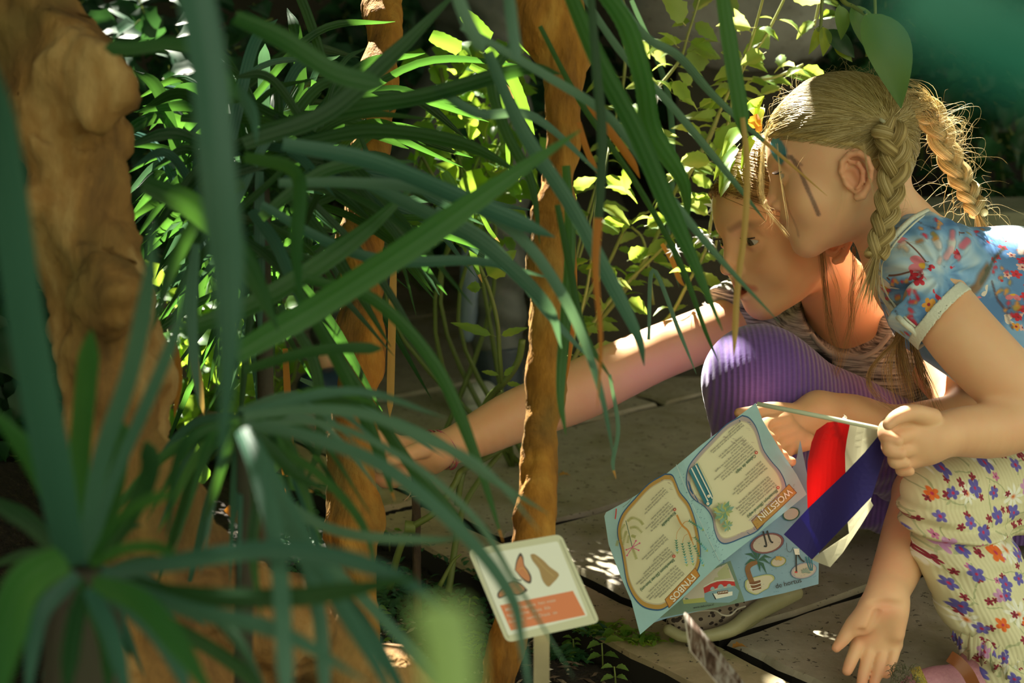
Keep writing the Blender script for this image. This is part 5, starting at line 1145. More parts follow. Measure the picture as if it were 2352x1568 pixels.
def trunk(path, m, label, extra=None, h=.005, amp=.004, name='tree_trunk', rough=.45):
    S = SDF(); S.chain([pp(x, y, d) for x, y, d, r in path], [rr_(r, d) for x, y, d, r in path], .02)
    if extra:
        for a, b, k in extra: S.cap(pp(*a[:3]), pp(*b[:3]), rr_(a[3], a[2]), rr_(b[3], b[2]), k)
    q = np.array([pp(x, y, d) for x, y, d, r in path]+([pp(*a[:3]) for a, b, k in extra]+[pp(*b[:3]) for a, b, k in extra] if extra else [])); rr2 = .13
    rn_ = random.Random(len(label)); ph = [rn_.uniform(0, 6) for _ in range(6)]
    def disp(X): x, y, z = X[..., 0], X[..., 1], X[..., 2]; return amp*(np.sin(x*60+z*25+ph[0])*np.sin(y*55+z*31+ph[1])+.6*np.sin(z*70+x*30+ph[2])+.5*np.sin(x*130+ph[3])*np.sin(z*90+y*110+ph[4]))
    V, F = S.mesh(q.min(0)-rr2, q.max(0)+rr2, h, disp); from mathutils import noise as _nz
    Vn = V.copy(); c_ = q
    for i in range(len(V)):
        p = Vector(V[i]); j = int(np.argmin(((q-V[i])**2).sum(1))); d_ = (p-Vector(q[j])); d_.z *= .2; d_ = d_.normalized() if d_.length > 1e-6 else Vector((0, 0, 1))
        Vn[i] += np.array(d_)*(.011*rough*_nz.fractal(Vector((p.x*34, p.y*34, p.z*17)), .8, 2.2, 4)+.016*rough*_nz.noise(Vector((p.x*14, p.y*14, p.z*9))))
    return tag(link_mesh(name, Vn, F, m), label, 'tree trunk')
trunk([(40, -160, 1.5, 110), (70, 60, 1.5, 120), (130, 190, 1.5, 122), (160, 400, 1.5, 112), (205, 650, 1.5, 112), (240, 800, 1.5, 118), (275, 1000, 1.51, 125), (320, 1200, 1.52, 145), (340, 1380, 1.53, 190), (350, 1700, 1.55, 260)], MAT['barkbig'], 'thick knobbly tan tree trunk at the left edge with a spreading root',
      [((180, 150, 1.45, 90), (215, 230, 1.44, 70), .03), ((400, 1330, 1.52, 110), (660, 1440, 1.58, 95), .04), ((660, 1440, 1.58, 95), (900, 1600, 1.66, 80), .03), ((900, 1600, 1.66, 80), (1100, 1760, 1.74, 60), .03), ((240, 690, 1.44, 80), (250, 720, 1.44, 70), .03)], .0055, .005, rough=1.0)
trunk([(1255, -120, 1.72, 84), (1255, 20, 1.72, 82), (1285, 110, 1.72, 62), (1298, 200, 1.72, 48), (1297, 300, 1.72, 43), (1282, 420, 1.72, 42), (1262, 560, 1.72, 40), (1252, 760, 1.72, 40), (1247, 950, 1.72, 40), (1232, 1120, 1.72, 42), (1224, 1260, 1.72, 42), (1190, 1400, 1.72, 45), (1160, 1520, 1.73, 46), (1130, 1680, 1.75, 56)], MAT['bark'], 'slender ochre trunk in the middle, standing right behind the butterfly label', None, .0042, .0028)
trunk([(905, -260, 2.1, 44), (880, 60, 2.03, 44), (850, 350, 1.95, 46), (838, 520, 1.9, 46), (830, 700, 1.88, 48), (822, 860, 1.87, 50), (815, 980, 1.86, 50), (806, 1100, 1.86, 60), (808, 1220, 1.86, 60), (812, 1340, 1.86, 56), (805, 1460, 1.86, 60), (800, 1620, 1.87, 70)], MAT['bark'], 'slender ochre trunk with a swelling, left of the pointing hand\'s palm', [((862, 1140, 1.86, 22), (862, 1200, 1.86, 18), .02)], .0045, .003)
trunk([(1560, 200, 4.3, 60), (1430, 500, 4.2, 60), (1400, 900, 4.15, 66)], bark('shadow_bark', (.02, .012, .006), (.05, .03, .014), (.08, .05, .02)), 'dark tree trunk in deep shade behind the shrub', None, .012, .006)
# ---------------------------------------------------------------- leaves and blades
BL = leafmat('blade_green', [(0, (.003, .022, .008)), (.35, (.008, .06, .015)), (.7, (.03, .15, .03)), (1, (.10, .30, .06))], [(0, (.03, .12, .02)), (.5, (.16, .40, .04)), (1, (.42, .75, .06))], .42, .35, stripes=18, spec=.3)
BG = leafmat('blade_blue_green', [(0, (.012, .07, .055)), (.4, (.035, .13, .095)), (.75, (.09, .20, .13)), (1, (.18, .28, .19))], [(0, (.04, .14, .06)), (.5, (.16, .30, .12)), (1, (.30, .45, .16))], .40, .22, stripes=24, spec=.35)
BD = leafmat('blade_dry', [(0, (.36, .12, .02)), (.5, (.55, .24, .04)), (1, (.60, .46, .18))], [(0, (.75, .22, .02)), (.5, (.85, .40, .04)), (1, (.80, .62, .20))], .7, .45)
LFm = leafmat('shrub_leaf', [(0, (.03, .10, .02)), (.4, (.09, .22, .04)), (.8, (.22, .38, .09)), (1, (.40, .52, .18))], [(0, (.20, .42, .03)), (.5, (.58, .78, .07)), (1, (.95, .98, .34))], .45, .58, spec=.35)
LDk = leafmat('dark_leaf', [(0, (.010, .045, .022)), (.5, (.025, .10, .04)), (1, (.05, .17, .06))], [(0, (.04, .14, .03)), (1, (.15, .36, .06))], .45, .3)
STm = leafmat('green_stem', [(0, (.07, .12, .02)), (.5, (.20, .26, .06)), (1, (.42, .40, .14))], [(0, (.2, .3, .05)), (1, (.5, .5, .15))], .5, .1)
WHm = flat('white_petal', (.85, .85, .86), .5, .4)
def blade(mb, path, w, var=.5, m=0, twist=0.0, keel=.22, n=7, tip=.35, base=.75, dry=0, serr=0.0, mdry=2):
    """strap leaf along pixel/depth points; w = full width in pixels at the middle; dry = share of the tip that is dead"""
    q = catmull([tuple(P(x, y, d))+(d,) for x, y, d in path], n); N = len(q); pts = [Vector(x[:3]) for x in q]; ds = [x[3] for x in q]; T, _ = frames(pts); V = []; U = []; L = 0
    for i, p in enumerate(pts):
        t = i/(N-1); view = (p-CAMP).normalized(); s = T[i].cross(view)
        s = s.normalized() if s.length > .05 else Vector((1, 0, 0)); nr = s.cross(T[i]).normalized(); a = twist*(t-.5)+.25*math.sin(t*3+var*9); s2 = s*math.cos(a)+nr*math.sin(a); nr2 = s2.cross(T[i])
        ww = w*ds[i]/FPX*.5*(base+(1-base)*min(1, t*4))*(1 if t < 1-tip else max(.04, ((1-t)/tip)**.75)); ww *= (1+serr*(i % 2))
        if i: L += (p-pts[i-1]).length
        V += [p-s2*ww+nr2*ww*keel, p-s2*ww*.5+nr2*ww*keel*.45, p, p+s2*ww*.5+nr2*ww*keel*.45, p+s2*ww+nr2*ww*keel]; U += [(k/4, L*10) for k in range(5)]
    b = len(mb.v)
    F = []; M_ = []
    for i in range(N-1):
        for k in range(4): F.append((i*5+k, i*5+k+1, i*5+k+6, i*5+k+5)); M_.append(mdry if dry and i/(N-1) > 1-dry else m)
    mb.add(V, F, U, var, 0); mb.m[-len(M_):] = M_
def leaf(mb, base, tip, w, up=None, var=.5, m=0, fold_=.35, curl=.15, serr=.10, ns=8, petiole=.12, pm=1):
    """toothed pointed leaf from base to tip (world points); w = half width in metres"""
    base = Vector(base); tip = Vector(tip); d = tip-base; L = d.length; t_ = d.normalized(); up = Vector(up if up is not None else (0, -.3, 1)); s = t_.cross(up)
    s = s.normalized() if s.length > .02 else t_.orthogonal().normalized(); nr = s.cross(t_).normalized(); V = []; U = []
    for i in range(ns+1):
        t = i/ns; a = math.sin(math.pi*min(1, t**.72))**.9 if t < 1 else 0; ww = w*max(a, .02)*(1+(serr if i % 2 else -serr)); p = base+t_*L*(petiole+(1-petiole)*t)-nr*curl*L*(t*t)+nr*.08*L*math.sin(math.pi*t)
        V += [p-s*ww+nr*ww*fold_, p-s*ww*.5+nr*ww*fold_*.6, p, p+s*ww*.5+nr*ww*fold_*.6, p+s*ww+nr*ww*fold_]; U += [(k/4, t) for k in range(5)]
    F = [(i*5+k, i*5+k+1, i*5+k+6, i*5+k+5) for i in range(ns) for k in range(4)]; mb.add(V, F, U, var, m)
    if petiole: tube(mb, [base, base+t_*L*petiole*1.1], [w*.06, w*.045], 5, var, pm, cap=False)
# ---------------------------------------------------------------- strap-leaved plants
rg = random.Random(21)
BLM = [BL, BG, BD]
def plant(name, loc, label, cat, blades, stem=None, group=None):
    root = empty(name, loc, label, cat, group); mb = MB()
    for b in blades: blade(mb, **b) if isinstance(b, dict) else b(mb)
    mb.build('foliage', BLM, root)
    if stem: s = MB(); stem(s); s.build('stem', MAT['darkwall'], root)
    return root
def B(path, w, var=.5, m=0, d=None, **k):
    if d is not None:
        d0, d1 = d if isinstance(d, tuple) else (d, d); n = len(path)-1; path = [(x, y, d0+(d1-d0)*i/n) for i, (x, y) in enumerate(path)]
    return dict(path=path, w=w, var=var, m=m, **k)
near = [B([(165, 1300), (120, 1050), (60, 720), (5, 330), (-60, 60)], 88, .35, 1, (.95, .72), tip=.2), B([(190, 1290), (232, 1060), (300, 850), (342, 640), (350, 480)], 42, .55, 1, (.98, .9)), B([(200, 1290), (262, 1100), (340, 920), (410, 740), (432, 590)], 30, .5, 1, (1.0, .95)),
        B([(170, 1250), (180, 1060), (195, 900), (210, 755)], 50, .75, 0, (1.05, 1.0), tip=.15), B([(160, 1230), (100, 1110), (40, 1010), (-40, 920)], 46, .7, 0, (1.0, .95)), B([(210, 1290), (270, 1200), (330, 1155), (398, 1130)], 28, .45, 0, (.95, .9), tip=.15),
        B([(210, 1300), (280, 1262), (350, 1255), (405, 1272)], 26, .5, 0, (.95, .9), tip=.15), B([(230, 1320), (400, 1290), (600, 1262), (780, 1280), (940, 1340), (1080, 1450)], 44, .15, 1, (.95, .85)), B([(230, 1330), (430, 1365), (650, 1372), (820, 1352), (960, 1325)], 46, .12, 0, (.95, .85)),
        B([(210, 1340), (320, 1380), (410, 1480), (500, 1620)], 56, .62, 0, (.92, .85)), B([(205, 1350), (255, 1460), (300, 1620)], 44, .3, 1, (.92, .86)), B([(190, 1360), (165, 1470), (150, 1620)], 42, .25, 0, (.92, .86)), B([(150, 1280), (60, 1340), (20, 1450), (0, 1620)], 92, .68, 0, (.9, .78)),
        B([(230, 1350), (340, 1440), (410, 1540), (440, 1620)], 34, .3, 1, (.93, .9)), B([(240, 1330), (430, 1400), (640, 1450), (850, 1570)], 40, .45, 1, (.95, .85)), B([(220, 1290), (300, 1180), (345, 1080), (335, 1010)], 44, .2, 0, (1.05, 1.02), tip=.15), B([(200, 1290), (250, 1150), (270, 1040), (272, 960)], 52, .62, 0, (1.08, 1.05), tip=.12),
        B([(180, 1320), (90, 1420), (60, 1620)], 40, .2, 1, (.95, .9)), B([(150, 1290), (60, 1200), (-40, 1150)], 34, .2, 0, (1.0, 1.0)), B([(260, 1310), (500, 1420), (620, 1600)], 30, .1, 0, (1.0, .95)), B([(180, 1330), (240, 1480), (250, 1620)], 30, .4, 0, (.97, .92)), B([(220, 1350), (500, 1500), (660, 1640)], 34, .3, 0, (1.05, 1.0))]
for k in range(26):
    a = rg.uniform(0, 6.28); L = rg.uniform(120, 330); x, y = 190+rg.uniform(-30, 30), 1310+rg.uniform(-30, 30); near.append(B([(x, y), (x+math.cos(a)*L*.5, y+math.sin(a)*L*.5-20), (x+math.cos(a)*L, y+math.sin(a)*L+20)], rg.uniform(18, 34), rg.uniform(0, .35), rg.choice([0, 0, 1]), (1.12, 1.15)))
plant('screw_pine', P(190, 2300, 1.05), 'dark green strap-leaved rosette low in the left foreground, leaves radiating over the trunk', 'plant', near, lambda s: tube(s, [P(190, 1310, 1.06), P(195, 1700, 1.06), P(190, 2350, 1.08)], [.022, .028, .035], 12))
mid = [B([(560, 955), (700, 940), (840, 950), (960, 1000), (1110, 1075), (1240, 1220)], 26, .8, 1, (1.15, 1.1)), B([(560, 975), (700, 1000), (880, 1070), (1060, 1220), (1170, 1360), (1200, 1480), (1225, 1640)], 32, .62, 1, (1.1, .95)), B([(555, 985), (600, 1100), (635, 1240), (650, 1400), (660, 1640)], 42, .6, 1, (1.0, .85), tip=.1),
       B([(580, 1010), (680, 1200), (760, 1350), (850, 1500), (920, 1640)], 38, .5, 1, (1.02, .9)), B([(580, 1060), (680, 1170), (800, 1225), (980, 1240), (1060, 1235)], 24, .85, 1, (1.15, 1.1)), B([(600, 1120), (690, 1260), (735, 1420), (750, 1640)], 34, .55, 1, (1.05, .95), tip=.15),
       B([(640, 1180), (760, 1300), (880, 1420), (1010, 1570), (1080, 1660)], 28, .75, 1, (1.1, 1.0)), B([(560, 950), (640, 930), (760, 900), (890, 905)], 24, .5, 1, (1.2, 1.2)), B([(540, 960), (620, 1030), (680, 1090), (760, 1130)], 30, .3, 0, (1.2, 1.2)), B([(590, 1080), (720, 1290), (830, 1420), (910, 1560), (960, 1660)], 26, .4, 1, (1.12, 1.0)),
       B([(560, 990), (720, 1080), (830, 1200), (870, 1330)], 20, .5, 0, (1.25, 1.2)), B([(540, 980), (500, 1100), (470, 1200)], 22, .3, 0, (1.2, 1.2)), B([(900, 960), (1000, 1010), (1130, 1100), (1260, 1180)], 20, .9, 1, (1.3, 1.25)), B([(600, 970), (760, 975), (940, 1060), (1090, 1190), (1180, 1330), (1320, 1560)], 17, .85, 1, (1.2, 1.12)),
       B([(560, 1000), (590, 1130), (580, 1260), (600, 1420)], 26, .2, 0, (1.15, 1.1)), B([(545, 960), (440, 1000), (400, 1090), (385, 1250)], 24, .35, 0, (1.15, 1.05))]
for k in range(30):
    a = rg.uniform(-.5, 2.6); L = rg.uniform(200, 480); x, y = 570+rg.uniform(-25, 25), 970+rg.uniform(-30, 30); mid.append(B([(x, y), (x+math.cos(a)*L*.5, y+math.sin(a)*L*.35-40), (x+math.cos(a)*L, y+math.sin(a)*L*.8+60)], rg.uniform(12, 24), rg.uniform(.1, .9), rg.choice([0, 1]), (1.3, rg.uniform(1.2, 1.5))))
plant('screw_pine', P(560, 2000, 1.25), 'grey-green strap-leaved plant whose arching glossy leaves droop towards the butterfly label', 'plant', mid, lambda s: tube(s, [P(565, 970, 1.22), P(560, 1400, 1.3), P(555, 2050, 1.3)], [.006, .007, .008], 12))
up = [B([(540, 815), (640, 755), (750, 690), (950, 560), (1150, 420), (1335, 298)], 62, .72, 0, (1.25, 1.3)), B([(420, 760), (600, 690), (800, 560), (960, 420)], 46, .5, 0, (1.35, 1.45)), B([(540, 40), (650, 90), (770, 165), (885, 195)], 46, .55, 0, (1.2, 1.25), tip=.1), B([(330, 420), (450, 480), (560, 600), (640, 760)], 60, .3, 0, (1.25, 1.2)),
      B([(560, 850), (680, 815), (780, 800), (880, 800)], 26, .4, 0, (1.3, 1.3), tip=.1), B([(650, 330), (850, 370), (1050, 450), (1275, 545)], 40, .35, 1, (1.3, 1.4), tip=.12), B([(640, 420), (820, 420), (1000, 440), (1180, 530), (1300, 690), (1375, 880), (1412, 1060)], 27, .6, 1, (1.35, 1.45)),
      B([(700, 640), (860, 690), (1000, 840), (1090, 1040), (1156, 1245)], 30, .5, 0, (1.35, 1.4), dry=.06), B([(680, 660), (770, 820), (860, 1010), (907, 1150)], 30, .45, 0, (1.35, 1.4), dry=.08), B([(700, 700), (830, 900), (950, 1080), (1040, 1180), (1090, 1250)], 27, .35, 0, (1.4, 1.4)), B([(600, 470), (760, 560), (900, 600), (1100, 600), (1270, 640)], 26, .4, 1, (1.45, 1.5)),
      B([(840, 420), (1000, 500), (1120, 570), (1255, 700), (1290, 800)], 34, .45, 1, (1.4, 1.45)), B([(560, 330), (750, 260), (900, 130), (1060, -30)], 40, .3, 0, (1.4, 1.5)), B([(600, 300), (800, 250), (980, 220), (1200, 160), (1290, 170)], 38, .3, 0, (1.5, 1.5)), B([(560, 420), (480, 470), (400, 600), (350, 760)], 34, .3, 0, (1.3, 1.25)),
      B([(640, 700), (720, 830), (735, 1000), (700, 1120)], 26, .3, 0, (1.5, 1.5)), B([(560, 360), (680, 400), (680, 560), (690, 700)], 34, .4, 0, (1.3, 1.2)), B([(540, 200), (580, 260), (590, 330)], 30, .5, 1, (1.25, 1.2), tip=.6), B([(470, 120), (400, 100), (300, 110), (240, 110)], 34, .45, 0, (1.2, 1.2), tip=.1),
      B([(600, 500), (700, 420), (790, 380), (960, 370)], 30, .45, 0, (1.45, 1.5)), B([(450, 560), (440, 700), (445, 820), (460, 940)], 26, .4, 1, (1.3, 1.3)), B([(680, 330), (860, 300), (1060, 330), (1200, 400)], 34, .25, 0, (1.6, 1.6)), B([(1000, 480), (1130, 560), (1260, 720), (1360, 830)], 22, .6, 1, (1.5, 1.5))]
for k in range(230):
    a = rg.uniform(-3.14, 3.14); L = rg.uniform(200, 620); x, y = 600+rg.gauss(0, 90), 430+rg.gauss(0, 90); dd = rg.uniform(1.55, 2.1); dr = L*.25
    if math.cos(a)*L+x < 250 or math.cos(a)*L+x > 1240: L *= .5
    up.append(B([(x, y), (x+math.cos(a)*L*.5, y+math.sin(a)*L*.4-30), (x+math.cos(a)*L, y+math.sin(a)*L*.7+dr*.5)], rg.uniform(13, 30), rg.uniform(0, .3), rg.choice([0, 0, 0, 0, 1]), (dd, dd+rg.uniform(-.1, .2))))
plant('screw_pine', P(600, 1700, 1.6), 'tall dense strap-leaved plant in the shaded upper left, one blade pointing to the middle trunk', 'plant', up, lambda s: tube(s, [P(600, 430, 1.62), P(610, 900, 1.64), P(600, 1750, 1.66)], [.008, .008, .009], 12))
top = [B([(1290, -60), (1370, 130), (1460, 300), (1530, 460), (1590, 590), (1660, 760)], 44, .55, 0, (1.4, 1.5)), B([(1370, -40), (1440, 60), (1480, 190), (1500, 300), (1570, 420), (1580, 520)], 46, .75, 0, (1.45, 1.6), serr=.06, n=12), B([(1355, -40), (1370, 150), (1384, 320), (1376, 480), (1368, 620), (1380, 780), (1372, 940)], 24, .12, 0, (1.35, 1.35), dry=.5, tip=.55),
       B([(1060, 60), (1250, 170), (1400, 270), (1520, 430), (1650, 590), (1790, 740)], 22, .8, 1, (1.4, 1.55)), B([(1655, -40), (1680, 120), (1700, 240), (1712, 330)], 38, .7, 0, (1.5, 1.53), tip=.25), B([(1706, 270), (1716, 380), (1710, 520), (1693, 660), (1685, 822)], 15, 1.0, 2, (1.52, 1.56), tip=.1, keel=.6), B([(1120, 120), (1200, 300), (1310, 470), (1400, 640), (1465, 770), (1480, 840)], 34, .55, 1, (1.4, 1.5)),
       B([(1040, -40), (1075, 50), (1112, 120)], 32, .8, 1, (1.2, 1.2), tip=.1), B([(1165, -40), (1178, 60), (1190, 140)], 28, .6, 1, (1.2, 1.2), tip=.1), B([(1310, -60), (1420, 110), (1540, 240), (1680, 410), (1760, 510)], 18, .85, 1, (1.55, 1.65)), B([(1380, -60), (1480, 80), (1560, 130), (1660, 240), (1900, 450)], 20, .85, 1, (1.5, 1.7), dry=.15),
       B([(1300, 380), (1310, 560), (1300, 720), (1288, 900), (1300, 1000)], 26, .6, 0, (1.55, 1.5)), B([(1490, 780), (1420, 640), (1440, 860), (1440, 920)][0:1]+[(1500, 620), (1560, 760), (1600, 860)], 10, .6, 1, (1.7, 1.7)), B([(1330, 210), (1400, 300), (1450, 370), (1470, 410)], 19, .2, 2, (1.62, 1.62)), B([(1330, 280), (1350, 350), (1385, 420)], 14, .2, 2, (1.62, 1.62)),
       B([(1240, 60), (1330, 230), (1460, 420), (1560, 600), (1620, 760), (1650, 830)], 14, .4, 0, (1.6, 1.65)), B([(1450, 0), (1530, 200), (1545, 380), (1535, 560), (1560, 660)], 14, .5, 1, (2.4, 2.4)), B([(1000, 200), (1100, 260), (1230, 270), (1400, 420)], 22, .6, 1, (1.5, 1.55)), B([(1280, 470), (1310, 620), (1340, 760), (1410, 880)], 18, .4, 0, (1.5, 1.5)), B([(1400, 860), (1420, 980), (1408, 1060), (1415, 1100)], 10, .7, 1, (1.6, 1.6), dry=.2),
       B([(1180, 100), (1130, 180), (1160, 300), (1220, 420), (1240, 560)], 26, .3, 0, (1.6, 1.6))]
plant('screw_pine', P(1250, -700, 1.5), 'strap-leaved plant hanging in from the top, with one straw-dry tip hanging before the faces', 'plant', top, None)
# short sawn, brightly lit leaf pieces and dry straps
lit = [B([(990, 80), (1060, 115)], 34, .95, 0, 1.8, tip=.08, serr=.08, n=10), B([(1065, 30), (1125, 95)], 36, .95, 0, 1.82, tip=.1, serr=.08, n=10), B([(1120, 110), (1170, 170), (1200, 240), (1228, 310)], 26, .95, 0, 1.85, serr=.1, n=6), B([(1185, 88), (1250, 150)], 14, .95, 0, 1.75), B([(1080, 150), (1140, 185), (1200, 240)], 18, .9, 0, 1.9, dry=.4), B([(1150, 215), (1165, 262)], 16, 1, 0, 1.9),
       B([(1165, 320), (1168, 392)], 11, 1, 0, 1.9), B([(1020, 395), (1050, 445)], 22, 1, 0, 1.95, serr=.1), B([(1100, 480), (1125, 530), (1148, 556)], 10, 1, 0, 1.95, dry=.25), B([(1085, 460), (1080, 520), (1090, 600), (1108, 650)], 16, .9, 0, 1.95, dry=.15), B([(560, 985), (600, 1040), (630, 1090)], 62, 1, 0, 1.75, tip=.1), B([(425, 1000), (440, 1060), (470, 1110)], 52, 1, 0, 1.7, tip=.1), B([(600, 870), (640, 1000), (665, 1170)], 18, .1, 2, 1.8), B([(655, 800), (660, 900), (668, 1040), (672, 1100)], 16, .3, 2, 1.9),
       B([(520, 1165), (560, 1200), (590, 1240)], 24, .1, 2, 1.7), B([(905, 600), (900, 760), (895, 960)], 18, .9, 2, 1.95, tip=.1), B([(440, 770), (450, 850), (470, 960)], 22, .9, 2, 1.6), B([(395, 770), (410, 860), (400, 960)], 18, .3, 2, 1.6), B([(690, 870), (760, 900)], 12, .8, 1, 2.0), B([(1210, 300), (1260, 420), (1300, 620)], 10, .1, 0, 1.85), B([(770, 300), (800, 330)], 12, .1, 2, 1.95), B([(600, 1085), (720, 1130)], 26, .7, 0, 1.5, dry=.2), B([(880, 500), (1060, 500)], 16, .4, 0, 1.9),
       B([(1230, 350), (1300, 460), (1320, 640), (1310, 800), (1290, 930)], 12, .2, 2, 1.9), B([(1520, 560), (1545, 600), (1560, 640), (1575, 660)], 12, .6, 2, 2.3)]
plant('screw_pine', P(1000, 1500, 1.95), 'young strap-leaved plant behind the trunks with backlit yellow-green and orange leaf tips', 'plant', lit, None)
# two very near leaves, far out of focus
b1 = MB(); blade(b1, [(1010, 1380, .40), (1030, 1500, .39), (1035, 1700, .38)], 125, .95, 0, tip=.12, base=1.0); o_ = b1.build('blade_leaf', [leafmat('pale_leaf', [(0, (.24, .40, .12)), (1, (.34, .52, .18))], [(0, (.4, .6, .15)), (1, (.5, .7, .2))], .5, .3)]); tag(o_, 'pale green leaf tip very close to the camera, blurred at the bottom beside the label', 'leaf')
b1 = MB(); blade(b1, [(2080, -60, .22), (2240, 60, .22), (2420, 140, .225), (2700, 200, .23)], 230, .3, 0, tip=.2, base=1.0); o_ = b1.build('blade_leaf', [leafmat('teal_leaf', [(0, (.02, .20, .18)), (1, (.04, .26, .20))], [(0, (.03, .16, .12)), (1, (.06, .3, .2))], .4, .25)]); o_.location.z += 0; tag(o_, 'teal out-of-focus leaf in the top right corner, nearest of the leaves', 'leaf')
b1 = MB(); blade(b1, [(440, -80, .82), (480, 150, .82), (500, 400, .82), (520, 620, .83), (522, 820, .84), (505, 1090, .86)], 86, .22, 1, tip=.45, base=1.0, keel=.35); blade(b1, [(430, -60, .84), (470, 100, .84), (520, 200, .85), (545, 230, .86)], 50, .7, 0, tip=.3); o_ = b1.build('strap_leaf', BLM); tag(o_, 'broad blue-green strap leaf hanging straight down in front of the left trunk', 'leaf')
# ---------------------------------------------------------------- sunlit shrub
rs = random.Random(33)
def stemtube(mb, path, r0, r1, var=.6, m=1, n=6):
    q = catmull([tuple(P(x, y, d)) for x, y, d in path], n); tube(mb, q, [r0+(r1-r0)*i/(len(q)-1) for i in range(len(q))], 8, var, m)
    return [Vector(x) for x in q]
def leafpx(mb, x0, y0, x1, y1, d, w, var, m=0, dz=None, **k):
    leaf(mb, P(x0, y0, d), P(x1, y1, d+(dz if dz is not None else rs.uniform(-.02, .02))), RP(w, d)/2, (rs.uniform(-.6, .6), rs.uniform(-1, .2), rs.uniform(.2, 1)) if 'up' not in k else k.pop('up'), var, m, **k)
root = empty('flowering_shrub', G(1330, 900), 'sunlit lemon-green leafy shrub between the middle trunk and the faces', 'shrub'); fo = MB(); st = MB()
SHM = [LFm, STm, WHm]
paths = [[(1330, 850, 2.35), (1440, 785, 2.33), (1530, 735, 2.3), (1580, 650, 2.28), (1620, 575, 2.27), (1638, 480, 2.25), (1660, 380, 2.25)], [(1300, 860, 2.35), (1370, 730, 2.35), (1450, 640, 2.35), (1520, 570, 2.33), (1568, 500, 2.3), (1566, 440, 2.3)], [(1290, 880, 2.4), (1340, 700, 2.4), (1400, 600, 2.4), (1440, 520, 2.38), (1500, 480, 2.35)], [(1340, 780, 2.4), (1440, 660, 2.38), (1500, 560, 2.36), (1560, 420, 2.32), (1625, 330, 2.3), (1670, 210, 2.28)],
         [(1560, 440, 2.3), (1620, 330, 2.26), (1660, 240, 2.24), (1720, 110, 2.22), (1760, -30, 2.2)], [(1500, 215, 2.3), (1560, 140, 2.3), (1580, 80, 2.3), (1615, -30, 2.3)], [(1640, 480, 2.26), (1690, 200, 2.25), (1760, 80, 2.25), (1815, -30, 2.25)], [(1440, 60, 2.5), (1430, 200, 2.5), (1390, 360, 2.5), (1330, 560, 2.5), (1310, 700, 2.5)], [(1690, 180, 2.3), (1770, 180, 2.3), (1845, 148, 2.3)], [(1400, 330, 2.45), (1370, 450, 2.45), (1340, 560, 2.45), (1290, 720, 2.45)],
         [(1640, 440, 2.28), (1650, 500, 2.28), (1640, 600, 2.28)], [(1890, -30, 2.3), (1870, 60, 2.3)], [(1500, 700, 2.4), (1480, 560, 2.4), (1450, 520, 2.4)], [(1430, 0, 2.45), (1440, 60, 2.45), (1430, 130, 2.45)], [(1310, 800, 2.3), (1350, 650, 2.3), (1370, 480, 2.3), (1400, 330, 2.35)]]
for k, p_ in enumerate(paths):
    q = stemtube(st, p_, .0035 if k < 5 else .0025, .0016, .75, 0)
    for i in range(2, len(q)-1, 3):
        x, y, d = proj(q[i])
        if y < 120 and x < 1500: continue
        for sg_ in (-1, 1):
            if rs.random() < .2: continue
            a = rs.uniform(-.5, .5)+(math.pi if sg_ < 0 else 0)+rs.uniform(-.3, .5)*sg_; L = rs.uniform(45, 95)*(1 if y < 500 else .75)
            leafpx(fo, x, y, x+math.cos(a)*L, y+math.sin(a)*L*.7+rs.uniform(-5, 15), d+rs.uniform(-.02, .02), L*.42, rs.uniform(.35, 1), curl=rs.uniform(.0, .3), fold_=rs.uniform(.1, .5))
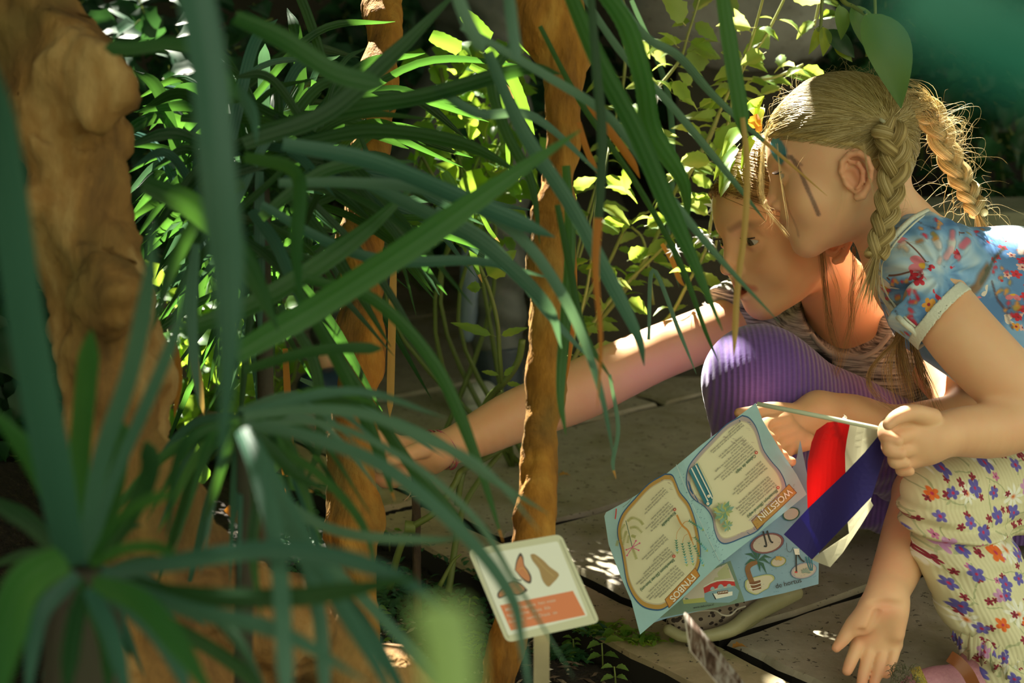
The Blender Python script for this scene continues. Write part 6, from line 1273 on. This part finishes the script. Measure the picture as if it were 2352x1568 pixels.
# leaves placed as seen
for (x0, y0, x1, y1, w, v) in [(1590, 180, 1600, 90, 58, .95), (1575, 60, 1520, -10, 60, 1), (1590, 30, 1640, -10, 40, .9), (1560, 110, 1510, 75, 30, 1), (1590, 115, 1650, 90, 34, 1), (1600, 125, 1660, 130, 30, .95), (1545, 130, 1480, 80, 34, .9), (1440, 80, 1495, 130, 40, .8), (1590, 200, 1560, 165, 28, 1), (1490, 95, 1530, 150, 30, .85), (1540, 180, 1590, 240, 34, .7), (1560, 230, 1610, 250, 26, .9), (1600, 250, 1660, 225, 30, .7), (1650, 280, 1560, 270, 34, .85), (1620, 310, 1540, 290, 34, .9), (1640, 330, 1580, 300, 26, .6),
        (1640, 370, 1560, 375, 44, .95), (1650, 380, 1590, 400, 34, .8), (1720, 70, 1770, 110, 60, .9), (1700, 80, 1690, 20, 34, .8), (1760, 120, 1700, 150, 40, .8), (1790, 200, 1740, 180, 38, .7), (1800, 160, 1790, 120, 26, .8), (1800, 180, 1845, 150, 22, .9), (1740, 220, 1800, 200, 30, .9), (1670, 180, 1720, 160, 30, 1), (1690, 200, 1640, 210, 28, 1), (1700, 220, 1740, 250, 34, 1), (1620, 200, 1690, 200, 22, 1), (1440, 240, 1490, 270, 30, .7), (1410, 280, 1460, 310, 28, .6), (1380, 400, 1460, 450, 34, .5), (1370, 470, 1450, 510, 30, .7), (1380, 500, 1440, 520, 22, .5),
        (1310, 430, 1370, 410, 30, .6), (1300, 440, 1320, 470, 26, .5), (1500, 500, 1450, 510, 30, .55), (1480, 520, 1540, 500, 44, .55), (1510, 540, 1560, 560, 30, .5), (1440, 600, 1490, 570, 40, .5), (1420, 640, 1380, 610, 26, .5), (1500, 600, 1570, 630, 26, .75), (1430, 690, 1490, 720, 42, .55), (1340, 620, 1390, 610, 24, .5), (1400, 640, 1450, 660, 20, .8), (1560, 420, 1530, 400, 24, .9), (1640, 430, 1590, 410, 30, .6), (1600, 470, 1560, 440, 22, .8), (1480, 270, 1400, 240, 26, .8), (1460, 330, 1400, 350, 24, .7), (1430, 380, 1440, 440, 30, .45), (1640, 350, 1690, 280, 46, .6), (1690, 300, 1650, 380, 50, .55), (1660, 420, 1630, 370, 44, .6),
        (1330, 760, 1370, 740, 20, .5), (1590, 520, 1640, 545, 12, .6), (1535, 420, 1610, 360, 40, 1), (1500, 330, 1570, 330, 26, .95), (1480, 300, 1560, 315, 20, .9), (1545, 215, 1510, 180, 26, .6), (1700, 30, 1660, -10, 30, .9), (1580, 700, 1545, 715, 12, .9)]:
    leafpx(fo, x0, y0, x1, y1, rs.uniform(2.2, 2.34), w, v, curl=rs.uniform(0, .2))
fo.build('foliage', SHM, root); st.build('stems', [STm, STm], root)
# white flower heads, one part each
for (x, y, r) in [(1500, 210, 26), (1640, 475, 24), (1615, 545, 22), (1550, 575, 16), (1630, 560, 14), (1510, 225, 14), (1700, 140, 18), (1620, 700, 6)]:
    f = MB()
    for k in range(9): a = k*.7+rs.random(); L = r*rs.uniform(.6, 1.1); leaf(f, P(x, y, 2.24), P(x+math.cos(a)*L, y+math.sin(a)*L, 2.22+rs.uniform(-.01, .01)), RP(r*.2, 2.2), (0, -1, .3), .8, 0, serr=0, ns=4, petiole=0)
    f.build('flower_head', [WHm], root)
# climbing shoots by the hand
root = empty('vine', G(945, 1400), 'knotted green vine with toothed leaves rising beside the wrist from the bed', 'vine'); fo = MB(); st = MB()
for p_, r0, r1 in [([(895, 1350, 2.1), (915, 1270, 2.08), (942, 1215, 2.07), (1000, 1175, 2.06), (1045, 1110, 2.08), (1062, 1080, 2.1), (1120, 1050, 2.25), (1180, 1010, 2.3)], .0045, .004), ([(930, 1210, 2.07), (955, 1212, 2.07)], .009, .008), ([(1030, 1360, 2.15), (1060, 1180, 2.2), (1110, 1090, 2.25), (1150, 1040, 2.28)], .0045, .0035), ([(1050, 1160, 2.12), (1062, 1090, 2.12), (1075, 1070, 2.15)], .004, .004),
                     ([(1110, 940, 2.3), (1130, 905, 2.28), (1158, 878, 2.26), (1190, 830, 2.25), (1200, 780, 2.24)], .005, .0045), ([(1125, 935, 2.3), (1150, 900, 2.27)], .0035, .0035), ([(1153, 880, 2.26), (1148, 820, 2.25), (1142, 740, 2.24), (1125, 670, 2.23), (1105, 620, 2.22), (1078, 560, 2.21), (1050, 505, 2.2), (970, 360, 2.25)], .0032, .0022), ([(1010, 1345, 1.98), (1040, 1290, 1.98), (1060, 1272, 1.98)], .003, .001)]: stemtube(st, p_, r0, r1, .25, 0)
for (x0, y0, x1, y1, w, v) in [(1112, 640, 1185, 575, 54, .6), (1108, 660, 1072, 660, 26, .5), (1140, 773, 1035, 740, 22, .6), (1144, 772, 1212, 752, 18, .6), (1078, 560, 1040, 545, 30, .5), (1060, 540, 1070, 580, 22, .6), (1150, 862, 1105, 852, 12, .6), (1155, 865, 1182, 840, 14, .6), (1160, 880, 1200, 885, 12, .6), (1050, 500, 1020, 480, 34, .6)]: leafpx(fo, x0, y0, x1, y1, 2.22, w, v, curl=.05, up=(.1, -1, .4))
fo.build('foliage', [LFm, STm], root); st.build('stems', [STm], root)
mb = MB(); tube(mb, catmull([P(955, 1030, 2.12), P(956, 1180, 2.11), P(957, 1300, 2.10), P(960, 1420, 2.09)], 8), .0055, 10, noise=.15); tag(mb.build('cane', bark('cane_bark', (.03, .02, .01), (.09, .06, .03), (.16, .11, .05), 30)), 'dark upright support cane behind the vine knot', 'cane')
# big hanging leaves above the younger girl
root = empty('climber', P(1940, -260, 1.9), 'climber with broad smooth green leaves hanging over the younger girl\'s head', 'climber'); fo = MB(); st = MB()
for (x0, y0, x1, y1, d, w, v, m_, dz) in [(1985, 25, 2086, 240, 1.84, 118, .35, 0, 0.0), (1955, 10, 2003, 118, 1.86, 60, .35, 0, .01), (1925, 10, 1938, 92, 1.86, 40, .5, 0, .01), (1890, 70, 1972, 132, 1.9, 44, .1, 1, .02), (1880, 60, 1862, 125, 1.9, 26, .9, 0, .0), (1890, 60, 1895, 128, 1.9, 34, .95, 0, .0), (1915, 105, 1960, 140, 1.92, 26, .9, 0, .0), (1990, 130, 2005, 60, 1.9, 26, .4, 0, 0)]:
    leaf(fo, P(x0, y0, d), P(x1, y1, d+dz), RP(w, d)/2, (.35, -1, .15), v, m_, fold_=.3, serr=0, ns=14, petiole=.03)
stemtube(st, [(1900, -60, 1.9), (1935, 0, 1.87), (1960, 15, 1.86), (1990, 35, 1.84)], .003, .002, .5, 0); stemtube(st, [(1890, -60, 1.9), (1885, 60, 1.9), (1870, 70, 1.9)], .002, .0015, .5, 0); stemtube(st, [(2005, -60, 1.9), (2010, 30, 1.88), (2000, 60, 1.9), (1990, 130, 1.9)], .002, .0015, .5, 0)
fo.build('foliage', [leafmat('broad_leaf', [(0, (.04, .13, .04)), (.5, (.10, .26, .09)), (1, (.30, .42, .08))], [(0, (.2, .42, .05)), (1, (.75, .82, .05))], .4, .5), LDk], root); st.build('stems', [STm], root)
# leafy head wreath of the older girl
wr = empty('leaf_wreath', HA.w(0, 0, 10), 'wreath of green and yellow leaves on the older girl\'s hair', 'wreath'); fo = MB()
for (x0, y0, x1, y1, w, v) in [(1700, 330, 1640, 400, 36, .5), (1716, 290, 1660, 345, 40, .7), (1730, 270, 1745, 225, 44, .5), (1750, 250, 1715, 245, 30, .8), (1690, 350, 1650, 430, 30, .4), (1720, 300, 1700, 250, 30, .6), (1740, 300, 1700, 380, 24, .3), (1755, 240, 1740, 300, 20, .9), (1690, 400, 1655, 440, 30, .45)]: leaf(fo, P(x0, y0, 2.04), P(x1, y1, 2.0), RP(w, 2.0)/2, (-.4, -.9, .4), v, 0, serr=.03)
fo.build('leaves', [LFm, STm], wr); fo = MB(); leaf(fo, P(1725, 300, 2.0), P(1740, 260, 2.0), .008, (0, -1, .3), .3, 0); leaf(fo, P(1735, 290, 2.0), P(1750, 300, 2.0), .006, (0, -1, .3), .3, 0); fo.build('dry_leaf', [BD, STm], wr)
# ---------------------------------------------------------------- hedges in the shade behind
def bushy(name, label, n, cx, cy, d, rx, ry, rd, size, seed, mats, v0=0, v1=1, stems=6, cat='bush'):
    r = random.Random(seed); c = P(cx, cy, d); base = Vector((c.x, c.y, .0)); root = empty(name, base, label, cat); fo = MB(); st = MB()
    for k in range(n):
        while True:
            u = Vector((r.uniform(-1, 1), r.uniform(-1, 1), r.uniform(-1, 1)))
            if u.length < 1: break
        p = c+Vector((u.x*RP(rx, d), u.y*rd, u.z*RP(ry, d)))
        if p.z < .02: continue
        dr = Vector((r.gauss(0, 1), r.gauss(-.3, .8), r.gauss(-.3, .8))).normalized(); L = size*r.uniform(.6, 1.3)
        leaf(fo, p, p+dr*L, L*r.uniform(.22, .38), (r.gauss(0, .5), -.6, 1), r.uniform(v0, v1), 0, ns=5, serr=.15, petiole=.15, curl=r.uniform(0, .3))
    for k in range(stems):
        q = c+Vector((r.uniform(-.7, .7)*RP(rx, d), r.uniform(-.5, .5)*rd, r.uniform(-.2, .7)*RP(ry, d))); m_ = (base+q)/2+Vector((r.uniform(-.1, .1), 0, 0)); tube(st, catmull([base+Vector((r.uniform(-.1, .1), 0, 0)), m_, q], 5), [.004]*4+[.003]*7, 6, .05)
    fo.build('foliage', [mats, STm], root); st.build('stems', [STm], root)
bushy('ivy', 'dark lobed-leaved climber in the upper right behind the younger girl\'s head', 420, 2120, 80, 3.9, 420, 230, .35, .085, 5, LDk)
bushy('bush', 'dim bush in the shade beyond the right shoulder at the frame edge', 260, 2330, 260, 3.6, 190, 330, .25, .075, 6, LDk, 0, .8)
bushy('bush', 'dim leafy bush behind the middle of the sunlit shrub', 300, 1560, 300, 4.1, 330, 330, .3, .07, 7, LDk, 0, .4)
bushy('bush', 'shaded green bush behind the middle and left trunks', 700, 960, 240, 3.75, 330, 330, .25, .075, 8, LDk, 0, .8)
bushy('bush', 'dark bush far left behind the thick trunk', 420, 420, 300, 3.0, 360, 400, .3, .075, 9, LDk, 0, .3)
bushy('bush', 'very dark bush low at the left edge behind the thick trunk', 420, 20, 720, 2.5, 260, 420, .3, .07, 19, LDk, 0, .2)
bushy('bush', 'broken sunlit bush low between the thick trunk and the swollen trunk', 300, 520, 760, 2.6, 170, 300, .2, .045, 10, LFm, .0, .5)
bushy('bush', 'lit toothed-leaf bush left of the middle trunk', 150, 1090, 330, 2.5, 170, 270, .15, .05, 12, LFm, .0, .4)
# ---------------------------------------------------------------- low growth on the soil
def seedling(x, y, hpx, nl, label, grp=None, sz=26, v=.5, z=None):
    g = G(x, y, z if z is not None else 0.0); z0 = soilz(g.x, g.y); g = G(x, y, z0); d = proj(g)[2]; root = empty('seedling', g, label, 'seedling', grp); fo = MB(); st = MB(); h = RP(hpx, d); top_ = g+Vector((rs.uniform(-.2, .2)*h, -.1*h, h)); tube(st, [g-Vector((0, 0, .004)), (g+top_)/2, top_], [.0012, .001, .0008], 6, .5)
    for k in range(nl):
        t = (k//2+1)/((nl+1)//2); p = g+(top_-g)*t; a = (0 if k % 2 else math.pi)+rs.uniform(-.6, .6); L = RP(sz, d)*rs.uniform(.7, 1.1); leaf(fo, p, p+Vector((math.cos(a)*L, -abs(math.sin(a))*L*.8-.2*L, L*rs.uniform(-.1, .5))), L*.26, (0, -.3, 1), v+rs.uniform(-.1, .2), 0)
    fo.build('leaves', [LFm, STm], root); st.build('stem', [STm], root)
seedling(1385, 1530, 60, 4, 'seedling with two broad leaves on the soil right of the label stake', sz=46, v=.6); seedling(1415, 1575, 50, 4, 'bright seedling at the bottom edge below the kerb', sz=40, v=.7); seedling(1368, 1500, 30, 4, 'small pale seedling just under the label\'s right corner', sz=24, v=.8); seedling(1318, 1490, 26, 4, 'tiny seedling beside the label stake', sz=22, v=.6); seedling(1420, 1510, 70, 6, 'tall seedling leaning over the kerb edge', sz=40, v=.4)
seedling(875, 1450, 60, 6, 'toothed seedling on the soil right of the swollen trunk', sz=38, v=.5); seedling(900, 1480, 30, 4, 'small leafy sprout next to the toothed seedling', sz=28, v=.5); seedling(1075, 1400, 30, 4, 'small sprout left of the label', sz=24, v=.6); seedling(895, 1260, 40, 4, 'round-leaved sprout beside the swollen trunk', sz=34, v=.25); seedling(1450, 1500, 24, 4, 'sprout growing from the kerb joint', sz=24, v=.3)
def cover(name, label, spots, n, size, m, v, kind='stuff', cat='ground cover', seed=4):
    r = random.Random(seed); mb = MB()
    for k in range(n):
        cx, cy, rx, ry = r.choice(spots); x = cx+r.gauss(0, rx*.5); y = cy+r.gauss(0, ry*.5); g = G(x, y, 0); g = Vector((g.x, g.y, max(soilz(g.x, g.y), -.03) if .8*g.x+.6*g.y < 1.18 else .003))
        a = r.uniform(0, 6.28); L = size*r.uniform(.5, 1.4); leaf(mb, g, g+Vector((math.cos(a)*L, math.sin(a)*L, L*r.uniform(.2, .9))), L*r.uniform(.2, .35), (0, 0, 1), r.uniform(*v), 0, ns=4, petiole=.1)
    tag(mb.build(name, [m, STm]), label, cat, kind=kind)
cover('moss', 'low moss and creeping leaves on the soil between the two ochre trunks', [(700, 1150, 70, 40), (660, 1230, 70, 60), (900, 1310, 90, 60), (980, 1330, 90, 40), (1100, 1420, 60, 50), (880, 1370, 70, 50), (1300, 1465, 90, 16), (720, 1330, 80, 60), (1130, 1340, 60, 30)], 1500, .012, LDk, (.3, 1))
cover('moss', 'creeping shoots along the kerb below the leaflet corner', [(1330, 1455, 80, 14), (1420, 1465, 60, 14), (1090, 1440, 30, 30), (1480, 1480, 50, 12)], 260, .011, LFm, (.2, .7), seed=9)
r = random.Random(15); mb = MB()
for k in range(1500):
    x = r.uniform(500, 1620); y = r.uniform(1250, 1640); g = G(x, y, 0)
    if .8*g.x+.6*g.y > 1.17: continue
    g.z = soilz(g.x, g.y)+.002; s_ = r.uniform(.0012, .0045); a = r.uniform(0, 3.14); u = Vector((math.cos(a), math.sin(a), 0))*s_*r.uniform(.8, 3); w_ = Vector((-math.sin(a), math.cos(a), 0))*s_*.6; h_ = Vector((0, 0, s_*.6))
    mb.add([g-u, g-w_, g+u, g+w_, g+h_, g-h_*.5], [(0, 1, 4), (1, 2, 4), (2, 3, 4), (3, 0, 4), (1, 0, 5), (2, 1, 5), (3, 2, 5), (0, 3, 5)], None, r.random())
m = mat('bark_chips', rough=.9); t = NT(m); t.base(t.ramp(t.attr('var'), [(0, (.03, .02, .012)), (.6, (.12, .08, .05)), (.93, (.25, .20, .14)), (1, (.5, .46, .38))])); tag(mb.build('bark_mulch', m, smooth=False), 'scattered bark chips and grit on the dark soil', 'mulch', kind='stuff')
for (x, y, lab) in ((1700, 1487, 'small curled orange leaf lying on the slab below the shoe'), (1298, 1092, 'tiny orange leaf scrap on the slab right of the middle trunk')):
    f = MB(); g = G(x, y, .006); leaf(f, g-Vector((.009, 0, 0)), g+Vector((.009, .004, .001)), .006, (0, 0, 1), .6, 0, petiole=0, ns=7, serr=.25); o_ = f.build('fallen_leaf', [BD]); tag(o_, lab, 'leaf')
# ---------------------------------------------------------------- the person walking on the path behind
GC = empty('person', G(1130, 935), 'person walking on the path behind, only dark rolled jeans and sneakers seen between the leaves', 'person')
dq = 2.96; S = SDF()
hip = P(1130, -40, 3.0); 
for path in ([(1140, -60, 3.0, 62), (1145, 200, 2.98, 62), (1142, 500, 2.96, 58), (1140, 700, 2.96, 52), (1140, 900, 2.96, 34)], [(1120, -60, 3.1, 62), (990, 300, 3.1, 58), (860, 600, 3.08, 52), (745, 830, 3.0, 36)]): S.chain([pp(*p[:3]) for p in path], [rr_(p[3]*.82, p[2]) for p in path], .03)
hz = P(1130, -60, 3.05); c = np.array(hz)
S.ell(c+[0, 0, .05], (.14, .10, .12), None, .05); S.ell(c+[0, 0, .26], (.14, .09, .2), None, .05); S.cap(c+[-.16, 0, .40], c+[.16, 0, .40], .04, .04, .05); S.cap(c+[0, 0, .40], c+[0, 0, .52], .04, .04, .04)
for s_ in (-1, 1): S.chain([c+[s_*.17, 0, .40], c+[s_*.21, -.02, .17], c+[s_*.12, -.17, .16]], [.036, .03, .022], .02); S.chain([c+[s_*.12, -.17, .16], c+[s_*.07, -.22, .18]], [.024, .016], .02)
Hc = Head(0, 0, 2, 5, 0, 0, 1.0); Hc.o = c+[0, 0, .66]; Hc.head(S)
V, F = S.mesh(c-[.55, .3, .9], c+[.4, .3, .85], .007); z0 = np.zeros((len(V), 4)); link_mesh('body', V, F, MAT['skinB'], GC, True, None, {'paint': z0, 'blush': np.zeros(len(V))})
Hc.eyes(GC, MAT['eyeB'])
m = shellmat('dark_denim', (.012, .022, .035), (.04, .06, .085), 60); m2 = shellmat('grey_green_cuff', (.05, .06, .055), (.11, .12, .11), 60); m3 = shellmat('pale_denim', (.09, .14, .19), (.16, .22, .28), 60)
S = SDF(); S.chain([pp(1140, -60, 3.0), pp(1148, 250, 2.98), pp(1148, 550, 2.96), pp(1142, 790, 2.96)], [rr_(r, 2.96) for r in (76, 72, 66, 62)], .02); S.ell(c+[0, 0, .03], (.16, .12, .14), None, .05); S.chain([pp(1110, -40, 3.1), pp(990, 300, 3.1), pp(860, 590, 3.08), pp(770, 770, 3.02)], [rr_(r, 3.05) for r in (72, 66, 60, 54)], .02)
V, F = S.mesh(c-[.55, .3, .8], c+[.3, .3, .22], .006, lambda X: .004*np.sin(X[..., 2]*90+X[..., 0]*40)); link_mesh('trousers', V, F, m2, GC)
S = SDF(); S.cyl(pp(1145, 800, 2.955), pp(1150, 905, 2.955), rr_(60, 2.95), rr_(50, 2.95), .012); V, F = S.mesh(pp(1060, 930, 3)-[0, .15, .05], pp(1240, 770, 3)+[0, .15, .05], .005); link_mesh('trouser_leg_end', V, F, m, GC)
S = SDF(); S.chain([pp(1078, 560, 2.93), pp(1078, 680, 2.93), pp(1072, 770, 2.93)], [rr_(r, 2.93) for r in (18, 24, 18)], .01); V, F = S.mesh(pp(1030, 810, 3)-[0, .15, .05], pp(1120, 520, 3)+[0, .1, .05], .005); link_mesh('jacket_corner', V, F, m3, GC)
S = SDF(); S.ell(c+[0, 0, .27], (.175, .12, .22), None, .05)
for s_ in (-1, 1): S.chain([c+[s_*.13, 0, .40], c+[s_*.19, -.01, .26]], [.06, .05], .03)
V, F = S.mesh(c-[.3, .2, .1], c+[.3, .2, .55], .008); link_mesh('shirt', V, F, m3, GC)
shell(Hc, 'hair', MAT['scalpA'], [((4, 0, 3.2), (.41, 0, -.91), (-1.7, 0, 1.6), (.894, 0, -.447))], .4, GC)
wm = shellmat('grey_canvas', (.24, .26, .24), (.46, .47, .42), 90); nv = shellmat('navy_canvas', (.012, .03, .06), (.03, .07, .12), 60)
for (x, y, d, mm, s2, nm) in ((1095, 905, 2.93, wm, 1, 'sneaker'), (725, 885, 2.97, nv, 1.25, 'sneaker')):
    S = SDF(); a = pp(x-5, y+5, d-.04); b = pp(x+50*s2, y-5, d+.04); r0 = rr_(34*s2, d); S.cap(a, b, r0*.9, r0, .02); S.half([0, 0, .018], (0, 0, -1), .002); V, F = S.mesh(np.minimum(a, b)-.1, np.maximum(a, b)+.1, .005); snk = link_mesh(nm, V, F, mm, GC)
    S = SDF(); a[2] = b[2] = .016; S.cap(a, b, r0*.98, r0*1.08, .01); S.half([0, 0, .022], (0, 0, 1), .002); S.half([0, 0, .001], (0, 0, -1), .002); V, F = S.mesh(np.minimum(a, b)-.1, np.maximum(a, b)+.1, .004); link_mesh('sneaker_sole', V, F, wm, snk)
# ---------------------------------------------------------------- unseen canopy added overhead to shade the scene, its gaps shaped for sun spots
rc = random.Random(77); mb = MB()
open_ = [(1680, 655, 2.25, .024), (1650, 665, 2.25, .022), (1570, 740, 2.2, .026), (1480, 790, 2.19, .034), (1510, 775, 2.19, .026), (1620, 710, 2.22, .012), (2080, 850, 1.93, .022), (2105, 910, 1.93, .018), (1760, 400, 1.95, .02), (1745, 480, 2.0, .02), (2150, 440, 2.05, .035), (2180, 470, 2.02, .03), (2190, 250, 2.0, .03), (2340, 500, 2.1, .035), (2260, 490, 2.1, .02), (1765, 460, 1.95, .012), (2030, 980, 1.79, .010), (1600, 820, 2.0, .006),
         (1600, 100, 2.3, .12), (1700, 150, 2.27, .11), (1520, 20, 2.35, .09), (1640, 20, 2.3, .08), (1500, 120, 2.35, .06), (1600, 250, 2.3, .07), (1700, 250, 2.28, .06), (1600, 370, 2.3, .06), (1640, 470, 2.27, .035), (1560, 560, 2.3, .035), (1620, 560, 2.27, .03), (1440, 280, 2.4, .04), (1760, 90, 2.25, .06), (1900, 90, 1.9, .03), (1820, 180, 2.3, .05), (1700, 60, 3.6, .28), (1550, 330, 2.3, .05), (1690, 300, 2.03, .03), (1500, 610, 2.35, .03),
         (1030, 100, 1.8, .05), (1110, 80, 1.8, .04), (1180, 200, 1.85, .035), (1150, 180, 1.9, .03), (1165, 350, 1.9, .02), (1040, 420, 1.95, .02), (590, 1040, 1.75, .05), (450, 1060, 1.7, .05), (620, 1000, 1.8, .03), (480, 1180, 1.62, .035), (600, 1290, 1.62, .03), (810, 1400, 1.66, .03), (900, 1480, 1.68, .025), (940, 1540, 1.7, .02), (1210, 540, 1.5, .015), (830, 950, 1.15, .02), (940, 1000, 1.15, .018), (660, 960, 1.2, .03), (1070, 1070, 1.1, .016), (990, 1450, 1.05, .02), (500, 1440, .95, .012), (1125, 490, 1.95, .02), (760, 330, 1.95, .02), (430, 220, 2.2, .03), (320, 400, 2.1, .03), (560, 700, 2.5, .08), (480, 850, 2.5, .08), (660, 820, 1.9, .03), (870, 650, 1.88, .01), (870, 780, 1.88, .01), (890, 130, 1.95, .02), (1640, 930, 2.0, .006), (1090, 300, 2.5, .05)]
lines = [(Vector(P(x, y, d)), r) for x, y, d, r in open_]; s0 = Vector(SUNV); shut = [(Vector(P(x, y, d)), r) for x, y, d, r in [(1745, 790, 1.97, .026), (1950, 160, 1.92, .04), (700, 120, 1.22, .06), (820, 180, 1.22, .05), (1745, 690, 2.02, .025), (1805, 728, 2.14, .055), (750, 700, 1.28, .06), (900, 600, 1.29, .05)]]
for zc in (1.75, 1.95, 2.2):
    for i in range(-26, 34):
        for j in range(0, 66):
            for rep in range(2):
                x = i*.085+rc.uniform(-.05, .05); y = .9+j*.085+rc.uniform(-.05, .05); z = zc+rc.uniform(-.07, .07); p = Vector((x, y, z)); L = rc.uniform(.11, .17); ok = True
                for q, r_ in ([] if any(((p-q)-s0*(p-q).dot(s0)).length < r_ for q, r_ in shut) else lines):
                    w = p-q; t_ = w.dot(s0)
                    if (w-s0*t_).length < r_+L*.33: ok = False; break
                if not ok: continue
                a = rc.uniform(0, 6.28); d_ = Vector((math.cos(a), math.sin(a), rc.uniform(-.25, .25)))*L*.5; leaf(mb, p-d_, p+d_, L*.36, (rc.gauss(0, .3), rc.gauss(0, .3), 1), rc.uniform(0, .6), 0, ns=3, petiole=0, serr=.1, curl=.05)
for k in range(1500):  # extra low leaves added out of view to darken the left side
    p = Vector((rc.uniform(-1.9, .05), rc.uniform(-1.1, .95), rc.uniform(1.25, 1.6))); L = rc.uniform(.11, .17); a = rc.uniform(0, 6.28); d_ = Vector((math.cos(a), math.sin(a), rc.uniform(-.25, .25)))*L*.5
    if any((((p-q)-s0*(p-q).dot(s0)).length < r_+L*.33) for q, r_ in lines): continue
    leaf(mb, p-d_, p+d_, L*.36, (rc.gauss(0, .3), rc.gauss(0, .3), 1), rc.uniform(0, .6), 0, ns=3, petiole=0, serr=.1, curl=.05)
m = mat('added_canopy_leaf', (.03, .09, .02), .5); NT(m).translucent((.06, .16, .02), .12)
tag(mb.build('added_shade_canopy', [m, m]), 'dense unseen leaf canopy added overhead to shade the scene', 'canopy', kind='stuff')

for o in C.objects:          # repeats of one kind share a group
    k = o.name.split('.')[0]
    g = {'seedling': 'seedlings on the soil bed', 'bush': 'bushes in the shade behind', 'screw_pine': 'strap-leaved plants in the bed', 'tree_trunk': 'tree trunks in the bed', 'leaflet': 'halves of the printed map', 'fallen_leaf': 'fallen leaves on the paving'}.get(k)
    if g and o.parent is None: o['group'] = g
